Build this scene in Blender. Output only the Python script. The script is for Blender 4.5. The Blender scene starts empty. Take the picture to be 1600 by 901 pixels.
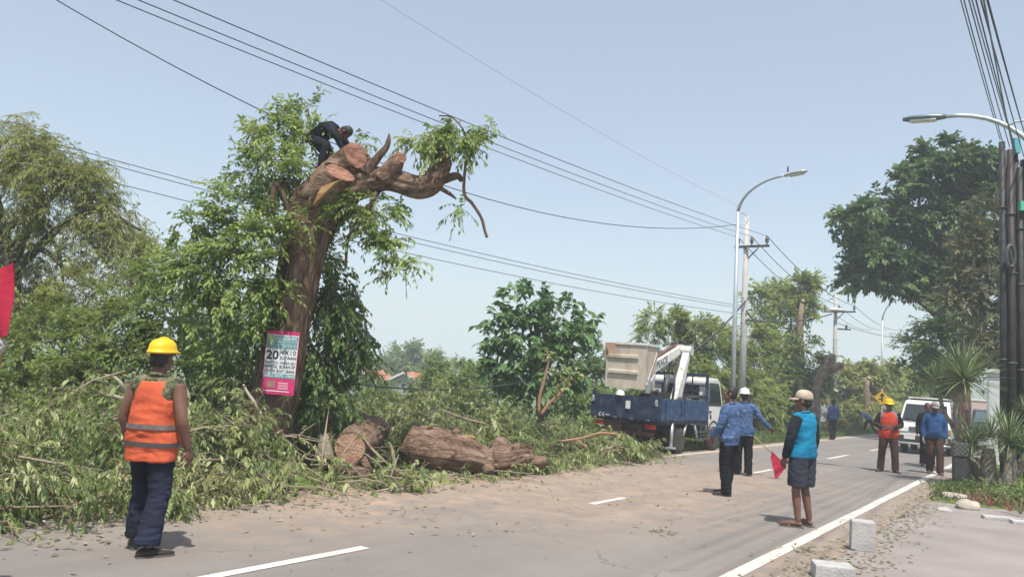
import bpy, bmesh, math, random
import numpy as np
from mathutils import Vector, Matrix, noise as mnoise

SC = bpy.context.scene
COL = SC.collection
R = math.radians

# ------------------------------------------------------------------ camera
F_PX, CX, CY = 1155.0, 800.0, 450.5
CAM_H, PITCH, ROLL = 1.54, 0.096, 0.058
SLOPE = -0.034            # the road falls away from the camera
TH = 0.63                 # road heading, right of the view axis
_F = np.array([0, math.cos(PITCH), math.sin(PITCH)])
_X0 = np.array([1.0, 0, 0]); _U0 = np.cross(_X0, _F)
_X = math.cos(ROLL) * _X0 + math.sin(ROLL) * _U0
_U = -math.sin(ROLL) * _X0 + math.cos(ROLL) * _U0
cam = bpy.data.cameras.new('camera')
camo = bpy.data.objects.new('camera', cam); COL.objects.link(camo)
camo.matrix_world = Matrix(((_X[0], _U[0], -_F[0], 0), (_X[1], _U[1], -_F[1], 0), (_X[2], _U[2], -_F[2], CAM_H), (0, 0, 0, 1)))
cam.sensor_width = 36.0; cam.sensor_fit = 'HORIZONTAL'
cam.lens = F_PX / 1600 * 36.0
cam.clip_start = 0.05; cam.clip_end = 12000
SC.camera = camo

# ------------------------------------------------------------------ world, sun, exposure
SUN_EL, SUN_AZ = R(66), R(172)     # azimuth from +Y towards +X: high and behind the camera
w = bpy.data.worlds.new('World'); SC.world = w; w.use_nodes = True
nt = w.node_tree; nt.nodes.clear()
sky = nt.nodes.new('ShaderNodeTexSky'); sky.sky_type = 'NISHITA'; sky.sun_disc = False
sky.sun_elevation = SUN_EL; sky.sun_rotation = SUN_AZ
sky.altitude = 0; sky.air_density = 1.0; sky.dust_density = 1.6; sky.ozone_density = 1.0
bg = nt.nodes.new('ShaderNodeBackground'); bg.inputs[1].default_value = 0.075
wo = nt.nodes.new('ShaderNodeOutputWorld')
nt.links.new(sky.outputs[0], bg.inputs[0])
bg2 = nt.nodes.new('ShaderNodeBackground'); bg2.inputs[0].default_value = (0.182, 0.195, 0.212, 1); bg2.inputs[1].default_value = 1.0   # even pale glow added to the hazy sky to brighten it and fill shadows
ad = nt.nodes.new('ShaderNodeAddShader'); nt.links.new(bg.outputs[0], ad.inputs[0]); nt.links.new(bg2.outputs[0], ad.inputs[1]); nt.links.new(ad.outputs[0], wo.inputs[0])
sl = bpy.data.lights.new('sun', 'SUN'); sl.energy = 4.1; sl.angle = R(1.0); sl.color = (1.0, 0.95, 0.87)
so = bpy.data.objects.new('sun', sl); COL.objects.link(so)
_sd = Vector((math.sin(SUN_AZ) * math.cos(SUN_EL), math.cos(SUN_AZ) * math.cos(SUN_EL), math.sin(SUN_EL)))
so.rotation_euler = _sd.to_track_quat('Z', 'Y').to_euler(); so.location = _sd * 80
SC.view_settings.view_transform = 'Standard'; SC.view_settings.look = 'None'
SC.view_settings.exposure = 0.6; SC.view_settings.gamma = 1.0
SC.view_settings.use_curve_mapping = False
SC.cycles.max_bounces = 8; SC.cycles.transparent_max_bounces = 12
SC.cycles.volume_bounces = 1

# ------------------------------------------------------------------ geometry of the place
CT, ST = math.cos(TH), math.sin(TH)
def ray(u, v): return _F + _X * (u - CX) / F_PX - _U * (v - CY) / F_PX
def gp(u, v):
    d = ray(u, v); t = -CAM_H / (d[2] - SLOPE * d[1])
    return np.array([0, 0, CAM_H]) + t * d
def at(u, v, Y):
    d = ray(u, v); return np.array([0, 0, CAM_H]) + d * (Y / d[1])
def at_off(u, v, off):
    d = ray(u, v); t = off / (d[0] * CT - d[1] * ST); return np.array([0, 0, CAM_H]) + d * t
def px(Y): return Y / F_PX
def osxy(o, s): return (o * CT + s * ST, -o * ST + s * CT)
def xyos(x, y): return (x * CT - y * ST, x * ST + y * CT)
def sstep(a, b, x):
    t = np.clip((x - a) / (b - a), 0, 1); return t * t * (3 - 2 * t)
def G(x, y):
    x = np.asarray(x, float); y = np.asarray(y, float)
    ye = np.where(y < 45, y, 45 + 30 * (1 - np.exp(-np.maximum(y - 45, 0) / 30)))
    ye = np.where(ye < -10, -10 - 10 * (1 - np.exp(-np.maximum(-ye - 10, 0) / 10)), ye)
    o, s = xyos(x, y)
    z = SLOPE * ye - 3.2 * sstep(13, 45, -o)
    return z
def gz(x, y): return float(G(x, y))
def P_os(o, s, dz=0):
    x, y = osxy(o, s); return Vector((x, y, gz(x, y) + dz))

# ------------------------------------------------------------------ object helpers
def tag(o, label=None, cat=None, group=None, kind=None):
    if label: o['label'] = label
    if cat: o['category'] = cat
    if group: o['group'] = group
    if kind: o['kind'] = kind
    return o
def thing(name, label, cat, loc=(0, 0, 0), rotz=0.0, group=None):
    o = bpy.data.objects.new(name, None); COL.objects.link(o)
    o.empty_display_size = 0.2
    o.location = loc; o.rotation_euler = (0, 0, rotz)
    return tag(o, label, cat, group)
def link(name, me, mats, parent=None):
    o = bpy.data.objects.new(name, me); COL.objects.link(o)
    if not isinstance(mats, (list, tuple)): mats = [mats]
    if len(me.materials) == 0:
        for m in mats: me.materials.append(m)
    if parent is not None: o.parent = parent
    return o

class MB:
    def __init__(s): s.v = []; s.f = []; s.m = []; s.sm = []
    def add(s, V, Fs, mat=0, smooth=False):
        b = len(s.v); s.v.extend([tuple(map(float, p)) for p in V])
        for f in Fs:
            s.f.append(tuple(b + i for i in f)); s.m.append(mat); s.sm.append(smooth)
        return s
    def box(s, c, size, mat=0, rot=None, taper=None):
        hx, hy, hz = [k / 2 for k in size]; V = []
        for z in (-1, 1):
            k = 1.0 if (taper is None or z < 0) else taper
            for x, y in ((-1, -1), (1, -1), (1, 1), (-1, 1)): V.append(Vector((x * hx * k, y * hy * k, z * hz)))
        if rot is not None: V = [rot @ p for p in V]
        c = Vector(c); V = [p + c for p in V]
        return s.add(V, [(3, 2, 1, 0), (4, 5, 6, 7), (0, 1, 5, 4), (1, 2, 6, 5), (2, 3, 7, 6), (3, 0, 4, 7)], mat)
    def tube(s, pts, rad, n=8, mat=0, smooth=True, cap=True, ell=1.0, nz=0.0, nscale=3.0, xax=None):
        pts = [Vector(p) for p in pts]; N = len(pts)
        if not hasattr(rad, '__len__'): rad = [rad] * N
        T = []
        for i in range(N):
            a = pts[max(i - 1, 0)]; b = pts[min(i + 1, N - 1)]
            T.append((b - a).normalized())
        if xax is None:
            up = Vector((0, 0, 1)) if abs(T[0].z) < 0.9 else Vector((0, 1, 0))
            X = T[0].cross(up).normalized()
        else: X = Vector(xax); X = (X - T[0] * X.dot(T[0])).normalized()
        V = []
        for i in range(N):
            X = (X - T[i] * X.dot(T[i]))
            X = X.normalized() if X.length > 1e-6 else T[i].orthogonal().normalized()
            Y = T[i].cross(X)
            for k in range(n):
                a = 2 * math.pi * k / n
                d = X * math.cos(a) + Y * (math.sin(a) * ell)
                r = rad[i]
                if nz:
                    q = (pts[i] + d * r) * nscale
                    r *= 1 + nz * (mnoise.noise(q) + 0.5 * mnoise.noise(q * 2.3) + 0.3 * mnoise.noise(q * 5))
                V.append(pts[i] + d * r)
        Fs = [(i * n + k, i * n + (k + 1) % n, (i + 1) * n + (k + 1) % n, (i + 1) * n + k) for i in range(N - 1) for k in range(n)]
        s.add(V, Fs, mat, smooth)
        if cap:
            b = len(s.v) - len(V)
            s.f.append(tuple(b + k for k in range(n))[::-1]); s.m.append(mat); s.sm.append(False)
            s.f.append(tuple(b + (N - 1) * n + k for k in range(n))); s.m.append(mat); s.sm.append(False)
        return s
    def loft(s, rings, mat=0, smooth=True, cap=True):
        n = len(rings[0]); V = [p for r in rings for p in r]; N = len(rings)
        Fs = [(i * n + k, i * n + (k + 1) % n, (i + 1) * n + (k + 1) % n, (i + 1) * n + k) for i in range(N - 1) for k in range(n)]
        s.add(V, Fs, mat, smooth)
        if cap:
            b = len(s.v) - len(V)
            s.f.append(tuple(b + k for k in range(n))[::-1]); s.m.append(mat); s.sm.append(False)
            s.f.append(tuple(b + (N - 1) * n + k for k in range(n))); s.m.append(mat); s.sm.append(False)
        return s
    def ell(s, c, r, mat=0, n=14, m=9, rot=None):
        rings = []
        for i in range(m):
            a = math.pi * (0.03 + 0.94 * i / (m - 1)) - math.pi / 2
            rg = []
            for k in range(n):
                b = 2 * math.pi * k / n
                p = Vector((r[0] * math.cos(a) * math.cos(b), r[1] * math.cos(a) * math.sin(b), r[2] * math.sin(a)))
                if rot is not None: p = rot @ p
                rg.append(p + Vector(c))
            rings.append(rg)
        return s.loft(rings, mat)
    def prism(s, prof, x0, x1, mat=0, axis='x'):
        n = len(prof)
        if axis == 'x': V = [(x0, a, b) for a, b in prof] + [(x1, a, b) for a, b in prof]
        elif axis == 'y': V = [(a, x0, b) for a, b in prof] + [(a, x1, b) for a, b in prof]
        else: V = [(a, b, x0) for a, b in prof] + [(a, b, x1) for a, b in prof]
        return s.add(V, [tuple(range(n))[::-1], tuple(range(n, 2 * n))] + [(i, (i + 1) % n, n + (i + 1) % n, n + i) for i in range(n)], mat)
    def mesh(s, name, bevel=0.0, seg=2):
        me = bpy.data.meshes.new(name); me.from_pydata(s.v, [], s.f)
        me.polygons.foreach_set('material_index', s.m); me.polygons.foreach_set('use_smooth', s.sm)
        if bevel:
            bm = bmesh.new(); bm.from_mesh(me)
            bmesh.ops.recalc_face_normals(bm, faces=bm.faces)
            ed = [e for e in bm.edges if len(e.link_faces) == 2 and e.calc_face_angle() > R(25)]
            bmesh.ops.bevel(bm, geom=ed, offset=bevel, segments=seg, affect='EDGES', profile=0.6, clamp_overlap=True)
            bm.to_mesh(me); bm.free()
        else:
            bm = bmesh.new(); bm.from_mesh(me); bmesh.ops.recalc_face_normals(bm, faces=bm.faces); bm.to_mesh(me); bm.free()
        me.update(); return me
    def build(s, name, mats, parent=None, bevel=0.0, seg=2):
        return link(name, s.mesh(name, bevel, seg), mats, parent)

def np_mesh(name, V, T, var=None, mi=None, smooth=False):
    V = np.asarray(V, np.float32); T = np.asarray(T, np.int32); k = T.shape[1]
    me = bpy.data.meshes.new(name)
    me.vertices.add(len(V)); me.vertices.foreach_set('co', V.ravel())
    me.loops.add(T.size); me.loops.foreach_set('vertex_index', T.ravel())
    me.polygons.add(len(T)); me.polygons.foreach_set('loop_start', np.arange(len(T), dtype=np.int32) * k)
    if mi is not None: me.polygons.foreach_set('material_index', np.asarray(mi, np.int32))
    if smooth: me.polygons.foreach_set('use_smooth', np.ones(len(T), bool))
    if var is not None:
        a = me.attributes.new('var', 'FLOAT', 'POINT'); a.data.foreach_set('value', np.asarray(var, np.float32))
    me.update(calc_edges=True); me.validate(); return me

# ------------------------------------------------------------------ materials
MATS = {}
def srgb(r, g, b):
    f = lambda c: (c / 255 / 12.92 if c / 255 <= 0.04045 else ((c / 255 + 0.055) / 1.055) ** 2.4)
    return (f(r), f(g), f(b))
def mat(name, c, rough=0.7, c2=None, scale=4.0, bump=0.0, bscale=None, metal=0.0, spec=0.4, detail=5, stretch=None, emit=None, lo=0.35, hi=0.65):
    if name in MATS: return MATS[name]
    m = bpy.data.materials.new(name); m.use_nodes = True; N = m.node_tree.nodes; L = m.node_tree.links
    b = N['Principled BSDF']; b.inputs['Base Color'].default_value = (*c, 1); b.inputs['Roughness'].default_value = rough
    b.inputs['Metallic'].default_value = metal; b.inputs['Specular IOR Level'].default_value = spec
    if emit: b.inputs['Emission Color'].default_value = (*emit[0], 1); b.inputs['Emission Strength'].default_value = emit[1]
    if c2 is not None or bump:
        tc = N.new('ShaderNodeTexCoord'); src = tc.outputs['Object']
        if stretch:
            mp = N.new('ShaderNodeMapping'); mp.inputs['Scale'].default_value = stretch; L.new(src, mp.inputs[0]); src = mp.outputs[0]
        if c2 is not None:
            nz = N.new('ShaderNodeTexNoise'); nz.inputs['Scale'].default_value = scale; nz.inputs['Detail'].default_value = detail; L.new(src, nz.inputs[0])
            rp = N.new('ShaderNodeValToRGB'); rp.color_ramp.elements[0].position = lo; rp.color_ramp.elements[1].position = hi
            rp.color_ramp.elements[0].color = (*c, 1); rp.color_ramp.elements[1].color = (*c2, 1)
            L.new(nz.outputs[0], rp.inputs[0]); L.new(rp.outputs[0], b.inputs['Base Color'])
        if bump:
            n2 = N.new('ShaderNodeTexNoise'); n2.inputs['Scale'].default_value = bscale or scale * 4; n2.inputs['Detail'].default_value = 6; L.new(src, n2.inputs[0])
            bp = N.new('ShaderNodeBump'); bp.inputs['Strength'].default_value = bump; bp.inputs['Distance'].default_value = 0.03
            L.new(n2.outputs[0], bp.inputs['Height']); L.new(bp.outputs[0], b.inputs['Normal'])
    MATS[name] = m; return m
def leafmat(name, cols, trans=0.3, rough=0.5):
    if name in MATS: return MATS[name]
    m = bpy.data.materials.new(name); m.use_nodes = True; N = m.node_tree.nodes; L = m.node_tree.links
    b = N['Principled BSDF']; out = N['Material Output']; b.inputs['Roughness'].default_value = rough
    b.inputs['Specular IOR Level'].default_value = 0.35
    at_ = N.new('ShaderNodeAttribute'); at_.attribute_name = 'var'
    rp = N.new('ShaderNodeValToRGB')
    while len(rp.color_ramp.elements) < len(cols): rp.color_ramp.elements.new(0.5)
    for i, c in enumerate(cols):
        rp.color_ramp.elements[i].position = i / (len(cols) - 1); rp.color_ramp.elements[i].color = (*c, 1)
    L.new(at_.outputs['Fac'], rp.inputs[0]); L.new(rp.outputs[0], b.inputs['Base Color'])
    tr = N.new('ShaderNodeBsdfTranslucent'); mx = N.new('ShaderNodeMixShader'); mx.inputs[0].default_value = trans
    hs = N.new('ShaderNodeHueSaturation'); hs.inputs['Hue'].default_value = 0.48; hs.inputs['Value'].default_value = 1.2
    L.new(rp.outputs[0], hs.inputs['Color']); L.new(hs.outputs[0], tr.inputs[0])
    L.new(b.outputs[0], mx.inputs[1]); L.new(tr.outputs[0], mx.inputs[2]); L.new(mx.outputs[0], out.inputs[0])
    MATS[name] = m; return m

def barkmat(name, c0, c1, c2, stretch, sc=7.0):
    m = bpy.data.materials.new(name); m.use_nodes = True; N = m.node_tree.nodes; L = m.node_tree.links; b = N['Principled BSDF']; b.inputs['Roughness'].default_value = .95; b.inputs['Specular IOR Level'].default_value = .12
    tc = N.new('ShaderNodeTexCoord'); mp = N.new('ShaderNodeMapping'); mp.inputs['Scale'].default_value = stretch; L.new(tc.outputs['Object'], mp.inputs[0])
    n1 = N.new('ShaderNodeTexNoise'); n1.inputs['Scale'].default_value = sc; n1.inputs['Detail'].default_value = 9; n1.inputs['Roughness'].default_value = .65; n1.inputs['Distortion'].default_value = .6; L.new(mp.outputs[0], n1.inputs[0])
    v = N.new('ShaderNodeTexVoronoi'); v.feature = 'DISTANCE_TO_EDGE'; v.inputs['Scale'].default_value = sc * 1.6; L.new(mp.outputs[0], v.inputs[0])
    mm = N.new('ShaderNodeMath'); mm.operation = 'MULTIPLY_ADD'; mm.inputs[1].default_value = .55; L.new(v.outputs['Distance'], mm.inputs[0]); L.new(n1.outputs[0], mm.inputs[2])
    rp = N.new('ShaderNodeValToRGB'); e = rp.color_ramp; e.elements[0].position = .36; e.elements[0].color = (*c0, 1); e.elements[1].position = .85; e.elements[1].color = (*c2, 1); k = e.elements.new(.58); k.color = (*c1, 1); L.new(mm.outputs[0], rp.inputs[0]); L.new(rp.outputs[0], b.inputs['Base Color'])
    bp = N.new('ShaderNodeBump'); bp.inputs['Strength'].default_value = 1.0; bp.inputs['Distance'].default_value = .05; L.new(mm.outputs[0], bp.inputs['Height']); L.new(bp.outputs[0], b.inputs['Normal']); MATS[name] = m; return m
bark = barkmat('bark', (0.040, 0.026, 0.019), (0.14, 0.09, 0.064), (0.255, 0.175, 0.13), (1, 1, .22))
def fibrous(name, c0, c1, c2, stretch, sc):
    m = bpy.data.materials.new(name); m.use_nodes = True; N = m.node_tree.nodes; L = m.node_tree.links; b = N['Principled BSDF']; b.inputs['Roughness'].default_value = .95; b.inputs['Specular IOR Level'].default_value = .1
    tc = N.new('ShaderNodeTexCoord'); mp = N.new('ShaderNodeMapping'); mp.inputs['Scale'].default_value = stretch; L.new(tc.outputs['Object'], mp.inputs[0])
    def nz(src, k, d, ds): n = N.new('ShaderNodeTexNoise'); n.inputs['Scale'].default_value = k; n.inputs['Detail'].default_value = d; n.inputs['Roughness'].default_value = .7; n.inputs['Distortion'].default_value = ds; L.new(src, n.inputs[0]); return n.outputs[0]
    fine = nz(mp.outputs[0], sc, 12, 1.2); patch = nz(tc.outputs['Object'], 1.7, 6, .4)
    mx = N.new('ShaderNodeMath'); mx.operation = 'MULTIPLY_ADD'; mx.inputs[1].default_value = .55; L.new(patch, mx.inputs[0]); L.new(fine, mx.inputs[2])
    rp = N.new('ShaderNodeValToRGB'); e = rp.color_ramp; e.elements[0].position = .62; e.elements[0].color = (*c0, 1); e.elements[1].position = .95; e.elements[1].color = (*c2, 1); k = e.elements.new(.76); k.color = (*c1, 1); L.new(mx.outputs[0], rp.inputs[0]); L.new(rp.outputs[0], b.inputs['Base Color'])
    bp = N.new('ShaderNodeBump'); bp.inputs['Strength'].default_value = 1.0; bp.inputs['Distance'].default_value = .12; L.new(fine, bp.inputs['Height']); L.new(bp.outputs[0], b.inputs['Normal']); MATS[name] = m; return m
bark_red = fibrous('bark_red', (0.055, 0.035, 0.025), (0.23, 0.148, 0.105), (0.42, 0.305, 0.23), (1.0, 2.2, 2.6), 3.2)
wood_face = mat('wood_face', (0.40, 0.225, 0.155), .9, (0.58, 0.37, 0.27), 7, .5, 30, spec=.1, detail=9)
stub_bark = mat('stub_bark', (0.17, 0.12, 0.085), .95, (0.34, 0.26, 0.19), 4, .8, 12, spec=.1, detail=10)
bark_grey = mat('bark_grey', (0.13, 0.11, 0.085), 0.9, (0.26, 0.22, 0.17), 8, 0.8, 20)
twigm = mat('twig', (0.16, 0.12, 0.08), 0.85, (0.30, 0.24, 0.17), 9)
wood_cut = mat('wood_cut', (0.20, 0.095, 0.066), 0.95, (0.37, 0.20, 0.14), 6, 0.9, 30, spec=.1, detail=9, stretch=(1, 1, 3))
wood_yellow = mat('wood_yellow', (0.34, 0.19, 0.075), 0.85, (0.42, 0.26, 0.12), 9, 0.3, 40)
wood_orange = mat('wood_orange', (0.36, 0.18, 0.09), 0.85, (0.28, 0.17, 0.11), 6)
L_sucker = leafmat('leaf_sucker', [(0.11, 0.19, 0.04), (0.205, 0.305, 0.068), (0.33, 0.425, 0.14)], 0.44)
L_shrub = leafmat('leaf_shrub', [(0.08, 0.14, 0.028), (0.155, 0.23, 0.048), (0.255, 0.325, 0.09)], 0.42)
L_acacia = leafmat('leaf_acacia', [(0.16, 0.195, 0.042), (0.24, 0.28, 0.066), (0.33, 0.365, 0.115)], 0.45)
L_brush = leafmat('leaf_cut', [(0.065, 0.115, 0.028), (0.15, 0.21, 0.054), (0.265, 0.315, 0.11), (0.45, 0.46, 0.25)], 0.32, 0.42)
L_teak = leafmat('leaf_teak', [(0.055, 0.13, 0.04), (0.105, 0.205, 0.065), (0.18, 0.29, 0.11)], 0.35, 0.42)
L_far = leafmat('leaf_far', [(0.085, 0.15, 0.04), (0.15, 0.23, 0.055), (0.24, 0.32, 0.08)], .42)
L_feather = leafmat('leaf_feather', [(0.155, 0.225, 0.045), (0.245, 0.325, 0.07), (0.34, 0.41, 0.115)], 0.48)
L_rain = leafmat('leaf_rain', [(0.05, 0.11, 0.036), (0.09, 0.165, 0.05), (0.16, 0.245, 0.075)], 0.34)
L_dry = leafmat('leaf_dry', [(0.075, 0.10, 0.04), (0.125, 0.14, 0.06), (0.21, 0.20, 0.11)], 0.25)
L_grass = leafmat('leaf_grass', [(0.07, 0.12, 0.03), (0.13, 0.19, 0.05), (0.22, 0.25, 0.09)], 0.3)
L_litter = leafmat('leaf_litter', [(0.10, 0.13, 0.05), (0.19, 0.18, 0.09), (0.27, 0.21, 0.13), (0.38, 0.31, 0.21)], 0.1, 0.7)
L_yucca = leafmat('leaf_yucca', [(0.12, 0.17, 0.075), (0.18, 0.235, 0.105), (0.26, 0.30, 0.15)], 0.15, 0.4)
L_red = leafmat('leaf_red', [(0.22, 0.04, 0.045), (0.30, 0.07, 0.07), (0.16, 0.12, 0.06)], 0.15)
L_lime = leafmat('leaf_lime', [(0.16, 0.25, 0.05), (0.26, 0.33, 0.08)], 0.3)

white_paint = mat('white_paint', (0.72, 0.71, 0.67), 0.45, (0.60, 0.58, 0.53), 3)
road_paint = mat('road_paint', (0.58, 0.55, 0.49), 0.85, (0.36, 0.33, 0.29), 3.5, 0.3, 60, detail=10, lo=0.45, hi=0.8)
galv = mat('galvanised', (0.42, 0.45, 0.46), 0.45, (0.50, 0.53, 0.54), 4, metal=0.5)
concrete = mat('concrete', (0.42, 0.40, 0.37), 0.9, (0.55, 0.53, 0.49), 5, 0.3, 50)
pole_grey = mat('pole_concrete', (0.40, 0.39, 0.37), 0.85, (0.48, 0.47, 0.44), 3)
steel_dark = mat('steel_dark', (0.06, 0.065, 0.07), 0.5, (0.10, 0.10, 0.10), 6, metal=0.4)
wire_m = mat('cable_black', (0.045, 0.048, 0.055), 0.6)
wire_far = mat('cable_grey', (0.13, 0.14, 0.15), 0.6)
pipe_black = mat('pipe_black', (0.022, 0.024, 0.026), 0.55, (0.045, 0.045, 0.045), 5, spec=0.3)
pipe_brown = mat('pipe_brown', (0.032, 0.026, 0.024), 0.6, (0.05, 0.04, 0.036), 5)
rubber = mat('rubber', (0.028, 0.027, 0.026), 0.85, (0.075, 0.065, 0.055), 5)
dark = mat('dark_parts', (0.02, 0.02, 0.02), 0.7, (0.05, 0.045, 0.04), 6)
glass_dark = mat('glass_dark', (0.02, 0.028, 0.03), 0.06, spec=0.6)
insul = mat('insulator', (0.05, 0.035, 0.03), 0.25)

def road_material():
    m = bpy.data.materials.new('asphalt'); m.use_nodes = True; N = m.node_tree.nodes; L = m.node_tree.links
    b = N['Principled BSDF']; b.inputs['Roughness'].default_value = 0.85; b.inputs['Specular IOR Level'].default_value = 0.3
    a = N.new('ShaderNodeAttribute'); a.attribute_name = 'ro'; a.attribute_type = 'GEOMETRY'
    sep = N.new('ShaderNodeSeparateXYZ'); L.new(a.outputs['Vector'], sep.inputs[0])
    def noise(sc, det=6, stretch=None, rough=0.6):
        n = N.new('ShaderNodeTexNoise'); n.inputs['Scale'].default_value = sc; n.inputs['Detail'].default_value = det; n.inputs['Roughness'].default_value = rough
        if stretch:
            mp = N.new('ShaderNodeMapping'); mp.inputs['Scale'].default_value = stretch; L.new(a.outputs['Vector'], mp.inputs[0]); L.new(mp.outputs[0], n.inputs[0])
        else: L.new(a.outputs['Vector'], n.inputs[0])
        return n.outputs[0]
    def ramp(x, p0, p1, c0=(0, 0, 0), c1=(1, 1, 1)):
        r = N.new('ShaderNodeValToRGB'); r.color_ramp.elements[0].position = p0; r.color_ramp.elements[1].position = p1
        r.color_ramp.elements[0].color = (*c0, 1); r.color_ramp.elements[1].color = (*c1, 1); L.new(x, r.inputs[0]); return r.outputs[0]
    def math_(op, x, y=None, z=None):
        n = N.new('ShaderNodeMath'); n.operation = op
        for i, k in enumerate((x, y, z)):
            if k is None: continue
            if isinstance(k, (int, float)): n.inputs[i].default_value = k
            else: L.new(k, n.inputs[i])
        return n.outputs[0]
    def mix(f, c0, c1):
        n = N.new('ShaderNodeMixRGB'); 
        if isinstance(f, (int, float)): n.inputs[0].default_value = f
        else: L.new(f, n.inputs[0])
        for i, c in ((1, c0), (2, c1)):
            if isinstance(c, tuple): n.inputs[i].default_value = (*c, 1)
            else: L.new(c, n.inputs[i])
        return n.outputs[0]
    def mrange(x, a0, a1):
        n = N.new('ShaderNodeMapRange'); n.inputs[1].default_value = a0; n.inputs[2].default_value = a1; n.interpolation_type = 'SMOOTHSTEP'; L.new(x, n.inputs[0]); return n.outputs[0]
    base = ramp(noise(0.6, 8), 0.3, 0.7, (0.165, 0.150, 0.138), (0.222, 0.202, 0.184))
    base = mix(math_('MULTIPLY', ramp(noise(60, 3), 0.35, 0.7), 0.3), base, (0.30, 0.275, 0.25))
    # long tyre-polished lanes, a little darker and smoother
    base = mix(math_('MULTIPLY', ramp(noise(1.0, 4, (1.6, 0.03, 1)), 0.45, 0.6), 0.35), base, (0.145, 0.135, 0.128))
    # sawdust and dry soil trodden over the felled side of the road
    o, s = sep.outputs[0], sep.outputs[1]
    wob = math_('MULTIPLY', math_('SUBTRACT', noise(0.9, 6), 0.5), 3.4)
    ow = math_('ADD', o, wob)
    band = math_('SUBTRACT', 1.0, mrange(ow, -7.3, -4.0))
    along = math_('MULTIPLY', mrange(s, 2.0, 6.5), math_('SUBTRACT', 1.0, mrange(s, 12.0, 19.0)))
    dust = math_('MULTIPLY', band, along)
    tail = math_('MULTIPLY', math_('SUBTRACT', 1.0, mrange(ow, -5.0, -2.0)), math_('MULTIPLY', mrange(s, 5.0, 9), math_('SUBTRACT', 1.0, mrange(s, 13.0, 20.0))))
    dust = math_('MAXIMUM', dust, math_('MULTIPLY', tail, 0.85))
    edge = math_('SUBTRACT', 1.0, mrange(math_('ADD', o, math_('MULTIPLY', wob, 0.25)), -8.0, -7.0))
    redge = mrange(math_('ADD', o, math_('MULTIPLY', wob, 0.12)), -2.6, -1.9)
    dust = math_('MAXIMUM', dust, math_('MULTIPLY', edge, 0.85)); dust = math_('MAXIMUM', dust, math_('MULTIPLY', redge, 0.7))
    dust = math_('MULTIPLY', dust, ramp(noise(3.5, 8), 0.25, 0.6))
    col = mix(math_('MULTIPLY', dust, 0.92), base, ramp(noise(2.0, 7), 0.3, 0.7, (0.27, 0.19, 0.135), (0.40, 0.295, 0.215)))
    # cracks
    v = N.new('ShaderNodeTexVoronoi'); v.feature = 'DISTANCE_TO_EDGE'; v.inputs['Scale'].default_value = 0.35
    vm = N.new('ShaderNodeVectorMath'); vm.operation = 'MULTIPLY_ADD'; vm.inputs[1].default_value = (1.6, 1.6, 0); nc = N.new('ShaderNodeTexNoise'); nc.inputs['Scale'].default_value = 1.3; nc.inputs['Detail'].default_value = 8; L.new(a.outputs['Vector'], nc.inputs[0]); L.new(nc.outputs['Color'], vm.inputs[0]); L.new(a.outputs['Vector'], vm.inputs[2]); L.new(vm.outputs[0], v.inputs[0])
    crack = math_('MULTIPLY', math_('LESS_THAN', v.outputs['Distance'], 0.004), ramp(noise(0.4, 3), 0.5, 0.6))
    col = mix(math_('MULTIPLY', crack, 0.4), col, (0.06, 0.056, 0.053))
    L.new(col, b.inputs['Base Color'])
    bp = N.new('ShaderNodeBump'); bp.inputs['Strength'].default_value = 0.5; bp.inputs['Distance'].default_value = 0.01
    L.new(noise(90, 4), bp.inputs['Height']); L.new(bp.outputs[0], b.inputs['Normal'])
    return m
asphalt = road_material()

def ground_material():
    m = bpy.data.materials.new('ground_soil_grass'); m.use_nodes = True; N = m.node_tree.nodes; L = m.node_tree.links
    b = N['Principled BSDF']; b.inputs['Roughness'].default_value = 0.95; b.inputs['Specular IOR Level'].default_value = 0.1
    tc = N.new('ShaderNodeTexCoord')
    n1 = N.new('ShaderNodeTexNoise'); n1.inputs['Scale'].default_value = 0.35; n1.inputs['Detail'].default_value = 9; L.new(tc.outputs['Object'], n1.inputs[0])
    r1 = N.new('ShaderNodeValToRGB'); cr = r1.color_ramp
    cr.elements[0].position = 0.32; cr.elements[0].color = (0.15, 0.115, 0.075, 1)
    cr.elements[1].position = 0.7; cr.elements[1].color = (0.13, 0.19, 0.05, 1)
    e = cr.elements.new(0.47); e.color = (0.09, 0.13, 0.035, 1)
    L.new(n1.outputs[0], r1.inputs[0])
    n2 = N.new('ShaderNodeTexNoise'); n2.inputs['Scale'].default_value = 12; n2.inputs['Detail'].default_value = 6; L.new(tc.outputs['Object'], n2.inputs[0])
    mx = N.new('ShaderNodeMixRGB'); mx.blend_type = 'OVERLAY'; mx.inputs[0].default_value = 0.5; L.new(r1.outputs[0], mx.inputs[1]); L.new(n2.outputs[0], mx.inputs[2])
    L.new(mx.outputs[0], b.inputs['Base Color'])
    bp = N.new('ShaderNodeBump'); bp.inputs['Strength'].default_value = 0.8; bp.inputs['Distance'].default_value = 0.05; L.new(n2.outputs[0], bp.inputs['Height']); L.new(bp.outputs[0], b.inputs['Normal'])
    return m
soil = ground_material()

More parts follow.
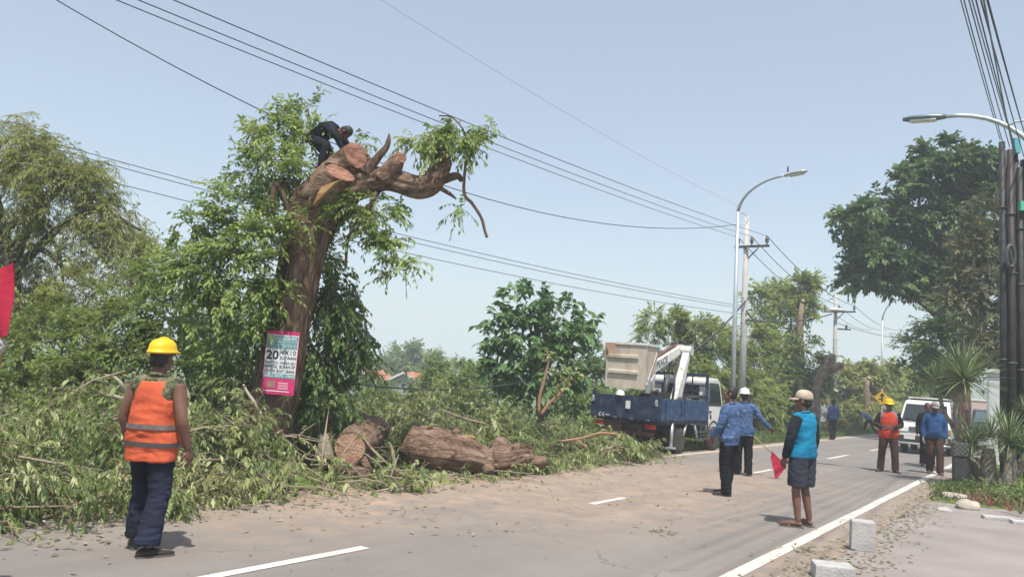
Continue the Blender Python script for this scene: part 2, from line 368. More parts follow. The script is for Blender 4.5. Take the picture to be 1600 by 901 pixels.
# ------------------------------------------------------------------ ground, road, markings, paving
def grid_sheet(name, us, vs, fn, m, kind='structure', ro=True, dz=0.0):
    U, Vv = np.meshgrid(us, vs); x, y = fn(U, Vv); z = G(x, y) + dz
    V = np.stack([x, y, z], -1).reshape(-1, 3); nu = len(us); nv = len(vs)
    idx = np.arange(nu * nv).reshape(nv, nu)
    Q = np.stack([idx[:-1, :-1], idx[:-1, 1:], idx[1:, 1:], idx[1:, :-1]], -1).reshape(-1, 4)
    me = np_mesh(name, V, Q, smooth=True)
    if ro:
        o, s = xyos(V[:, 0], V[:, 1]); a = me.attributes.new('ro', 'FLOAT_VECTOR', 'POINT')
        a.data.foreach_set('vector', np.stack([o, s, 0 * o], -1).astype(np.float32).ravel())
    ob = link(name, me, m)
    if kind: ob['kind'] = kind
    return ob
_o = np.concatenate([-np.geomspace(6000, 60, 26), np.linspace(-56, 40, 97), np.geomspace(44, 6000, 26)])
_s = np.concatenate([-np.geomspace(3000, 40, 12), np.linspace(-36, 80, 80), np.geomspace(84, 8000, 30)])
grid_sheet('ground', _o, _s, osxy, soil, ro=False)
grid_sheet('road', np.linspace(-8.15, -1.72, 14), np.linspace(-30, 130, 110), osxy, asphalt, dz=0.012)
paving_m = mat('paving', (0.225, 0.195, 0.178), 0.9, (0.30, 0.265, 0.245), 1.2, 0.4, 70, lo=0.3, hi=0.7)
def ragged(o, s):
    k = (o < -1.7) * np.vectorize(lambda q: .10 * mnoise.noise(Vector((q * 1.7, 0, 1))) + .05 * mnoise.noise(Vector((q * 6, 0, 2))))(s); e = (s > 14.5) * np.vectorize(lambda q: .25 * mnoise.noise(Vector((q * 1.3, 5, 1))))(o); return osxy(o + k, s + e)
grid_sheet('paving', np.concatenate([[-1.71, -1.5], np.linspace(-1.2, 9, 34)]), np.linspace(-12, 14.6, 150), ragged, paving_m, dz=0.016)
edge_l = grid_sheet('edge_line', np.linspace(-7.75, -7.63, 2), np.linspace(11.5, 90, 90), osxy, road_paint, dz=0.017)
tag(edge_l, 'white painted line along the far left edge of the road', None)
grid_sheet('edge_line', np.linspace(-7.75, -7.63, 2), np.linspace(-6, 3.6, 12), osxy, road_paint, dz=0.017)
grid_sheet('edge_line', np.linspace(-2.31, -2.17, 2), np.linspace(-20, 90, 120), osxy, road_paint, dz=0.017)
def dash_s(u, v): return xyos(*gp(u, v)[:2])[1]
for (a, b) in ((dash_s(270, 906), dash_s(567, 856)), (dash_s(920, 788), dash_s(975, 779)), (dash_s(1168, 740), dash_s(1205, 734)), (dash_s(1292, 717), dash_s(1328, 711.5)), (dash_s(1366, 705), dash_s(1384, 701.5))):
    grid_sheet('lane_dash', np.linspace(-5.08, -4.96, 2), np.linspace(a, b, 8), osxy, road_paint, dz=0.017)
for k in range(4):
    grid_sheet('lane_dash', np.linspace(-5.08, -4.96, 2), np.linspace(46 + 8 * k, 49 + 8 * k, 4), osxy, road_paint, dz=0.017)

# ------------------------------------------------------------------ foliage
def nrm(a): return a / np.maximum(np.linalg.norm(a, axis=-1, keepdims=True), 1e-9)
def leaf_geo(B, D, Nn, ln, wd, curl=0.15, fold=0.12, simple=False):
    """B base, D direction, Nn normal; one folded pointed blade each"""
    n = len(B); W = nrm(np.cross(D, Nn)); Nn = np.cross(W, D); ln = np.broadcast_to(ln, n)[:, None]; wd = np.broadcast_to(wd, n)[:, None]
    tip = B + D * ln - np.array([0, 0, 1]) * curl * ln
    if simple:
        V = np.stack([B, B + D * ln * .5 + W * wd * .5 + Nn * fold * wd, tip, B + D * ln * .5 - W * wd * .5 + Nn * fold * wd], 1)
        T = np.array([[0, 1, 2], [0, 2, 3]])
    else:
        mid = B + D * ln * .5 - np.array([0, 0, 1]) * curl * .2 * ln
        V = np.stack([B, mid + W * wd * .5 + Nn * fold * wd, tip, mid - W * wd * .5 + Nn * fold * wd, mid], 1)
        T = np.array([[0, 1, 4], [0, 4, 3], [4, 1, 2], [4, 2, 3]])
    nv = V.shape[1]
    Tt = (T[None] + (np.arange(n) * nv)[:, None, None]).reshape(-1, 3)
    return V.reshape(-1, 3), Tt, nv
def sprays(rng, P, D, L, K, ll, lw, ang=0.9, droop=0.25, leafdroop=0.25, jit=0.35, simple=False, stem=0.004, fan=False, curl=0.15, clumpvar=None):
    """leafy shoots: returns vertices, triangles, var, material index (0 leaf, 1 stem)"""
    N = len(P); D = nrm(D); L = np.broadcast_to(L, N)
    up = np.array([0, 0, 1.0])
    S = nrm(np.cross(D, up) + rng.normal(0, .25, (N, 3)))
    t = (np.arange(K) + .6) / K
    t = np.broadcast_to(t, (N, K)) + rng.normal(0, .3 / K, (N, K)); t = np.clip(t, 0.05, 1)
    if fan: t = 0.75 + 0.25 * t
    Lk = L[:, None]
    pos = P[:, None] + D[:, None] * (t * Lk)[..., None] - up * (droop * t ** 2 * Lk)[..., None]
    side = np.where(np.arange(K) % 2 == 0, 1., -1.)[None, :, None]
    a = ang * (1 - .45 * t)[..., None] + rng.normal(0, .15, (N, K, 1))
    if fan: a = ang * np.linspace(-1, 1, K)[None, :, None] ; side = 1.0
    tang = D[:, None] - up * (2 * droop * t)[..., None]
    d = nrm(tang) * np.cos(a) + S[:, None] * side * np.sin(a) - up * leafdroop + rng.normal(0, jit * .5, (N, K, 3))
    d = nrm(d).reshape(-1, 3)
    nn = np.cross(S, D)[:, None]; nn = nn * np.sign(nn[..., 2:3] + 1e-6) + up * .45 + np.array([0, -.3, 0]) * 0 + rng.normal(0, jit * .9, (N, K, 3)); nn = nrm(nn).reshape(-1, 3)
    sz = rng.uniform(.6, 1.3, N * K)
    V, T, nv = leaf_geo(pos.reshape(-1, 3), d, nn, ll * sz, lw * sz, curl, simple=simple)
    cv = rng.uniform(.15, .85, N) if clumpvar is None else clumpvar
    var = np.clip(np.repeat(cv, K) + rng.normal(0, .16, N * K), 0, 1); var = np.repeat(var, nv)
    mi = np.zeros(len(T), int)
    if stem:
        A = P; Bm = P + D * (L * .5)[:, None] - up * (droop * .25 * L)[:, None]; E_ = P + D * L[:, None] - up * (droop * L)[:, None]
        W = S; Q = nrm(np.cross(D, S)); vs = []
        for c, r in ((A, stem), (Bm, stem * .8), (E_, stem * .3)):
            for k in range(3):
                an = 2 * math.pi * k / 3; vs.append(c + (W * math.cos(an) + Q * math.sin(an)) * r)
        SV = np.stack(vs, 1).reshape(-1, 3); tt = []
        for i in (0, 3):
            for k in range(3):
                j = (k + 1) % 3; tt += [[i + k, i + j, i + 3 + j], [i + k, i + 3 + j, i + 3 + k]]
        ST_ = (np.array(tt)[None] + (np.arange(N) * 9)[:, None, None]).reshape(-1, 3) + len(V)
        V = np.concatenate([V, SV]); T = np.concatenate([T, ST_]); var = np.concatenate([var, np.full(len(SV), .5)]); mi = np.concatenate([mi, np.ones(len(ST_), int)])
    return V, T, var, mi
def join_np(parts):
    V = []; T = []; va = []; mi = []; b = 0
    for v, t, a, m_ in parts:
        V.append(v); T.append(t + b); va.append(a); mi.append(m_); b += len(v)
    return np.concatenate(V), np.concatenate(T), np.concatenate(va), np.concatenate(mi)
def foliage(name, parts, leaf, stem=None, parent=None, kind=None):
    V, T, va, mi = join_np(parts)
    if parent is not None: V = V - np.array(parent.location)
    o = link(name, np_mesh(name, V, T, va, mi), [leaf, stem or twigm], parent)
    if kind: o['kind'] = kind
    return o
def clump(rng, u, v, Y, ru, rv, n, depth=None, outward=.8, upb=.25, shell=.5, hang=0.0):
    """n shoot origins inside an ellipsoid seen at pixel (u, v) at distance Y"""
    k = Y / F_PX; c = at(u, v, Y); r = np.array([ru * k, (depth if depth else min(ru, rv) * k), rv * k])
    q = nrm(rng.normal(0, 1, (n, 3))); rr = (shell + (1 - shell) * rng.uniform(0, 1, n) ** .6)[:, None]
    p = c + q * rr * r
    d = q * outward + rng.normal(0, .45, (n, 3)) + np.array([0, 0, upb - hang])
    return p, nrm(d)
def clumps_np(rng, lst, K, L, ll, lw, sub=0, **kw):
    """list of ellipsoids; with sub > 0 each one is broken into small tufts so the outline is uneven"""
    ck = {k: kw.pop(k) for k in ('depth', 'outward', 'upb', 'shell', 'hang') if k in kw}
    flat = kw.pop('flat', .7); parts = []
    for (u, v, Y, ru, rv, n) in lst:
        if sub:
            k = Y / F_PX; c, dd = clump(rng, u, v, Y, ru, rv, sub, shell=.35, depth=ck.get('depth'))
            m_ = max(3, n // sub); sz = rng.uniform(.16, .34, sub) * min(ru, rv) * k + .05
            P = np.repeat(c, m_, 0) + nrm(rng.normal(0, 1, (sub * m_, 3))) * (np.repeat(sz, m_) * rng.uniform(.2, 1, sub * m_))[:, None] * np.array([1.25, 1.25, flat])
            D = np.repeat(dd, m_, 0) * ck.get('outward', .8) + rng.normal(0, .5, (sub * m_, 3)) + np.array([0, 0, ck.get('upb', .25) - ck.get('hang', 0)])
            cv = np.repeat(rng.uniform(.1, .9, sub), m_)
        else:
            P, D = clump(rng, u, v, Y, ru, rv, n, **ck); cv = None
        parts.append(sprays(rng, P, D, L * rng.uniform(.6, 1.3, len(P)), K, ll, lw, clumpvar=cv, **kw))
    return parts
def curve_pts(pts, n=6):
    """Catmull-Rom through the points"""
    P = [np.array(p, float) for p in pts]; P = [2 * P[0] - P[1]] + P + [2 * P[-1] - P[-2]]; out = []
    for i in range(1, len(P) - 2):
        for k in range(n):
            t = k / n
            out.append(.5 * ((2 * P[i]) + (-P[i - 1] + P[i + 1]) * t + (2 * P[i - 1] - 5 * P[i] + 4 * P[i + 1] - P[i + 2]) * t * t + (-P[i - 1] + 3 * P[i] - 3 * P[i + 1] + P[i + 2]) * t ** 3))
    out.append(P[-2]); return out
def rad_interp(rs, m_): return list(np.interp(np.linspace(0, 1, m_), np.linspace(0, 1, len(rs)), rs))
def limb_px(path, Y=None, n=6):
    """pixel path [(u, v, Y, radius px)] -> points and radii"""
    pts = curve_pts([at(p[0], p[1], p[2]) for p in path], n)
    return pts, rad_interp([p[3] * p[2] / F_PX for p in path], len(pts))
def add_limbs(mb, root, targets, r0, rng, n=7, mat_=0, sag=.15):
    root = np.array(root)
    for c in targets:
        c = np.array(c); d = c - root; m1 = root + d * .35 + np.array([rng.normal(0, .12), rng.normal(0, .12), .18]) * np.linalg.norm(d) * .6
        m2 = root + d * .7 + rng.normal(0, .06, 3) * np.linalg.norm(d)
        pts = curve_pts([root, m1, m2, c], 4); mb.tube(pts, rad_interp([r0, r0 * .7, r0 * .45, r0 * .15], len(pts)), n, mat_)
def local(parent, pts): return [Vector(p) - Vector(parent.location) for p in pts]

def simple_tree(name, label, base, lst, leaf, K, L, ll, lw, seed, trunk_px=None, trunk_r=.12, barkm=None, group=None, cat='tree', sub=14, limbs=7, kw=None):
    """a tree: trunk, limbs into each clump, crown of leafy shoots"""
    rng = np.random.default_rng(seed); bx, by = base; bz = gz(bx, by)
    t = thing(name, label, cat, (bx, by, bz), 0, group)
    cs = [at(c[0], c[1], c[2]) for c in lst]
    top = np.mean(cs, 0); fork = np.array([bx, by, bz]) * .45 + top * .55; fork[:2] = fork[:2] * .5 + np.array([bx, by]) * .5
    mb = MB(); pts = curve_pts([(bx, by, bz - .1), (bx + rng.normal(0, .05), by, bz + (fork[2] - bz) * .5), fork], 5)
    mb.tube(local(t, pts), rad_interp([trunk_r * 1.25, trunk_r, trunk_r * .8], len(pts)), 9, nz=.1)
    mb.build('trunk', barkm or bark_grey, t)
    ml = MB(); sel = cs if len(cs) <= limbs else [cs[i] for i in rng.choice(len(cs), limbs, False)]
    add_limbs(ml, Vector(fork) - t.location, [Vector(c) - t.location for c in sel], trunk_r * .6, rng, 6)
    ml.build('limbs', barkm or bark_grey, t)
    foliage('crown', clumps_np(rng, lst, K, L, ll, lw, sub=sub, **(kw or {})), leaf, twigm, t)
    return t

def furrow(mb, pts, rad, n=56, big_=.12, fine=.05, seed=0, nsub=4):
    """trunk skin: lumpy buttresses plus long bark furrows running with the grain"""
    pts = [Vector(p) for p in pts]; m_ = (len(pts) - 1) * nsub + 1; rr = np.interp(np.linspace(0, 1, m_), np.linspace(0, 1, len(rad)), rad)
    P = [pts[min(int(i / nsub), len(pts) - 2)].lerp(pts[min(int(i / nsub), len(pts) - 2) + 1], i / nsub - min(int(i / nsub), len(pts) - 2)) for i in range(m_)]
    X = None; rings = []; ln = 0
    for i in range(m_):
        T = (P[min(i + nsub, m_ - 1)] - P[max(i - nsub, 0)]).normalized()
        if X is None: X = T.cross(Vector((0, .3, 1)) if abs(T.z) < .8 else Vector((0, 1, 0))).normalized()
        X = (X - T * X.dot(T)).normalized(); Y = T.cross(X); ln += (P[i] - P[i - 1]).length if i else 0; rg = []
        for k in range(n):
            a = 2 * math.pi * k / n; c_, s_ = math.cos(a), math.sin(a)
            q = Vector((c_ * 1.3, s_ * 1.3, ln * .9 + seed)); lump = mnoise.noise(q) + .5 * mnoise.noise(q * 2.1)
            g_ = mnoise.noise(Vector((c_ * 6, s_ * 6, ln * 1.3 + seed))); h_ = mnoise.noise(Vector((c_ * 13, s_ * 13, ln * 3 + seed)))
            r = rr[i] * (1 + big_ * lump + fine * (1 - 2.6 * abs(g_)) + fine * .5 * h_); rg.append(P[i] + X * (c_ * r) + Y * (s_ * r))
        rings.append(rg)
    mb.loft(rings); return rings

# ---- the felled roadside tree -------------------------------------------------
TY = 11.9
rng = np.random.default_rng(3)
tb = at(424, 652, TY); tb[2] = gz(tb[0], tb[1])
big = thing('lopped_tree', 'huge leaning roadside tree lopped to a stump, with fresh cut faces and leafy shoots', 'tree', tuple(tb))
mb = MB()
pts, rad = limb_px([(415, 668, TY, 42), (424, 630, TY, 37), (440, 560, TY, 33), (456, 480, TY, 31.5), (470, 410, TY, 32), (484, 350, TY, 35), (500, 315, TY, 37)], n=8)
furrow(mb, local(big, pts), rad, 64, .10, .055); mb.build('trunk', bark, big)
def stub(name, path, cutn, cut_mat, n=40, nzv=.16, bm_=bark_red):
    m_ = MB(); pts, rad = limb_px(path, n=12); pl = local(big, pts)
    # slant the last ring onto the plane of the saw cut
    T = (pl[-1] - pl[-2]).normalized(); nv = Vector(cutn).normalized()
    N = len(pl); X = None; rings = []
    for i in range(N):
        Ti = (pl[min(i + 1, N - 1)] - pl[max(i - 1, 0)]).normalized()
        if X is None: X = Ti.cross(Vector((0, 0, 1))).normalized()
        X = (X - Ti * X.dot(Ti)).normalized(); Yv = Ti.cross(X); rg = []
        for k in range(n):
            a = 2 * math.pi * k / n; d = X * math.cos(a) + Yv * math.sin(a); q = (pl[i] + d * rad[i]) * 2.6
            r = rad[i] * (1 + nzv * (mnoise.noise(q) + .5 * mnoise.noise(q * 2.3) + .3 * mnoise.noise(q * 5)))
            p = pl[i] + d * r
            if i == N - 1:
                p = p - T * ((p - pl[i]).dot(nv) / max(T.dot(nv), .25))
            rg.append(p)
        rings.append(rg)
    m_.loft(rings, 0, True, cap=False)
    ob = m_.build(name, bm_, big)
    c = MB(); V = []; fr_ = (1.0, .93, .75, .55, .35, .15)
    for j, q_ in enumerate(fr_):
        for p in rings[-1]:
            w_ = pl[-1] + (p - pl[-1]) * q_; V.append(w_ + nv * (.003 + (.004 + .022 * (mnoise.noise(w_ * 7) + .6 * mnoise.noise(w_ * 19)) if j else 0)))
    V.append(pl[-1] + nv * .006); m2_ = len(fr_)
    c.add(V, [(g * n + k, g * n + (k + 1) % n, (g + 1) * n + (k + 1) % n, (g + 1) * n + k) for g in range(m2_ - 1) for k in range(n)] + [((m2_ - 1) * n + k, (m2_ - 1) * n + (k + 1) % n, m2_ * n) for k in range(n)], 0)
    c.build('cut_face', cut_mat, ob)
    return ob
stub('limb', [(470, 365, TY, 31), (486, 325, TY - .1, 35), (506, 295, TY - .25, 31), (530, 270, TY - .4, 24)], (.42, -.5, .75), wood_cut)
stub('limb', [(490, 330, TY + .1, 31), (515, 288, TY + .1, 33), (540, 258, TY + .05, 28), (556, 244, TY - .06, 24)], (.62, -.74, .25), wood_cut, 7, .05)
# the split plane of paler wood under the nearer cut
sp = MB(); a0 = at(500, 299, TY - .72); a1 = at(535, 283, TY - .66); a2 = at(508, 303, TY - .72); a3 = at(488, 320, TY - .62)
pp = [Vector(at(u, v, TY - (.62 if v < 310 else .58))) - big.location for u, v in ((503, 291), (533, 280), (522, 287), (508, 301), (489, 320), (496, 302))]
sp.add([p for p in pp] + [p + Vector((0, .3, 0)) for p in pp], [tuple(range(6)), tuple(range(11, 5, -1))] + [(i, (i + 1) % 6, 6 + (i + 1) % 6, 6 + i) for i in range(6)])
sp.build('split_wood', wood_yellow, big)
lm = MB(); pts, rad = limb_px([(520, 300, TY + .2, 29), (560, 285, TY + .15, 23), (602, 279, TY + .1, 17), (628, 286, TY + .05, 16), (655, 293, TY, 17), (674, 287, TY, 17), (686, 268, TY, 16), (692, 252, TY, 13), (683, 237, TY, 8)], n=4)
furrow(lm, local(big, pts), rad, 44, .24, .09, 5); lm.build('limb', bark_red, big)
stub('limb', [(600, 280, TY, 18), (612, 265, TY - .05, 16), (621, 251, TY - .1, 12), (625, 247, TY - .12, 10)], (.5, -.8, .35), wood_cut, 12)
lm = MB()
for path in ([(570, 272, TY, 11), (584, 254, TY, 8), (592, 244, TY, 6.5), (603, 231, TY, 5), (607, 220, TY, 4), (608, 209, TY, 1.2)],
             [(672, 290, TY, 10), (695, 280, TY, 8), (714, 275, TY, 6), (722, 283, TY, 3)],
             [(688, 250, TY, 8), (697, 258, TY, 7), (699, 262, TY, 4)],
             [(690, 295, TY, 4), (703, 303, TY, 3), (713, 311, TY, 1.2)],
             [(560, 300, TY + .1, 7), (545, 330, TY + .2, 6), (520, 362, TY + .3, 5), (505, 400, TY + .3, 4)],
             [(590, 300, TY, 4), (570, 335, TY, 3.5), (545, 370, TY, 2.5), (540, 420, TY, 2)],
             [(470, 330, TY, 10), (450, 310, TY - .1, 9), (444, 285, TY - .1, 6)],
             [(460, 350, TY - .3, 6), (440, 300, TY - .4, 5), (428, 290, TY - .5, 4), (424, 345, TY - .5, 2)]):
    pts, rad = limb_px(path, n=5); lm = MB(); lm.tube(local(big, pts), rad, 8, nz=.12); lm.build('broken_limb', bark, big)
# hanging branch
hb = MB(); pts, rad = limb_px([(726, 285, TY - .1, 3), (727, 255, TY - .1, 2.2), (728, 250, TY - .1, 2.2), (725, 300, TY - .1, 2.6), (738, 318, TY - .1, 2.6), (752, 340, TY - .1, 2.4), (757, 358, TY - .1, 2.4), (761, 371, TY - .1, 2.2)][1:], n=5)
hb.tube(local(big, pts), rad, 6); pts, rad = limb_px([(686, 181, TY, 1.2), (705, 183, TY, 1.3), (722, 200, TY, 1.3), (731, 225, TY, 1.5), (727, 255, TY - .1, 2)], n=5)
hb.tube(local(big, pts), rad, 6)
hb.build('hanging_branch', bark, big)
# long loose strip of bark
# shoots
tree_clumps = [
    (440, 190, TY + .2, 42, 34, 60), (425, 240, TY, 42, 40, 90), (450, 270, TY - .2, 40, 34, 80), (398, 265, TY, 30, 25, 35), (470, 215, TY + .3, 24, 40, 40), (480, 160, TY + .3, 14, 22, 10), (420, 165, TY + .2, 20, 20, 14),
    (488, 255, TY + .2, 14, 22, 14),
    (670, 212, TY, 30, 20, 34), (705, 215, TY - .1, 32, 22, 40), (690, 198, TY, 34, 14, 22), (740, 225, TY, 12, 14, 14), (763, 205, TY, 14, 10, 9), (650, 215, TY, 20, 20, 26), (735, 235, TY, 20, 10, 16),
    (566, 222, TY + .3, 12, 9, 8), (586, 246, TY + .2, 12, 8, 6), (721, 325, TY, 10, 12, 8),
    (560, 315, TY - .2, 22, 12, 30), (590, 350, TY, 24, 40, 60), (605, 385, TY, 20, 30, 40), (540, 360, TY + .2, 30, 30, 40), (640, 408, TY, 26, 14, 14), (620, 430, TY, 24, 8, 8), (600, 330, TY, 20, 20, 20),
    (330, 370, TY - .3, 50, 40, 90), (300, 350, TY - .2, 40, 22, 36), (380, 340, TY - .3, 40, 36, 80), (350, 420, TY - .5, 70, 42, 190), (402, 400, TY - .6, 40, 50, 110), (290, 430, TY - .4, 50, 34, 90), (310, 490, TY - .3, 70, 40, 140), (376, 480, TY - .5, 46, 50, 120), (420, 350, TY - .5, 30, 30, 50), (350, 300, TY, 26, 18, 20), (240, 420, TY - .2, 40, 20, 36), (380, 560, TY, 40, 40, 70), (335, 545, TY, 50, 50, 90),
    (505, 400, TY + .4, 26, 30, 50), (522, 334, TY - .45, 14, 8, 8), (476, 348, TY - .6, 12, 8, 6), (440, 450, TY - .55, 14, 10, 6), (428, 405, TY - .7, 18, 20, 12), (446, 362, TY - .65, 16, 10, 7), (424, 470, TY - .65, 16, 18, 8),
]
rng = np.random.default_rng(11)
parts = []
for c in tree_clumps:
    parts += clumps_np(rng, [(c[0], c[1], c[2], c[3], c[4], int(c[5] * 1.35))], 11, .38, .095, .04, sub=max(3, c[5] // 7), ang=1.0, droop=.45 if c[0] > 540 else .3, leafdroop=.5 if c[0] > 540 else .3, stem=.0045, upb=.15)
foliage('leafy_shoots', parts, L_sucker, twigm, big)
# climbing vine that cloaks the far side of the trunk
vt = at(520, 640, TY + .9); vt[2] = gz(vt[0], vt[1])
vine = thing('vine_covered_tree', 'slim tree smothered in hanging vines right of the big trunk', 'tree', tuple(vt))
m_ = MB(); pts, rad = limb_px([(520, 660, TY + .9, 11), (516, 560, TY + .9, 9), (512, 480, TY + .9, 7), (515, 420, TY + .9, 4)], n=5)
m_.tube(local(vine, pts), rad, 9, nz=.1); m_.build('trunk', bark_grey, vine)
rng = np.random.default_rng(12)
vc = [(505, 440, TY + .7, 34, 36, 110), (525, 490, TY + .7, 40, 40, 150), (505, 550, TY + .7, 38, 50, 190), (510, 610, TY + .6, 42, 40, 180), (555, 525, TY + .8, 26, 22, 70), (560, 560, TY + .9, 18, 24, 40), (545, 470, TY + .9, 20, 20, 40), (490, 500, TY + .9, 30, 60, 100)]
foliage('crown', clumps_np(rng, vc, 11, .34, .085, .04, sub=22, hang=.6, droop=.55, leafdroop=.55, stem=.004, outward=.7), leafmat('leaf_vine', [(0.06, 0.12, 0.028), (0.105, 0.185, 0.045), (0.20, 0.28, 0.08)], .38), twigm, vine)

# ---- feathery acacia at the left edge
rng = np.random.default_rng(21)
AY = 16.0
ab = at(40, 640, AY); ab[2] = gz(ab[0], ab[1])
aca = thing('feathery_tree', 'tall olive feathery tree with dark drooping limbs at left edge', 'tree', tuple(ab))
m_ = MB()
for path in ([(40, 690, AY, 22), (35, 600, AY, 19), (20, 500, AY, 17), (10, 400, AY, 14)],
             [(10, 405, AY, 10), (-5, 370, AY, 8), (20, 350, AY - .1, 6), (60, 345, AY - .2, 4), (95, 365, AY - .2, 2)],
             [(12, 390, AY, 9), (30, 380, AY, 6), (75, 395, AY - .2, 5), (105, 425, AY - .2, 2.5)],
             [(15, 410, AY, 8), (0, 330, AY, 6), (-10, 280, AY, 4), (20, 230, AY, 2)],
             [(15, 420, AY, 9), (60, 330, AY + .2, 6), (110, 280, AY + .2, 4), (140, 250, AY + .2, 2)],
             [(15, 430, AY, 8), (100, 350, AY + .1, 5), (160, 330, AY + .1, 4), (220, 360, AY, 2)],
             [(100, 350, AY + .1, 4), (130, 360, AY, 3), (160, 410, AY, 1.5)], [(60, 345, AY - .2, 3), (90, 390, AY - .2, 3), (100, 450, AY - .2, 1.5)]):
    pts, rad = limb_px(path, n=5); m_.tube(local(aca, pts), rad, 9, nz=.12)
m_.build('trunk', mat('bark_dark', (0.045, 0.038, 0.03), 0.9, (0.09, 0.075, 0.06), 6), aca)
ac = [(20, 240, AY, 60, 45, 330), (70, 260, AY, 55, 40, 330), (120, 290, AY, 50, 40, 320), (30, 310, AY - .2, 50, 35, 200), (90, 330, AY, 50, 40, 260), (160, 330, AY, 45, 35, 300), (200, 370, AY, 38, 34, 230), (140, 390, AY, 45, 40, 220), (215, 410, AY, 28, 30, 120), (60, 215, AY, 40, 20, 90), (150, 280, AY, 25, 12, 50), (10, 190, AY, 40, 20, 70), (40, 430, AY + .4, 60, 40, 260), (60, 490, AY + .4, 80, 40, 320), (170, 450, AY + .4, 50, 40, 200), (20, 380, AY + .6, 40, 40, 120)]
foliage('crown', clumps_np(rng, ac, 16, .55, .085, .022, sub=20, hang=.45, droop=.5, leafdroop=.4, stem=.004, simple=True, upb=.3), L_acacia, twigm, aca)

# ---- shrubs behind the brush on the left
def shrub(label, lst, leaf, seed, base_px, K=11, L=.4, ll=.10, lw=.042, sub=18, name='shrub', group='shrubs behind the cut brush', tr=.05, **kw):
    b = at(*base_px)
    return simple_tree(name, label, (b[0], b[1]), lst, leaf, K, L, ll, lw, seed, trunk_r=tr, group=group, cat='shrub', sub=sub, kw=dict(stem=.004, **kw))
SY = 13.5
shrub('dense green shrub under the feathery tree at the left edge', [(10, 540, SY - .5, 70, 60, 330), (90, 560, SY - .6, 70, 60, 330), (40, 620, SY - 1.4, 80, 50, 300)], L_shrub, 31, (40, 660, SY))
shrub('broad leafy shrub behind the worker in the orange vest', [(180, 520, SY, 70, 60, 330), (150, 600, SY - 1, 70, 60, 300), (240, 480, SY, 50, 40, 190)], L_shrub, 32, (180, 660, SY))
shrub('dark shrub between the worker and the leaning trunk', [(270, 540, SY, 60, 70, 300), (330, 600, SY - .5, 60, 60, 240), (380, 520, SY + .3, 50, 60, 200)], L_shrub, 33, (290, 660, SY))
shrub('yellow-green bush at the foot of the feathery tree', [(110, 470, SY + 1.2, 60, 40, 220), (60, 500, SY + 1, 60, 40, 200)], L_acacia, 34, (90, 640, SY + 1.2))

# ---- big-leaved tree in the middle: the largest leaves are parts of their own
rng = np.random.default_rng(41); KY = 21.0
kb = at(845, 668, KY); kb[2] = gz(kb[0], kb[1])
teak = thing('broadleaf_tree', 'round young tree with big glossy leaves in the middle of the verge', 'tree', tuple(kb))
m_ = MB(); pts, rad = limb_px([(848, 680, KY, 9), (845, 620, KY, 7.5), (842, 560, KY, 6), (838, 500, KY, 4)], n=5); m_.tube(local(teak, pts), rad, 9, nz=.1); m_.build('trunk', bark_grey, teak)
m_ = MB(); add_limbs(m_, Vector(at(843, 590, KY)) - teak.location, [Vector(at(u, v, KY + d)) - teak.location for u, v, d in ((790, 540, .2), (900, 500, 0), (815, 480, 0), (860, 470, .2), (870, 560, -.6), (780, 580, .3))], .07, rng, 6)
m_.build('limbs', bark_grey, teak)
kc = [(818, 478, KY, 46, 28, 60), (880, 495, KY, 46, 28, 55), (850, 520, KY - .4, 70, 36, 90), (800, 520, KY, 46, 40, 66), (900, 540, KY, 30, 36, 40), (810, 570, KY - .2, 50, 36, 70), (860, 575, KY - .5, 50, 40, 70), (780, 575, KY + .2, 30, 24, 26), (850, 610, KY + .2, 60, 30, 50), (835, 462, KY, 20, 14, 14), (768, 520, KY, 14, 12, 8), (915, 500, KY, 16, 16, 10)]
P = []; D = []
for c in kc:
    p, d = clump(rng, *c[:5], int(c[5] * 1.0), upb=.35, shell=.55); P.append(p); D.append(d)
P = np.concatenate(P); D = np.concatenate(D)
allp = []
V, T, va, mi = sprays(rng, P, D, .32 * rng.uniform(.7, 1.2, len(P)), 7, .23, .125, ang=1.1, droop=.25, leafdroop=.35, stem=.006, curl=.2)
nl = len(P) * 7; LV = V[:nl * 5].reshape(nl, 5, 3); lva = va[:nl * 5].reshape(nl, 5)
cen = LV.mean(1); score = -(cen[:, 1] - KY) + .3 * cen[:, 2] + rng.normal(0, .15, nl)
pick = np.argsort(-score)[:300]; rest = np.ones(nl, bool); rest[pick] = False
t5 = np.array([[0, 1, 4], [0, 4, 3], [4, 1, 2], [4, 2, 3]])
for i in pick:
    me = np_mesh('leaf', LV[i] - np.array(LV[i][0]), t5, lva[i]); o = link('leaf', me, L_teak, teak); o.location = Vector(LV[i][0]) - teak.location
rv = LV[rest].reshape(-1, 3); rt = (t5[None] + (np.arange(rest.sum()) * 5)[:, None, None]).reshape(-1, 3)
sv = V[nl * 5:]; sT = T[mi == 1] - nl * 5
foliage('crown', [(rv, rt, lva[rest].ravel(), np.zeros(len(rt), int)), (sv, sT, np.full(len(sv), .5), np.ones(len(sT), int))], L_teak, twigm, teak, kind='stuff')

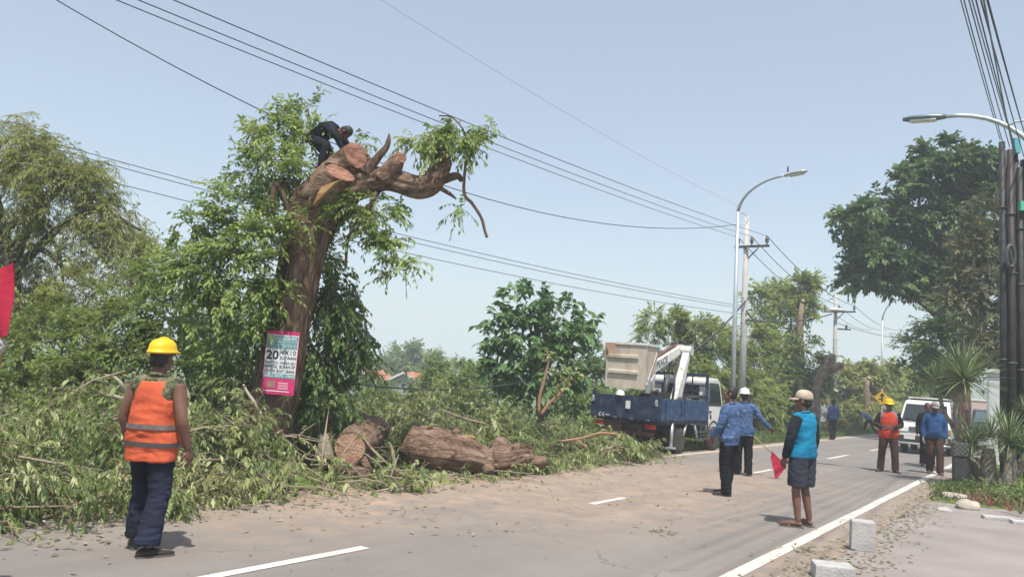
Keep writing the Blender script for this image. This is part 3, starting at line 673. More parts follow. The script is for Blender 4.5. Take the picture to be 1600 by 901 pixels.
# ---- background trees and bushes, left to right
BG = 'bushes and trees beyond the verge'
def bush(label, u, v, Y, lst, leaf, seed, name='bush', cat='bush', **kw):
    d = dict(K=10, L=.02 * Y * .9, ll=.0052 * Y, lw=.0024 * Y, sub=16); d.update(kw)
    dens = d.pop('dens', 1.25); lst = [c[:5] + (int(c[5] * dens),) for c in lst]
    b = at(u, v, Y); ex = {k: d.pop(k) for k in list(d) if k not in ('K', 'L', 'll', 'lw', 'sub', 'trunk_r', 'barkm', 'limbs')}
    return simple_tree(name, label, (b[0], b[1]), lst, leaf, d['K'], d['L'], d['ll'], d['lw'], seed, trunk_r=d.get('trunk_r', .004 * Y), barkm=d.get('barkm'), group=BG, cat=cat, sub=d['sub'], limbs=d.get('limbs', 7), kw=dict(stem=.0003 * Y, simple=True, **ex))
bush('hazy round tree behind the red-roofed house', 635, 600, 98, [(630, 572, 98, 34, 22, 240), (655, 564, 98, 30, 18, 170), (612, 585, 98, 22, 16, 120), (668, 580, 99, 26, 18, 120)], L_far, 51, 'tree', 'tree', trunk_r=.25)
bush('dark bush left of the red-roofed house', 575, 640, 34, [(575, 600, 34, 30, 34, 160), (560, 640, 32, 34, 26, 120)], L_far, 52)
bush('green tree just right of the red-roofed house', 690, 640, 38, [(690, 590, 38, 34, 26, 200), (715, 610, 38, 40, 30, 200), (670, 612, 38, 22, 18, 90)], L_far, 53, 'tree', 'tree', trunk_r=.14)
bush('dark hedge bush left of the broadleaf tree', 750, 645, 30, [(735, 600, 30, 50, 34, 260), (765, 620, 29, 40, 30, 200), (700, 632, 29, 40, 20, 140), (740, 640, 28, 50, 22, 160)], L_shrub, 54)
bush('soft green bamboo-like bush right of the broadleaf tree', 915, 650, 30, [(915, 590, 30, 36, 40, 260), (925, 630, 29, 50, 30, 220), (890, 630, 29, 34, 28, 140), (940, 560, 31, 26, 20, 90)], L_far, 55, hang=.2)
bush('low bush in the gap beside the vine tree', 600, 660, 26, [(590, 625, 27, 26, 22, 90), (625, 640, 26, 26, 16, 90), (660, 645, 25, 30, 14, 80)], L_lime if False else L_far, 56)
FX = dict(K=14, hang=.15, droop=.35)
bush('leafy bushes seen under the raised bucket of the truck', 985, 650, 27, [(975, 625, 27, 40, 26, 200), (1010, 610, 28, 30, 30, 160), (960, 650, 26, 40, 16, 120)], L_far, 57)
bush('feathery light green tree behind the aerial lift truck', 1075, 670, 34, [(1040, 505, 34, 36, 18, 170), (1085, 515, 34, 44, 22, 230), (1060, 550, 34, 60, 30, 280), (1110, 560, 34, 50, 34, 280), (1020, 520, 34, 20, 14, 60), (1080, 600, 34, 70, 36, 300), (1130, 600, 33, 50, 40, 280), (1130, 640, 33, 40, 30, 180)], L_feather, 61, 'tree', 'tree', trunk_r=.16, lw=.0016 * 34, **FX)
bush('feathery tree right of the street lamp', 1180, 675, 36, [(1165, 530, 36, 40, 26, 200), (1150, 570, 36, 50, 34, 240), (1180, 600, 36, 40, 40, 220), (1150, 640, 35, 50, 30, 220), (1200, 640, 35, 36, 34, 180)], L_feather, 62, 'tree', 'tree', trunk_r=.14, lw=.0016 * 36, **FX)
bush('pale thin-crowned tree behind the power pole', 1195, 600, 48, [(1190, 470, 48, 20, 24, 100), (1215, 460, 48, 18, 20, 80), (1200, 505, 48, 16, 18, 60), (1185, 495, 48, 16, 14, 50)], L_feather, 63, 'tree', 'tree', trunk_r=.14)
bush('tufted green tree with a bare lopped stem beside it', 1245, 640, 44, [(1245, 455, 44, 30, 18, 170), (1232, 480, 44, 24, 20, 120), (1262, 478, 44, 20, 18, 90), (1246, 500, 44, 12, 24, 70), (1270, 440, 44, 14, 6, 26)], L_feather, 64, 'tree', 'tree', trunk_r=.22, lw=.0022 * 44)
bush('vine-wrapped trunk standing like a green column', 1235, 675, 42, [(1225, 545, 42, 26, 26, 200), (1255, 560, 42, 34, 30, 240), (1235, 600, 41, 30, 36, 220), (1228, 640, 41, 26, 34, 200), (1270, 590, 41, 26, 26, 120), (1215, 580, 41, 20, 26, 100)], L_shrub, 65, 'tree', 'tree', trunk_r=.2, hang=.4, droop=.5)
HY = 52
bush('tangled creeper thicket beyond the pruned trunk', 1320, 680, HY, [(1310, 600, HY, 34, 30, 240), (1345, 590, HY, 34, 26, 220), (1330, 630, HY - 2, 44, 30, 260), (1375, 590, HY, 30, 20, 160), (1300, 645, HY - 3, 30, 26, 150)], L_acacia, 66, 'thicket', 'thicket', hang=.3)
bush('creeper-hung bushes beside the warning sign', 1375, 680, HY + 4, [(1370, 620, HY + 4, 30, 34, 220), (1405, 600, HY + 6, 30, 24, 200), (1400, 635, HY + 4, 34, 26, 200), (1350, 650, HY, 40, 16, 140)], L_feather, 67, 'thicket', 'thicket', hang=.3)
bush('cut foliage heaped at the foot of the thicket', 1335, 690, 46, [(1320, 668, 44, 34, 14, 160), (1360, 668, 47, 36, 12, 160), (1395, 664, 50, 26, 10, 90)], L_acacia, 68, 'bush', 'bush')
# ---- right side
RY = 36
bush('tall spreading rain tree on the right roadside', 1500, 640, RY, [(1455, 245, RY, 26, 14, 130), (1500, 262, RY, 50, 18, 260), (1540, 270, RY, 30, 18, 160), (1435, 275, RY, 40, 16, 170), (1480, 300, RY, 50, 18, 240), (1540, 310, RY, 34, 20, 180), (1400, 300, RY, 14, 8, 30), (1350, 335, RY, 40, 12, 150), (1400, 345, RY, 46, 18, 220), (1460, 345, RY, 50, 22, 260), (1330, 345, RY, 20, 10, 50), (1365, 372, RY, 34, 14, 150), (1420, 380, RY, 44, 18, 220), (1350, 410, RY, 26, 14, 110), (1390, 415, RY, 44, 18, 220), (1345, 437, RY, 24, 10, 70), (1450, 420, RY, 40, 24, 220), (1500, 400, RY, 50, 40, 300), (1430, 440, RY, 24, 14, 90), (1550, 380, RY, 30, 40, 200), (1380, 445, RY, 18, 8, 40)], L_rain, 71, 'tree', 'tree', trunk_r=.4, K=12, sub=16, limbs=16, depth=2.4, upb=.15, shell=.3, barkm=bark, flat=.4, dens=1.7, ll=.26, lw=.13)
bush('brown-tinged dense tree behind the black cable pipes', 1592, 640, 26, [(1520, 380, 26, 30, 50, 200), (1545, 340, 26, 24, 40, 160), (1510, 450, 26, 36, 50, 240), (1545, 450, 26, 34, 60, 240), (1530, 530, 26, 44, 44, 260), (1575, 480, 27, 34, 70, 240), (1590, 560, 27, 30, 40, 160)], L_dry, 72, 'tree', 'tree', trunk_r=.2, sub=20)
bush('dark lower tree under the rain tree', 1480, 660, 32, [(1480, 490, 32, 44, 36, 240), (1455, 530, 33, 40, 30, 220), (1500, 540, 31, 50, 40, 280), (1540, 520, 30, 40, 44, 240), (1440, 575, 34, 34, 24, 160), (1490, 585, 32, 50, 30, 240), (1550, 575, 30, 40, 36, 220), (1430, 545, 34, 20, 14, 60), (1590, 500, 28, 30, 60, 200), (1585, 400, 28, 26, 60, 160)], L_rain, 73, 'tree', 'tree', trunk_r=.22)
bush('small far bush at the road bend', 1440, 640, 60, [(1435, 610, 60, 26, 20, 160), (1465, 615, 58, 26, 18, 150), (1415, 615, 62, 20, 16, 100)], L_far, 74)
# trees outside the frame that also line this road, so the belt does not stop at the picture edge
bush('leafy tree of the verge beyond the left edge of the picture', -150, 660, 15, [(-150, 400, 15, 120, 120, 500), (-120, 560, 14, 110, 90, 400)], L_shrub, 75, 'tree', 'tree', sub=30)

# ---- distant hazy belt of woodland at the horizon
rng = np.random.default_rng(81)
V = []; T = []
def ridge(Y, h, x0, x1, step, seed):
    r = random.Random(seed); xs = np.arange(x0, x1, step); vs = []; 
    for x in xs:
        q = h * (.65 + .5 * mnoise.noise(Vector((x / (h * 6), seed, 0))) + .3 * mnoise.noise(Vector((x / (h * 1.2), seed + 3, 0))))
        vs.append((x, Y + 8 * mnoise.noise(Vector((x / 30, seed, 5))), max(q, .4)))
    return vs
for k, (Y, h, st) in enumerate(((420, 7, 2.5), (700, 10, 4), (1300, 14, 8))):
    vs = ridge(Y, h, -Y * 1.1, Y * 1.3, st, 4 + k); b = len(V)
    for j, dy in enumerate((0, h * .8, h * 1.9, h * 2.6)):
        for (x, y, q) in vs:
            V.append((x, y + dy + rng.normal(0, st * .2), gz(x, y) - .5 + q * (0, .75, 1, .2)[j] * rng.uniform(.85, 1.15)))
    n = len(vs)
    for j in range(3):
        for i in range(n - 1): T.append((b + j * n + i, b + j * n + i + 1, b + (j + 1) * n + i + 1, b + (j + 1) * n + i))
wd = link('distant_woodland', np_mesh('distant_woodland', V, T, np.full(len(V), .4)), mat('woodland', (0.045, 0.085, 0.035), .9, (0.085, 0.13, 0.05), .35))
tag(wd, 'hazy belt of far woodland along the horizon', 'woodland', kind='stuff')

# ------------------------------------------------------------------ brush heap, logs, litter, grass
FRONT = ([-6, 4, 7, 9, 13, 16, 18], [-7.65, -7.6, -7.45, -7.55, -8.0, -7.75, -7.9])
def pile_h(o, s):
    """height of the heap of cut branches over the verge"""
    ridge = np.interp(s, [-6, 0, 4, 6.5, 8, 9.5, 11, 13, 15, 16.6, 18], [1.05, 1.05, 1.0, .95, .8, .85, .95, .8, .5, .36, 0])
    d = np.interp(s, *FRONT) - o                        # distance back from the front edge
    up = np.interp(d, [-.1, 0, .35, 1.0, 2.2, 4.0, 5.6], [0, .08, .38, .72, 1, .9, 0])
    low = np.interp(d, [-.1, 0, .35, 1.3, 2.0, 3.0, 4.2, 5.6], [0, .06, .14, .18, .5, 1, .9, 0])   # trodden flat in front of the logs
    k = sstep(6.6, 8.2, s) * (1 - sstep(12.6, 14.2, s)); return ridge * (up * (1 - k) + low * k)
def pile_pts(o, s, f):
    x, y = osxy(o, s); lump = np.array([mnoise.noise(Vector((a * 1.1, b * 1.1, 3))) + .5 * mnoise.noise(Vector((a * 2.7, b * 2.7, 9))) for a, b in zip(o, s)])
    h = pile_h(o, s); return np.stack([x, y, G(x, y) + h * f * (1 + .38 * lump)], -1), h
def pile_branches(n, s0, s1, lo, hi, seed, L=.40, ll=.070, lw=.025, K=14, fr=1.0, per=20, stems=None):
    """cut boughs lying on the heap: each carries several shoots that share its direction and state of wilting"""
    rng = np.random.default_rng(seed); s = rng.uniform(s0, s1, n); d = rng.uniform(0, 1, n) ** 1.4 * 5.2 * fr; o = np.interp(s, *FRONT) - d
    P, h = pile_pts(o, s, rng.uniform(lo, hi, n)); k = h > .02; P, o, s = P[k], o[k], s[k]; n = len(P)
    ang = rng.uniform(0, 2 * math.pi, n); D = np.stack([np.cos(ang) * .9, np.sin(ang) * .7, rng.normal(.05, .3, n)], -1); D[:, :2] += np.array([CT, -ST]) * .5; D = nrm(D)
    cv = np.clip(.36 + np.array([.5 * mnoise.noise(Vector((a * .8, b * .8, 7))) for a, b in zip(o, s)]) + rng.normal(0, .2, n), 0, 1)
    t = rng.uniform(0, 1, (n, per)); bl = rng.uniform(.5, 1.1, n)
    Q = P[:, None] + D[:, None] * (t * bl[:, None])[..., None] + rng.normal(0, .06, (n, per, 3)); E_ = D[:, None] * .8 + rng.normal(0, .5, (n, per, 3)); E_[..., 2] -= .15
    if stems is not None:
        for i in range(0, n, 2):
            a = P[i] - D[i] * .25; b_ = P[i] + D[i] * bl[i] + np.array([0, 0, -.1]); m2 = (a + b_) / 2 + np.array([0, 0, .07]); stems.append((a, m2, b_, rng.uniform(.006, .019)))
    Q = Q.reshape(-1, 3); E_ = E_.reshape(-1, 3); cvr = np.repeat(cv, per); qo, qs = xyos(Q[:, 0], Q[:, 1])
    tip = Q + E_ * .3; uu = CX + F_PX * tip[:, 0] / tip[:, 1]; log_zone = (uu > 478) & (uu < 850) & (tip[:, 1] < np.interp(uu, [478, 600, 850], [12.6, 13.6, 13.6])) & (Q[:, 2] - G(Q[:, 0], Q[:, 1]) > .10)   # cleared in front of the logs
    keep = ~log_zone | (rng.uniform(0, 1, len(Q)) < .06); Q, E_, cvr = Q[keep], E_[keep], cvr[keep]; zz = ((uu > 470) & (uu < 860) & (tip[:, 1] < 13.4))[keep]
    Lr = L * rng.uniform(.55, 1.2, len(Q)) * np.where(zz, .6, 1); sz = np.repeat(rng.uniform(.75, 1.2, n), per)
    fan_ = rng.uniform(0, 1, len(Q)) < .45
    A_ = sprays(rng, Q[~fan_], E_[~fan_], Lr[~fan_], K, ll, lw, ang=.75, droop=.5, leafdroop=.45, jit=.45, stem=.004, curl=.25, simple=True, clumpvar=cvr[~fan_])
    B_ = sprays(rng, Q[fan_], E_[fan_], Lr[fan_] * .7, 8, ll * 1.3, lw * 1.2, ang=1.5, droop=.3, leafdroop=.55, jit=.3, stem=.005, curl=.35, fan=True, clumpvar=np.clip(cvr[fan_] + .1, 0, 1))
    return join_np([A_, B_])
stems = []
parts = [pile_branches(330, -5, 7.5, .6, 1.08, 1, stems=stems), pile_branches(290, 6.5, 14, .55, 1.05, 2, stems=stems), pile_branches(120, 13, 17.8, .4, 1.1, 3, stems=stems), pile_branches(120, -5, 17, .1, .9, 4, fr=.2, per=12, stems=stems), pile_branches(26, -4, 17, 1.1, 1.45, 5, L=.6, stems=stems), pile_branches(44, 9.5, 14, .95, 1.35, 6, fr=.9), pile_branches(150, 6.3, 13.5, .02, .3, 7, fr=.42, per=10, L=.3)]
brush = foliage('brush_heap', parts, L_brush, twigm, kind='stuff')
tag(brush, 'long heap of cut leafy branches along the far verge', 'brush heap')
sm_ = MB()
for (a, m2, b_, r_) in stems: sm_.tube([a, m2, b_], [r_, r_ * .8, r_ * .35], 5)
so_ = sm_.build('brush_stems', [mat('stem_pale', (0.20, 0.16, 0.11), .85, (0.34, 0.28, 0.20), 3)]); tag(so_, 'tangle of thin cut stems poking out of the leafy heap', 'stems', kind='stuff')
# soil and shade core below the leaves
def bare_branch(label, paths, m=None, leafy=0, seed=0, name='fallen_branch'):
    """a cut branch: stem with forks, and a few leafy twigs at the ends"""
    p0 = at(*paths[0][0][:3]); b = thing(name, label, 'branch', (p0[0], p0[1], gz(p0[0], p0[1])), 0, 'cut branches in the heap')
    m_ = MB(); tips = []
    for path in paths:
        pts, rad = limb_px(path, n=4); m_.tube(local(b, pts), rad, 7, nz=.1); tips.append((pts[-1], pts[-1] - pts[-3]))
    m_.build('stem', m or twigm, b)
    if leafy:
        r = np.random.default_rng(seed); P = np.repeat(np.array([t[0] for t in tips]), leafy, 0); D = np.repeat(np.array([t[1] for t in tips]), leafy, 0)
        D = nrm(D) + r.normal(0, .6, D.shape)
        foliage('leaves', [sprays(r, P + r.normal(0, .08, P.shape), D, .4 * r.uniform(.6, 1.2, len(P)), 9, .13, .05, droop=.5, leafdroop=.5, stem=.004)], L_brush, twigm, b)
    return b
pale = mat('peeled_branch', (0.30, 0.25, 0.19), .85, (0.45, 0.38, 0.30), 9)
bare_branch('pale forked branch sticking out left of the orange vest worker', [[(197, 617, 10, 3.2), (190, 600, 9.9, 3), (178, 589, 9.9, 2.4), (160, 585, 9.9, 1.6)], [(205, 628, 10, 3.6), (182, 620, 9.8, 3.4), (168, 618, 9.8, 3), (163, 640, 9.8, 2.6), (158, 652, 9.8, 1.6), (132, 660, 9.8, 1.2)], [(200, 632, 10, 3), (178, 634, 9.8, 2.6), (160, 652, 9.7, 2)]], pale)
bare_branch('pale stripped branch right of the orange vest worker', [[(305, 690, 9.8, 2.4), (322, 675, 9.8, 2.6), (345, 665, 9.9, 1.8)], [(310, 700, 9.8, 2.2), (325, 685, 9.8, 2), (340, 668, 9.9, 1.2)]], pale)
bare_branch('long thin branch lying over the heap near the feet of the shrubs', [[(100, 738, 9, 2.4), (130, 730, 8.9, 2), (160, 722, 8.9, 1.4)], [(125, 732, 8.9, 1.6), (140, 718, 9, 1)]], pale)
bare_branch('arched dark branch under the roadside banner', [[(405, 650, 11, 3), (398, 630, 10.9, 3), (386, 612, 10.9, 2.4), (380, 600, 10.9, 1.4)], [(404, 640, 11, 2), (412, 652, 11, 2)]], pale, 2, 5)
bare_branch('orange-barked upright branch in front of the broadleaf tree', [[(842, 646, 17, 3), (843, 622, 17, 2.6), (850, 595, 17, 2.4), (856, 570, 17, 1.8), (858, 555, 17, 1)], [(845, 648, 17, 3), (860, 628, 17, 2.6), (878, 612, 17, 2.2), (892, 590, 17, 1.2)], [(868, 622, 17, 1.8), (870, 606, 17, 1.4), (875, 598, 17, .8)]], wood_orange, 9, 6)
bare_branch('thin curved branch reaching towards the truck', [[(870, 690, 15.8, 2), (910, 684, 15.8, 2), (940, 676, 15.8, 1.8), (975, 680, 15.8, 1.2)], [(900, 686, 15.8, 1.6), (918, 700, 15.7, 1)]], wood_orange, 6, 7)
bare_branch('grey forked sticks left of the small sawn log', [[(520, 735, 11.9, 2.4), (500, 712, 11.9, 2.2), (485, 694, 11.9, 2), (470, 686, 11.9, 1.4)], [(505, 720, 11.9, 1.8), (480, 716, 11.9, 1.6), (462, 704, 11.9, 1)]], twigm)
bare_branch('stick leaning between the two sawn logs', [[(618, 744, 12, 3.6), (616, 722, 12, 3.4), (612, 700, 12.1, 2.6), (606, 690, 12.1, 2)]], twigm)
bare_branch('long stick fallen across the small sawn log', [[(655, 752, 11.5, 1.6), (620, 735, 11.6, 2), (585, 705, 11.7, 2), (566, 680, 11.9, 1.4)], [(600, 720, 11.6, 1.4), (580, 722, 11.6, 1)]], twigm)
bare_branch('freshly split orange branch end behind the long log', [[(715, 681, 13.6, 2.6), (730, 682, 13.6, 3.2), (743, 684, 13.5, 2.2)]], wood_orange)
bare_branch('thick grey branch end at the lower left corner', [[(-30, 812, 8.2, 5), (0, 806, 8.1, 5), (25, 805, 8.0, 4), (45, 810, 7.9, 2.5)]], bark_grey)
bare_branch('slim twig arching over the middle of the heap', [[(690, 640, 14.5, 1.6), (720, 652, 14.3, 1.8), (760, 662, 14.2, 1.2)], [(710, 650, 14.3, 1.2), (700, 668, 14.2, .8)]], twigm, 5, 8)
bare_branch('pale twig poking up behind the long log', [[(650, 668, 14.2, 1.2), (668, 655, 14.2, 1.4), (690, 650, 14.2, 1)], [(660, 661, 14.2, 1), (690, 664, 14.2, .8)]], pale)
bare_branch('leafy branch thrown down at the heap edge by the road', [[(560, 772, 10.2, 2), (600, 765, 10.2, 1.8), (640, 755, 10.4, 1.2)]], twigm, 14, 9)
bare_branch('leafy branch lying at the right tip of the heap', [[(935, 705, 16.6, 2), (960, 698, 16.7, 1.8), (990, 702, 16.6, 1.2)], [(950, 702, 16.6, 1.6), (970, 690, 16.7, 1)]], twigm, 12, 10)

def log(label, path, cuts, m=bark_red, nz=.16, n=20, knobs=(), name='log', face=wood_face, nscale=2.8):
    c = at(path[0][0], path[0][1], path[0][2]); b = thing(name, label, 'log', (c[0], c[1], gz(c[0], c[1])), 0, 'sawn logs by the road')
    pts, rad = limb_px(path, n=7); pl = local(b, pts); m_ = MB(); furrow(m_, pl, rad, 60, nz * 1.15, .075, path[0][0])
    for kp in knobs:
        p2, r2 = limb_px(kp, n=4); m_.tube(local(b, p2), r2, 10, nz=.15)
    m_.build('bark', m, b)
    for e in cuts:
        i, j = (0, 1) if e == 0 else (-1, -2); d = (pl[i] - pl[j]).normalized(); X = d.orthogonal().normalized(); Y = d.cross(X); r = rad[i]
        V = []; nn_ = 22
        for rr in (.97, .6, 0.25):
            for k in range(nn_):
                a = 2 * math.pi * k / nn_; q = X * math.cos(a) + Y * math.sin(a)
                V.append(pl[i] + q * r * rr * (1 + nz * .5 * mnoise.noise((pl[i] + q * r) * nscale)) + d * (.012 + .010 * mnoise.noise(q * 3 + Vector((rr * 4, 0, 0)))))
        V.append(pl[i] + d * .014)
        Fs = [(g * nn_ + k, g * nn_ + (k + 1) % nn_, (g + 1) * nn_ + (k + 1) % nn_, (g + 1) * nn_ + k) for g in range(2) for k in range(nn_)] + [(2 * nn_ + k, 2 * nn_ + (k + 1) % nn_, 3 * nn_) for k in range(nn_)]
        c_ = MB(); c_.add(V, Fs, 0); c_.build('cut_face', face, b)
    return b
log('short thick log with its round sawn face turned to the road', [(547, 700, 11.85, 24), (556, 692, 12.2, 25), (573, 681, 12.9, 25), (590, 672, 13.5, 20)], [0], bark_red, knobs=[[(566, 705, 12.1, 10), (572, 722, 11.9, 9), (578, 738, 11.8, 6)]])
log('long heavy reddish log lying beside the road', [(634, 686, 12.5, 21), (650, 694, 12.5, 27), (680, 700, 12.55, 27), (715, 707, 12.6, 24), (745, 716, 12.6, 22), (766, 722, 12.6, 19)], [0, 1], bark_red, .22, 24, knobs=[[(706, 690, 12.7, 8), (713, 676, 12.8, 7), (714, 671, 12.85, 5)], [(758, 718, 12.55, 14), (763, 733, 12.4, 11), (765, 739, 12.35, 8)]])
log('broken forked chunk of log at the right end of the long log', [(768, 714, 12.75, 18), (790, 712, 12.8, 17), (812, 707, 12.9, 16), (828, 706, 13.0, 12)], [1], bark_red, .24, 20, knobs=[[(775, 706, 12.85, 15), (783, 692, 13.05, 13), (786, 686, 13.1, 9)]])
log('stubby grey log end standing left of the short thick log', [(510, 722, 12.1, 12), (508, 705, 12.2, 11), (506, 690, 12.3, 10), (505, 680, 12.35, 8)], [1], bark_grey)
log('small rounded log piece beyond the broken forked chunk', [(832, 722, 13.2, 8), (842, 721, 13.2, 8.5), (853, 720, 13.3, 7.5)], [1], bark_red)
log('small sawn log piece beside the vest worker at the road edge', [(283, 784, 9.0, 7), (297, 783, 9.0, 8), (309, 782, 9.0, 7.5)], [1], bark_grey)
log('knotty orange chunk lying under the short thick log', [(525, 722, 11.8, 9), (540, 730, 11.75, 10), (556, 735, 11.7, 8), (574, 741, 11.6, 7)], [1], bark_red)

# litter: fallen leaves and chips scattered over road and shoulder
def scatter_flat(n, fo, fs, ll, lw, seed, leaf, name, label, cat, tilt=.25, dz=.02, clump_at=None):
    rng = np.random.default_rng(seed); o = fo(rng, n); s = fs(rng, n)
    if clump_at:
        for (u, v, m_, sp) in clump_at:
            g = gp(u, v); co, cs = xyos(g[0], g[1]); o = np.concatenate([o, co + rng.normal(0, sp, m_)]); s = np.concatenate([s, cs + rng.normal(0, sp, m_)])
    n = len(o); x, y = osxy(o, s); B = np.stack([x, y, G(x, y) + dz + rng.uniform(0, .012, n)], -1)
    a = rng.uniform(0, 6.283, n); D = nrm(np.stack([np.cos(a), np.sin(a), rng.normal(.02, tilt * .3, n)], -1)); Nn = nrm(np.stack([rng.normal(0, tilt, n), rng.normal(0, tilt, n), np.ones(n)], -1))
    sz = rng.uniform(.5, 1.3, n); V, T, nv = leaf_geo(B, D, Nn, ll * sz, lw * sz, .0, .15, simple=True)
    ob = link(name, np_mesh(name, V, T, np.repeat(rng.uniform(0, 1, n), nv)), leaf); tag(ob, label, cat, kind='stuff'); return ob
scatter_flat(5200, lambda r, n: -7.6 + r.exponential(.38, n) - .5, lambda r, n: r.uniform(-4, 18, n), .085, .03, 201, L_litter, 'leaf_litter', 'fallen leaves and chips scattered along the heap edge', 'leaf litter', clump_at=[(1035, 833, 22, .12), (1260, 860, 30, .14), (620, 712, 10, .2), (1395, 835, 8, .2), (1290, 882, 10, .1), (90, 855, 40, .25), (640, 810, 12, .5), (745, 830, 10, .5), (560, 800, 26, .5), (1190, 790, 10, .5), (1000, 800, 14, .8), (870, 760, 60, 1.2)])
scatter_flat(420, lambda r, n: r.uniform(-7.6, -1.8, n), lambda r, n: r.uniform(3, 34, n), .05, .02, 202, L_litter, 'road_litter', 'sparse dry leaves blown across the asphalt', 'leaf litter')
scatter_flat(1800, lambda r, n: -1.62 + r.normal(0, .2, n), lambda r, n: r.uniform(5, 20, n), .06, .03, 203, L_litter, 'verge_litter', 'dry leaf crumbs along the right road edge', 'leaf litter')

def grass(label, n, region, seed, h=.22, leaf=L_grass, name='grass'):
    rng = np.random.default_rng(seed); o, s = region(rng, n); x, y = osxy(o, s); B = np.stack([x, y, G(x, y) - .01], -1)
    D = nrm(np.stack([rng.normal(0, .4, n), rng.normal(0, .4, n), np.ones(n)], -1)); Nn = nrm(rng.normal(0, 1, (n, 3)))
    sz = rng.uniform(.5, 1.4, n); V, T, nv = leaf_geo(B, D, Nn, h * sz, .02 * sz * h / .2, .25, .1)
    vr = np.clip(.5 + np.array([.5 * mnoise.noise(Vector((a * .6, b * .6, 2))) for a, b in zip(o, s)]) + rng.normal(0, .18, n), 0, 1)
    ob = link(name, np_mesh(name, V, T, np.repeat(vr, nv)), leaf); return tag(ob, label, 'grass', kind='stuff')
grass('green grass verge under and behind the aerial lift truck', 30000, lambda r, n: (-8.1 - np.abs(r.normal(0, 2.6, n)), r.uniform(14, 34, n)), 211, .26)
grass('rough grass on the far verge by the pruning crew', 16000, lambda r, n: (-8.2 - np.abs(r.normal(0, 2.2, n)), r.uniform(34, 64, n)), 212, .32)
grass('bright grass patch in the gap behind the heap', 12000, lambda r, n: (r.uniform(-20, -12.5, n), r.uniform(10, 24, n)), 213, .45)
grass('weedy grass round the planting bed on the right', 5200, lambda r, n: (-1.75 + np.abs(r.normal(0, .8, n)), r.uniform(15.0, 24, n)), 214, .14, L_dry)
grass('green grass at the foot of the yucca', 2200, lambda r, n: (r.normal(-1.3, .25, n), r.normal(17.2, .5, n)), 215, .2, L_grass)

# ------------------------------------------------------------------ house far behind
hp = at(628, 594, 72); hx, hy = hp[0], hp[1]; hz0 = gz(hx, hy)
hs = thing('house', 'small house with red tiled gable roofs far behind the trees', 'house', (hx, hy, hz0), R(-8))
wallm = mat('plaster_grey', (0.25, 0.27, 0.29), .9, (0.32, 0.33, 0.34), 2); tile = mat('roof_tile', (0.36, 0.13, 0.085), .85, (0.46, 0.19, 0.12), 3, .5, 12); trimw = mat('fascia', (0.62, 0.58, 0.55), .7)
zt = hp[2] - hz0
for (cx_, cy_, wd_, dp, rz) in ((1.2, 0, 5.6, 7, 0.2), (-3.2, .6, 4.6, 6, -.35)):
    w_ = MB(); eave = zt - .55 + rz * .2
    w_.prism([(-wd_ / 2 + .3, 0), (wd_ / 2 - .3, 0), (wd_ / 2 - .3, eave), (0, eave + 1.25), (-wd_ / 2 + .3, eave)], -dp / 2, dp / 2, axis='y'); wl = w_.build('wall', wallm, hs); wl.location = (cx_, cy_, 0)
    r_ = MB()
    for sx_ in (-1, 1):
        r_.prism([(0, eave + 1.42), (sx_ * wd_ / 2, eave - .05), (sx_ * wd_ / 2, eave - .17), (0, eave + 1.30)], -dp / 2 - .35, dp / 2 + .35, axis='y')
    rf = r_.build('roof', tile, hs); rf.location = (cx_, cy_, 0)
    f_ = MB()
    for sx_ in (-1, 1): f_.prism([(0, eave + 1.47), (sx_ * wd_ / 2, eave), (sx_ * wd_ / 2, eave - .2), (0, eave + 1.27)], -dp / 2 - .41, -dp / 2 - .36, axis='y')
    f_.build('fascia', trimw, rf)
    wn = MB(); wn.box((0, -dp / 2 - .02, eave - 1.2), (1.1, .06, 1.1)); wo_ = wn.build('window', glass_dark, wl)

# ------------------------------------------------------------------ poles, lamps, cables
def lathe(mb, prof, mat_=0, n=12, c=(0, 0, 0)):
    mb.loft([[Vector((c[0] + r * math.cos(2 * math.pi * k / n), c[1] + r * math.sin(2 * math.pi * k / n), c[2] + z)) for k in range(n)] for r, z in prof], mat_)
def power_pole(label, u, v, Y, v_top, arm_v, arm_half, arm_dir, ins):
    p = at(u, v, Y); z0 = gz(p[0], p[1]); top = at(u, v_top, Y)[2] - z0; az = at(u, arm_v, Y)[2] - z0
    t = thing('power_pole', label, 'power pole', (p[0], p[1], z0), 0, 'power poles along the far verge')
    m_ = MB(); m_.tube([(0, 0, -.2), (0, 0, top * .5), (0, 0, top)], [.17, .14, .10], 12); m_.build('mast', pole_grey, t)
    d = Vector(arm_dir).normalized(); m_ = MB(); rot = Matrix.Rotation(math.atan2(d.y, d.x), 3, 'Z')
    c0, c1 = arm_half; m_.box(d * (c0 + c1) / 2 + Vector((0, 0, az)) + rot @ Vector((0, -.15, 0)), (c1 - c0, .09, .10), 0, rot); m_.build('crossarm', steel_dark, t)
    m_ = MB(); m_.tube([d * .55 + Vector((0, 0, az - .04)), Vector((0, 0, az - .6))], .03, 6); m_.build('brace', steel_dark, t)
    out = []
    for q in ins:
        b = d * q + Vector((0, 0, az + .05)) + rot @ Vector((0, -.15, 0)); i_ = MB(); lathe(i_, [(.03, 0), (.03, .1), (.09, .11), (.09, .15), (.05, .17), (.085, .21), (.085, .25), (.045, .27), (.06, .34), (.03, .37)], 0, 10, b); i_.build('insulator', insul, t)
        out.append(t.location + b + Vector((0, 0, .38)))
    for k in range(4):
        m_ = MB(); m_.tube([(-.2, -.1, top * .62 - k * .55), (.2, -.1, top * .62 - k * .55)], .012, 5); m_.build('step_bolt', steel_dark, t)
    return t, out, az
armd = (CT, -ST, 0)
pp1, ins1, az1 = power_pole('nearer power pole with a dark crossarm beside the street lamp', 1163, 480, 32, 338, 386, (-.45, 1.05), armd, (-.3, .3, .95))
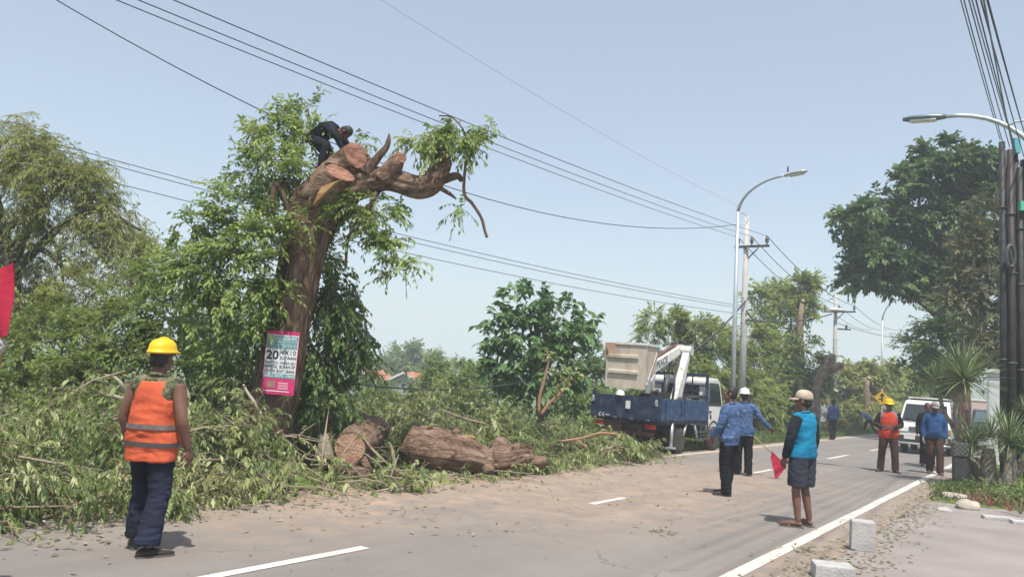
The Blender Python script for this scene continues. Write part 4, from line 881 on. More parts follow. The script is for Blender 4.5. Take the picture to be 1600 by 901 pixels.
pp2, ins2, az2 = power_pole('farther power pole with crossarm above the lopped trunk', 1305, 520, 50, 449, 487, (-.75, 1.3), armd, (-.65, .25, 1.2))
m_ = MB(); m_.box((.5, 0, az2 - 1.15), (1.1, .09, .1)); m_.box((.75, 0, az2 - 1.0), (.12, .1, .3)); m_.build('lower_bracket', steel_dark, pp2)
lampm = mat('lamp_glass', (0.75, 0.75, 0.72), .3)
m_ = MB(); pl_ = [Vector((-.9, -.2, az2 + .05)), Vector((-.3, -.3, az2 + .18)), Vector((.1, -.35, az2 + .16))]; m_.tube(pl_, .035, 6); m_.build('lamp_arm', steel_dark, pp2)
m_ = MB(); m_.ell((-.1, -.4, az2 + .12), (.55, .16, .12), 0, 12, 7); m_.build('lamp_head', lampm, pp2)

def street_lamp(label, base, z_bend, head, dirv, r=.075, name='street_lamp', headcol=None, lean=0):
    z0 = gz(*base); t = thing(name, label, 'street lamp', (base[0], base[1], z0), 0, 'street lamps')
    zb = z_bend - z0; hd = Vector(head) - t.location
    m_ = MB(); m_.tube([(0, 0, 0), (0, 0, zb * .5), (0, 0, zb)], [r * 1.25, r, r * .72], 10); m_.build('mast', galv, t)
    m_ = MB(); m_.tube([(0, 0, 0), (0, 0, .35)], [r * 2.2, r * 1.5], 10); m_.build('base', galv, t)
    dv = Vector((hd.x, hd.y, 0)); ln = dv.length; dv.normalize(); rise = hd.z - zb; pts = []
    for k in range(13):
        a = k / 12; pts.append(Vector((0, 0, zb - .02)) + dv * (ln * (a ** 1.8 * .85 + .15 * a)) + Vector((0, 0, rise * math.sin(a * math.pi / 2) ** .9)))
    m_ = MB(); m_.tube(pts, rad_interp([r * .72, r * .5, r * .42], 13), 9); m_.build('arm', galv, t)
    e = pts[-1]; d = (pts[-1] - pts[-2]).normalized(); q = d.to_track_quat('X', 'Z').to_matrix()
    m_ = MB(); sc_ = .72
    rings = []
    for (xx, wy, hz_) in ((-.05, .05, .05), (.05, .09, .06), (.3, .15, .075), (.62, .15, .06), (.78, .08, .035)):
        rings.append([e + q @ (Vector((xx * 1, wy * math.cos(2 * math.pi * k / 12), hz_ * math.sin(2 * math.pi * k / 12)))) for k in range(12)])
    m_.loft(rings); hdo = m_.build('lamp_head', headcol or galv, t)
    m_ = MB(); m_.box(e + q @ Vector((.38, 0, -.062)), (.5, .22, .02), 0, q); m_.build('lens', lampm, hdo)
    return t
lb = at(1149, 470, 26.5); zbend = at(1153, 330, 26.5)[2]
l1 = street_lamp('tall curved grey street lamp behind the truck cab', (lb[0], lb[1]), zbend, at(1228, 273, 25.0), None, .085)
m_ = MB(); lz = at(1155, 342, 26.5)[2] - l1.location.z; m_.tube([(math.sin(a) * .22 + .15, 0, lz + math.cos(a) * .22) for a in np.linspace(0, 6.283, 13)], .018, 5, cap=False); m_.build('cable_coil', mat('coil_white', (0.6, 0.62, 0.62), .6), l1)
m_ = MB(); e_ = Vector(at(1231, 264, 25.0)) - l1.location; m_.tube([e_ + Vector((0, 0, -.1)), e_ + Vector((0, 0, .09))], .03, 7); m_.build('photocell', steel_dark, l1)
lb3 = at(1378, 560, 58); street_lamp('far slim street lamp against the hazy sky', (lb3[0], lb3[1]), at(1380, 500, 58)[2], at(1412, 466, 56.5), None, .09)
lhead = at(1474, 181, 15.5); lbx = (lhead[0] + .808 * 2.05, lhead[1] - .589 * 2.05)
l4 = street_lamp('street lamp whose long arm reaches in from the right', lbx, at(1640, 330, lbx[1])[2], lhead, None, .10, headcol=mat('lamp_grey_blue', (0.16, 0.20, 0.23), .4, metal=.4))
m_ = MB(); pb = Vector(at(1574, 199, 14.6)) - l4.location; m_.tube([pb, pb + Vector((.1, -.05, .1)), pb + Vector((.35, -.15, .13)), pb + Vector((.9, -.5, .02))], .022, 6); m_.build('stay', galv, l4)

def cable(label, A, B, r=.0085, sag=.3, m=wire_m, n=26, name='power_cable', group=None, ext=0):
    A = np.array(A, float); B = np.array(B, float)
    if ext: A = A + (A - B) / np.linalg.norm(A - B) * ext
    t = np.linspace(0, 1, n)[:, None]; P = A + (B - A) * t; P[:, 2] -= (4 * sag * t * (1 - t))[:, 0]
    m_ = MB(); m_.tube([Vector(p) - Vector(P[0]) for p in P], r, 6); o = m_.build(name, m); o.location = Vector(P[0]); return tag(o, label, 'cable', group or 'overhead cables')
oo = xyos(pp1.location.x, pp1.location.y)[0]
cable('topmost of the three cables crossing from the upper left to the crossarm', at_off(310, 0, oo + .95), ins1[2], sag=.25, ext=6)
cable('middle one of the three cables crossing from the upper left', at_off(255, 0, oo + .3), ins1[1], sag=.25, ext=6)
cable('lowest of the three cables crossing from the upper left', at_off(220, 0, oo - .3), ins1[0], sag=.25, ext=6)
lpz = at(1150, 351, 26.5)
cable('single black cable passing behind the lopped tree to the street lamp', at(-60, -90, 13), lpz, r=.012, sag=1.8)
q1 = at(1160, 478, 32)
cable('upper thin line of the low pair at the left', at(0, 175, 17), q1, sag=.55, r=.012, m=wire_far, ext=8)
cable('second thin line of the low pair at the left', at(0, 180, 17), q1 + np.array([0, 0, -.1]), sag=.62, r=.012, m=wire_far, ext=8)
cable('lowest thin line slanting across behind the lopped tree', at(0, 208, 17), q1 + np.array([0, 0, -.35]), sag=.65, r=.012, m=wire_far, ext=8)
cable('very faint high line at the top centre', at(595, 0, 30), at(1160, 325, 60), sag=.4, r=.007, m=wire_far)
cable('thick drooping cable from the pole down to the left behind the truck', at(1165, 470, 31.8), at(1010, 585, 30), r=.035, sag=.5)
cable('thick cable sagging between the two power poles', at(1166, 500, 31.8), at(1300, 490, 49.5), r=.04, sag=.25)
cable('short stay cable dropping right of the nearer power pole', at(1166, 485, 31.8), at(1205, 530, 33), r=.03, sag=.1)
for i, lb_ in enumerate(('left', 'middle', 'right')):
    cable('%s line running between the crossarms of the two power poles' % lb_, ins1[i], ins2[i], r=.016, sag=.5)
    d_ = ins2[i] - ins1[i]; cable('%s line going on beyond the farther power pole' % lb_, ins2[i], Vector(ins2[i]) + d_ * 1.2 + Vector((0, 0, 1.2)), r=.018, sag=.5)
cable('lower line from the farther pole to the rain tree', at(1310, 505, 50), at(1425, 530, 56), r=.02, sag=.2)
cable('black cable strung low between the big trunk and the broadleaf tree', at(470, 586, 13), at(830, 594, 20.5), r=.018, sag=.25)
# risers: a bundle of black pipes on the right with cables going up
BY = 17.2
bp_ = at(1578, 500, BY); br = thing('cable_riser_poles', 'tight cluster of tall black cable pipes at the right edge', 'pole cluster', (bp_[0], bp_[1], gz(bp_[0], bp_[1])))
tops = []
for k, (u, vt_, wpx, m_k, dy) in enumerate(((1567, 222, 5.0, pipe_black, 0), (1573, 236, 4.5, pipe_black, .15), (1580.5, 234, 5, pipe_brown, -.1), (1588, 236, 4.5, pipe_black, 0), (1595, 262, 4.5, pipe_black, -.1), (1601, 250, 5, pipe_brown, .15), (1585, 250, 3.5, pipe_black, .3), (1608, 240, 5, pipe_black, 0))):
    p = at(u, 480, BY + dy); top = at(u, vt_, BY + dy)[2]; b = Vector((p[0], p[1], gz(p[0], p[1]))) - br.location
    r_ = wpx * px(BY); m_ = MB(); zt_ = top - br.location.z
    m_.tube([(b.x, b.y, -.1), (b.x + .01, b.y, zt_ * .5), (b.x, b.y, zt_)], [r_ * 1.1, r_, r_ * .9], 10); po = m_.build('pipe', m_k, br); tops.append(Vector((b.x, b.y, zt_)))
    if k in (0, 2, 3, 4):
        for zz in (.35, .62, .8):
            c_ = MB(); c_.tube([(b.x, b.y, zt_ * zz - .02), (b.x, b.y, zt_ * zz + .02)], r_ * 1.2, 10); c_.build('clamp', steel_dark, po)
m_ = MB(); e_ = Vector(at(1588, 228, BY - .1)) - br.location; m_.box(e_, (.14, .1, .36)); m_.build('junction_box', mat('box_teal', (0.10, 0.36, 0.40), .5), br)
m_ = MB(); e_ = Vector(at(1598, 322, BY - .2)) - br.location; m_.box(e_, (.16, .1, .22)); m_.build('junction_box', mat('box_green', (0.10, 0.42, 0.30), .5), br)
m_ = MB(); e_ = Vector(at(1579, 400, BY - .28)) - br.location; m_.tube([e_ + Vector((.1 * math.cos(a), 0, .26 * math.sin(a))) for a in np.linspace(0, 6.28, 14)], .045, 6, cap=False); m_.build('cable_coil', steel_dark, br)
for k, (u0, uu) in enumerate(((1503, 1557), (1508, 1561), (1516, 1566), (1521, 1568), (1527, 1571), (1535, 1578), (1539, 1583), (1546, 1590))):
    A = at_off(u0, 0, xyos(bp_[0], bp_[1])[0] - .35 + .1 * k); A[1] = A[1]
    B = np.array(br.location + tops[min(k, 7)]) + np.array([(uu - 1570) * px(BY) * .2, 0, .05])
    cable('%s of the steep cables rising from the pipe cluster' % ('leftmost', 'second from the left', 'third from the left', 'fourth from the left', 'fifth from the left', 'third from the right', 'second from the right', 'rightmost')[k], A, B, r=.009, sag=.08, ext=6, group='cables above the pipe cluster', m=wire_m if k % 3 else wire_far)

# ------------------------------------------------------------------ banner on the trunk, warning sign
def text_mesh(s, size, bold=0.0, extrude=0.0):
    cu = bpy.data.curves.new('t', 'FONT'); cu.body = s; cu.size = size; cu.offset = bold * size; cu.extrude = extrude; cu.resolution_u = 2
    o = bpy.data.objects.new('t', cu); COL.objects.link(o); dg = bpy.context.evaluated_depsgraph_get(); dg.update()
    me = bpy.data.meshes.new_from_object(o.evaluated_get(dg)); bpy.data.objects.remove(o); bpy.data.curves.remove(cu); return me
def text_fit(name, s, x0, x1, y0, y1, z, m, parent, bold=.015):
    """lettering squeezed into a rectangle of the parent's local xy plane"""
    me = text_mesh(s, 1.0, bold); n = len(me.vertices); co = np.empty(n * 3, np.float32); me.vertices.foreach_get('co', co); co = co.reshape(-1, 3)
    mn, mxx = co.min(0), co.max(0); co[:, 0] = x0 + (co[:, 0] - mn[0]) / (mxx[0] - mn[0]) * (x1 - x0); co[:, 1] = y0 + (co[:, 1] - mn[1]) / (mxx[1] - mn[1]) * (y1 - y0); co[:, 2] = z
    me.vertices.foreach_set('co', co.ravel()); me.materials.clear(); me.update(); return link(name, me, m, parent)
def plate(name, x0, x1, y0, y1, z, m, parent, th=.001):
    b = MB(); b.box(((x0 + x1) / 2, (y0 + y1) / 2, z - th / 2), (x1 - x0, y1 - y0, th)); return b.build(name, m, parent)
bY = TY - .52
BL = Vector(at(407, 614, bY)); BR = Vector(at(458.5, 618, bY)); TL = Vector(at(421, 515.5, bY - .0))
ex = (BR - BL); ey = (TL - BL); W_ = ex.length; H_ = ey.length; ex.normalize(); ez = ex.cross(ey).normalized(); ey = ez.cross(ex)
ban = thing('advertising_banner', 'pink and white advertising banner nailed to the leaning trunk', 'banner')
ban.matrix_world = Matrix(((ex.x, ey.x, ez.x, BL.x), (ex.y, ey.y, ez.y, BL.y), (ex.z, ey.z, ez.z, BL.z), (0, 0, 0, 1)))
pink = mat('banner_pink', (0.60, 0.035, 0.16), .5, (0.52, 0.03, 0.14), 5); bwh = mat('banner_white', (0.66, 0.68, 0.70), .5); bteal = mat('banner_teal', (0.07, 0.24, 0.26), .5); bblk = mat('banner_black', (0.02, 0.018, 0.03), .5); bpale = mat('banner_pale_teal', (0.30, 0.42, 0.44), .5)
sheet = MB(); nx = 10
SV = []
for zz in (0, -.004):
    for j in range(6):
        for i in range(nx + 1):
            SV.append((W_ * i / nx, H_ * j / 5, zz))
Q = [(j * (nx + 1) + i, j * (nx + 1) + i + 1, (j + 1) * (nx + 1) + i + 1, (j + 1) * (nx + 1) + i) for j in range(5) for i in range(nx)]; off_ = 6 * (nx + 1)
sheet.add(SV, Q + [tuple(off_ + k for k in q[::-1]) for q in Q]); sheet.build('sheet', pink, ban)
def fy(a): return H_ * (1 - a)
plate('print_panel', W_ * .02, W_ * .985, fy(.745), fy(.06), .002, bwh, ban)
plate('print_band', W_ * .03, W_ * .97, fy(.15), fy(.075), .004, bteal, ban)
plate('print_band', W_ * .03, W_ * .97, fy(.285), fy(.155), .004, bpale, ban)
plate('print_band', W_ * .03, W_ * .97, fy(.74), fy(.675), .004, bteal, ban)
for s_, x0, x1, a0, a1, mm, bo in (('KAVLING LIGRAPA', .06, .94, .142, .083, bwh, .02), ('BANGUNAN KAWASAN', .05, .95, .21, .165, bteal, .015), ('PINGGIR JALAN', .05, .95, .28, .225, bteal, .015), ('20', .05, .43, .455, .305, bblk, .03), ('4X10', .48, .95, .37, .30, bblk, 0.0), ('JUTAAN', .47, .97, .455, .395, bblk, .02),
                             ('DEKAT TOL', .04, .44, .52, .478, bblk, .01), ('HARGA ASLI', .49, .96, .52, .478, bblk, .01), ('BANGIL', .04, .44, .585, .537, bblk, .015), ('BUKAN DP', .49, .96, .585, .537, bblk, .015), ('COCOK BUAT USAHA', .04, .96, .655, .605, bblk, .015), ('0822 8470 1900', .05, .95, .73, .685, bwh, .02)):
    text_fit('lettering', s_, W_ * x0, W_ * x1, fy(a0), fy(a1), .0062, mm, ban, bo)
plate('photo_print', W_ * .16, W_ * .42, fy(.90), fy(.79), .0045, mat('photo_print', (0.35, 0.10, 0.16), .5, (0.25, 0.25, 0.10), 40), ban)
for a in (.82, .86, .90): plate('fine_print', W_ * .5, W_ * (.72 + a * .1), fy(a + .012), fy(a - .012), .0045, mat('print_rose', (0.72, 0.35, 0.45), .5), ban)
plate('fine_print', W_ * .08, W_ * .85, fy(.955), fy(.94), .0045, bwh, ban)
for cxk in (.1, .9):
    for cyk in (.04, .97):
        b = MB(); lathe(b, [(.006, 0), (.006, .006), (.001, .009)], 0, 8, (W_ * cxk, fy(cyk), 0)); b.build('nail', steel_dark, ban)

sgp = at(1378, 640, 44); sg = thing('warning_sign', 'yellow diamond road sign with a black side-road arrow', 'road sign', (sgp[0], sgp[1], gz(sgp[0], sgp[1])), 0)
m_ = MB(); zc = at(1378, 621, 44)[2] - sg.location.z; m_.tube([(0, .03, 0), (0, .03, zc + .5)], .035, 8); m_.build('post', galv, sg)
hd_ = .46; fw = math.atan2(sgp[0], sgp[1])
face = bpy.data.objects.new('face', None)
def dia(r, y0, y1): b = MB(); b.prism([(0, zc - r), (r, zc), (0, zc + r), (-r, zc)], y0, y1, axis='y'); return b
yel = mat('sign_yellow', (0.75, 0.43, 0.02), .5, (0.68, 0.40, 0.03), 4); sblk = mat('sign_black', (0.015, 0.015, 0.015), .5)
dia(hd_, -.015, 0).build('plate', sblk, sg); dia(hd_ * .94, -.019, -.016).build('yellow_face', yel, sg)
b = MB(); b.box((0, -.023, zc - .04), (.085, .005, .38)); b.prism([(-.15, zc + .10), (.15, zc + .10), (0, zc + .29)], -.0285, -.0235, axis='y'); b.box((-.08, -.023, zc - .08), (.12, .005, .08)); b.prism([(-.13, zc - .14), (-.13, zc - .02), (-.20, zc - .08)], -.0285, -.0235, axis='y'); b.build('arrow', sblk, sg)
sg.rotation_euler[2] = -fw

# placards on posts by the lopped trunk
for (lbl, u, v, Y, w_, h_) in (('small white placard leaning by the lopped trunk', 1273, 637, 40, .62, .75), ('pale grey panel behind the placard', 1289, 645, 43, .6, 1.0)):
    p = at(u, v, Y); t = thing('placard', lbl, 'placard', (p[0], p[1], gz(p[0], p[1])), -math.atan2(p[0], p[1])); zc_ = p[2] - t.location.z
    b = MB(); b.box((0, 0, zc_), (w_, .03, h_)); b.build('board', mat('placard_white', (0.55, 0.57, 0.56), .6, (0.40, 0.43, 0.43), 5), t)
    for sx_ in (-1, 1): b = MB(); b.box((sx_ * w_ * .4, .04, zc_ / 2), (.05, .04, zc_)); b.build('post', galv, t)
    if u < 1280:
        b = MB()
        for i_, (xx, zz, ww) in enumerate(((-.12, .18, .2), (.1, .05, .3), (-.05, -.1, .34))): b.box((xx, -.018, zc_ + zz), (ww, .004, .06))
        b.build('print', mat('placard_print', (0.30, 0.34, 0.36), .6), t)

# lopped trunk in the distance
st_ = at(1280, 665, 40); stt = thing('lopped_tree', 'thick lopped trunk bending right below the farther power pole', 'tree', (st_[0], st_[1], gz(st_[0], st_[1])))
m_ = MB(); pts, rad = limb_px([(1272, 690, 40, 9), (1272, 650, 40, 8), (1274, 615, 40, 7.5), (1282, 590, 40, 7.5), (1292, 574, 40, 8), (1299, 561, 40, 7.5), (1302, 553, 40, 4)], n=6); m_.tube(local(stt, pts), rad, 14, nz=.22, nscale=1.6); m_.build('trunk', stub_bark, stt)
m_ = MB(); pts, rad = limb_px([(1288, 578, 40, 7), (1302, 575, 39.8, 8), (1311, 572, 39.7, 7), (1316, 570, 39.7, 4)], n=5); m_.tube(local(stt, pts), rad, 12, nz=.25, nscale=1.8); m_.build('limb', stub_bark, stt)
for k, (lbl, u, v0, v1, Y) in enumerate((('bare stub trunk behind the man in dark blue', 1301, 672, 610, 45), ('pruned stub hung with dead creeper in the thicket', 1354, 660, 590, 49), ('bare lopped stem rising above the green column', 1250, 560, 470, 43))):
    p = at(u, v0, Y); t = thing('tree_stub', lbl, 'tree', (p[0], p[1], gz(p[0], p[1])), 0, 'lopped stubs'); m_ = MB(); zt_ = at(u, v1, Y)[2] - t.location.z
    m_.tube([(0, 0, -.1), (.05, 0, zt_ * .5), (-.03, 0, zt_ * .85), (.08, 0, zt_)], [.22, .19, .17, .13], 10, nz=.2, nscale=2); m_.build('trunk', stub_bark, t)
    c_ = MB(); c_.tube([(.08, -.06, zt_ - .02), (.1, -.1, zt_ + .05)], [.13, .12], 10); c_.build('cut_face', pale, t)

# ------------------------------------------------------------------ right foreground: blocks, bed, yuccas
def block(label, u, v, w_, d_, h_, rot, m, name='kerb_block', cat='kerb block'):
    g = gp(u, v); t = MB(); 
    t.box((0, 0, h_ / 2), (w_, d_, h_), 0, None, .96); o = t.build(name, m, None, bevel=.012); o.location = (g[0], g[1], gz(g[0], g[1]) + .014); o.rotation_euler[2] = rot
    return tag(o, label, cat, 'blocks along the right road edge')
chalk = mat('whitewash', (0.44, 0.43, 0.41), .85, (0.33, 0.32, 0.31), 6, .3, 40)
block('upright whitewashed marker block standing on the paving edge', 1347, 861, .24, .18, .31, -TH * .5, chalk)
block('low white concrete block at the bottom of the picture', 1301, 906, .34, .22, .13, -TH * .3, chalk)
rockm = mat('rock', (0.34, 0.30, 0.25), .95, (0.46, 0.41, 0.35), 6, .6, 20)
def rock(label, u, v, r, sq=.6, m=rockm, name='rock', cat='rock'):
    g = gp(u, v); mb_ = MB(); n = 14; rings = []
    for i in range(9):
        a = -math.pi / 2 + math.pi * (.04 + .92 * i / 8); rg = []
        for k in range(n):
            b_ = 2 * math.pi * k / n; d = Vector((math.cos(a) * math.cos(b_), math.cos(a) * math.sin(b_), math.sin(a) * sq)); q = 1 + .35 * mnoise.noise(d * 1.6 + Vector((u, v, 0))); rg.append(d * r * q)
        rings.append(rg)
    mb_.loft(rings); o = mb_.build(name, m); o.location = (g[0], g[1], gz(g[0], g[1]) + r * sq * .6); return tag(o, label, cat, 'stones edging the planting bed')
rock('rounded brown stone at the front of the planting bed', 1512, 796, .17)
rock('flat pale stone left of the red plants', 1492, 778, .22, .28)
rock('pale kerb fragment in front of the planting bed', 1476, 799, .12, .35, chalk)
for k, (u, v, ll_, lb_) in enumerate(((1560, 813, .42, 'longer white kerb piece at the front of the planting bed'), (1598, 820, .3, 'white kerb piece cut by the right edge'))):
    block(lb_, u, v, ll_, .16, .05, -.25, chalk)

def blade_mesh(L, W, bend, n=5, name='leaf'):
    V = []; 
    for i in range(n + 1):
        t = i / n; w_ = W * (.55 + .9 * t * (1 - t) * 2) * (1 - t ** 3); y = L * t; z = -bend * L * t * t
        V += [(-w_ / 2, y, z + w_ * .25), (0, y, z), (w_ / 2, y, z + w_ * .25)]
    Q = []
    for i in range(n):
        for k in range(2): Q.append((i * 3 + k, i * 3 + k + 1, i * 3 + 4 + k, i * 3 + 3 + k))
    return V, Q
YB = {}
def yucca_blade(j, m):
    if (j, m.name) not in YB:
        V, Q = blade_mesh(1.0, .045, (.04, .12, .25)[j % 3]); YB[(j, m.name)] = np_mesh('leaf', V, Q, np.full(len(V), (.2, .5, .85)[j // 3 % 3])); YB[(j, m.name)].materials.append(m)
    return YB[(j, m.name)]
def rosette(t, c, r, n, seed, m=L_yucca, up=(-.55, 1.45)):
    rg = random.Random(seed); c = Vector(c) - t.location
    for k in range(n):
        el = up[0] + (up[1] - up[0]) * ((k + .5) / n) ** .8; az = k * 2.39996 + rg.uniform(-.2, .2); L = r * rg.uniform(.8, 1.12)
        o = bpy.data.objects.new('leaf', yucca_blade(rg.randrange(9), m)); COL.objects.link(o); o.parent = t
        d = Vector((math.cos(az) * math.cos(el), math.sin(az) * math.cos(el), math.sin(el))); q = d.to_track_quat('Y', 'Z'); o.rotation_mode = 'QUATERNION'; o.rotation_quaternion = q
        o.location = c + d * r * .06; o.scale = (L * rg.uniform(.8, 1.1), L, L)
def yucca(label, base, ros, stems, seed, group='yuccas in the planting bed'):
    g = at(*base); t = thing('yucca', label, 'yucca', (g[0], g[1], gz(g[0], g[1])), 0, group); m_ = MB()
    for path in stems:
        pts, rad = limb_px(path, n=5); m_.tube(local(t, pts), rad, 9, nz=.15, nscale=8)
    m_.build('stem', bark_grey, t)
    for k, (u, v, Y, rp, n) in enumerate(ros): rosette(t, at(u, v, Y), rp * px(Y) * 1.3, int(n * 2.2), seed * 10 + k)
    return t
QY = 15.6
yucca('tall yucca with spiky round heads leaning over the road edge', (1520, 760, QY), [(1506, 594, QY, 50, 70), (1468, 604, QY + .3, 38, 34)], [[(1525, 768, QY, 10), (1516, 730, QY, 8), (1500, 680, QY, 5), (1494, 640, QY, 4.5), (1503, 600, QY, 5)], [(1515, 735, QY, 5), (1490, 670, QY + .1, 3.2), (1474, 640, QY + .2, 3), (1467, 610, QY + .3, 3)], [(1522, 740, QY, 5), (1512, 690, QY, 3.5), (1512, 640, QY, 3)]], 7)
yucca('low yucca clump with several spiky heads beside the tall one', (1545, 760, QY - .3), [(1520, 692, QY - .2, 34, 40), (1548, 684, QY - .3, 32, 36), (1515, 712, QY - .4, 22, 20)], [[(1548, 772, QY - .3, 14), (1544, 735, QY - .3, 12), (1545, 700, QY - .3, 8)], [(1538, 760, QY - .2, 8), (1522, 715, QY - .2, 5)]], 8)
yucca('yucca clump in front of the black pipes', (1585, 755, QY - .6), [(1578, 690, QY - .6, 40, 50), (1562, 660, QY, 24, 24), (1602, 640, QY, 22, 20), (1600, 705, QY - .6, 36, 30)], [[(1575, 770, QY - .6, 12), (1578, 735, QY - .6, 10), (1580, 700, QY - .6, 7)], [(1560, 760, QY - .5, 9), (1590, 735, QY - .6, 7), (1600, 710, QY - .6, 6)], [(1566, 720, QY, 4), (1562, 670, QY, 4)]], 9)
# low bedding plants, each one a plant with its blades
def bedding(label, u, v, r, n, seed, m, name='bedding_plant'):
    g = gp(u, v); t = thing(name, label, 'plant', (g[0], g[1], gz(g[0], g[1])), 0, 'low plants in the planting bed'); rosette(t, (g[0], g[1], gz(g[0], g[1]) + .04), r, n, seed, m, (.15, 1.3))
bedding('dark red bedding plant by the rounded stone', 1520, 791, .26, 22, 301, L_red); bedding('red bedding plant in the middle of the bed front', 1545, 795, .28, 24, 302, L_red); bedding('reddish plant at the right of the bed front', 1578, 803, .26, 20, 303, L_red); bedding('red tuft behind the front stones', 1535, 782, .26, 20, 304, L_red)
bedding('lime green bedding plant under the yuccas', 1562, 776, .34, 22, 305, L_lime); bedding('lime green plant at the right edge of the bed', 1596, 780, .4, 26, 306, L_lime); bedding('lime tuft at the foot of the low yucca', 1590, 760, .45, 26, 307, L_lime)
bedding('brownish low plant at the bed corner', 1594, 808, .3, 24, 308, L_dry)
rng = np.random.default_rng(310)
gb = []
for u, v, n in ((1560, 760, 120), (1590, 750, 140), (1600, 790, 120), (1540, 775, 60), (1575, 790, 80)):
    g = gp(u, v); P = np.tile(np.array([g[0], g[1], gz(g[0], g[1])]), (n, 1)) + rng.normal(0, .22, (n, 3)) * np.array([1, 1, .3]); P[:, 2] = np.abs(P[:, 2] - gz(g[0], g[1])) + gz(g[0], g[1])
    gb.append(sprays(rng, P, rng.normal(0, .6, (n, 3)) + np.array([0, 0, .8]), .3, 8, .07, .035, stem=.003))
tag(foliage('ground_cover', gb, L_grass, twigm, kind='stuff'), 'mixed low green ground cover in the planting bed', 'ground cover')
# dark post with a checked collar
g = at(1499, 750, 15.2); dpst = thing('planter_post', 'dark square post with a checked collar beside the tall yucca', 'post', (g[0], g[1], gz(g[0], g[1])), -.3)
m_ = MB(); m_.box((0, 0, .32), (.22, .22, .66)); m_.build('post', mat('post_dark', (0.03, 0.032, 0.03), .7, (0.055, 0.055, 0.05), 6), dpst, bevel=.01)
chk = bpy.data.materials.new('checked'); chk.use_nodes = True; cn = chk.node_tree.nodes.new('ShaderNodeTexChecker'); cn.inputs['Scale'].default_value = 22; cn.inputs[1].default_value = (.035, .035, .035, 1); cn.inputs[2].default_value = (.11, .11, .10, 1)
tc_ = chk.node_tree.nodes.new('ShaderNodeTexCoord'); chk.node_tree.links.new(tc_.outputs['Object'], cn.inputs[0]); chk.node_tree.links.new(cn.outputs[0], chk.node_tree.nodes['Principled BSDF'].inputs[0])
m_ = MB(); m_.box((0, 0, .78), (.26, .26, .26)); m_.build('collar', chk, dpst, bevel=.01)

# white roadside booth and wall behind the yuccas
kp = at(1556, 660, 23); kk = thing('roadside_booth', 'white panelled booth behind the black pipes', 'booth', (kp[0], kp[1], gz(kp[0], kp[1])), -TH)
zt_ = at(1580, 583, 23)[2] - kk.location.z
m_ = MB(); m_.box((.55, .8, zt_ / 2), (1.5, 1.6, zt_)); m_.build('wall', mat('booth_white', (0.60, 0.62, 0.61), .6, (0.54, 0.56, 0.55), 2), kk)
m_ = MB(); m_.box((.55, .8, zt_ + .05), (1.64, 1.76, .1)); m_.build('roof', white_paint, kk)
for (sx_, sy_) in ((-.2, 0), (1.3, 0), (-.2, 1.6), (1.3, 1.6)): m_ = MB(); m_.box((sx_, sy_, zt_ / 2 - .01), (.07, .07, zt_ - .02)); m_.build('corner_post', galv, kk)
m_ = MB(); m_.box((.55, -.02, zt_ * .55), (.9, .04, .05)); m_.build('counter_rail', galv, kk)
wp = at(1532, 640, 42); ww = thing('boundary_wall', 'pale pink rendered wall behind the parked dark car', 'wall', (wp[0], wp[1], gz(wp[0], wp[1])), -.25); zt_ = at(1530, 626, 42)[2] - ww.location.z
m_ = MB(); m_.box((1.2, 0, zt_ / 2), (3.6, .25, zt_)); m_.build('panel', mat('wall_pink', (0.50, 0.37, 0.37), .8, (0.56, 0.43, 0.42), 2), ww); m_ = MB(); m_.box((1.2, 0, zt_ + .05), (3.7, .33, .1)); m_.build('coping', white_paint, ww)

# ------------------------------------------------------------------ vehicles
PT = -math.atan(.034 * CT)
def wheel(t, c, r, w_, rimm, side):
    m_ = MB(); prof = [(r * .62, -w_ / 2), (r * .93, -w_ / 2), (r, -w_ * .33), (r, w_ * .33), (r * .93, w_ / 2), (r * .62, w_ / 2)]; n = 24
    m_.loft([[Vector((c[0] + x, c[1] + q * math.cos(2 * math.pi * k / n), c[2] + q * math.sin(2 * math.pi * k / n))) for k in range(n)] for q, x in prof]); ty = m_.build('wheel', rubber, t)
    m_ = MB(); x0 = side * w_ * .5
    prof = [(r * .63, x0 * .98), (r * .58, x0 * .98), (r * .5, x0 * .55), (r * .22, x0 * .6), (r * .2, x0 * .95), (.001, x0 * .97)]
    m_.loft([[Vector((c[0] + x, c[1] + q * math.cos(2 * math.pi * k / n), c[2] + q * math.sin(2 * math.pi * k / n))) for k in range(n)] for q, x in prof], cap=False); m_.build('rim', rimm, ty)
    return ty
tank = P_os(-8.78, 19.75)
tr = thing('aerial_lift_truck', 'blue and white aerial lift truck parked on the verge with bucket folded back', 'truck', tank); tr.rotation_euler = (PT, 0, -TH)
blue = mat('truck_blue', (0.010, 0.022, 0.055), .6, (0.075, 0.085, 0.11), 5, .25, 12, detail=9, lo=.5, hi=.75); blue2 = mat('truck_blue_light', (0.014, 0.050, 0.125), .6, (0.10, 0.13, 0.17), 5, .25, 12, detail=9, lo=.5, hi=.75)
cabw = mat('cab_white', (0.66, 0.66, 0.63), .35, (0.52, 0.51, 0.47), 1.6, lo=.5, hi=.8); boomw = mat('boom_white', (0.64, 0.63, 0.60), .5, (0.36, 0.33, 0.28), 6, .15, 20, detail=9, lo=.5, hi=.8)
beige = mat('bucket_beige', (0.50, 0.44, 0.36), .65, (0.33, 0.265, 0.20), 5, .2, 20, detail=9, stretch=(1, 1, .35), lo=.46, hi=.78); brown_t = mat('bucket_brown', (0.36, 0.22, 0.14), .7, (0.48, 0.36, 0.27), 4)
rust = mat('rust', (0.16, 0.075, 0.05), .85, (0.09, 0.05, 0.04), 6); rimm = mat('rim_dusty', (0.34, 0.31, 0.27), .6, (0.22, 0.20, 0.17), 5)
ZB = .93; YT = -2.55; YC = .78; HW = .93
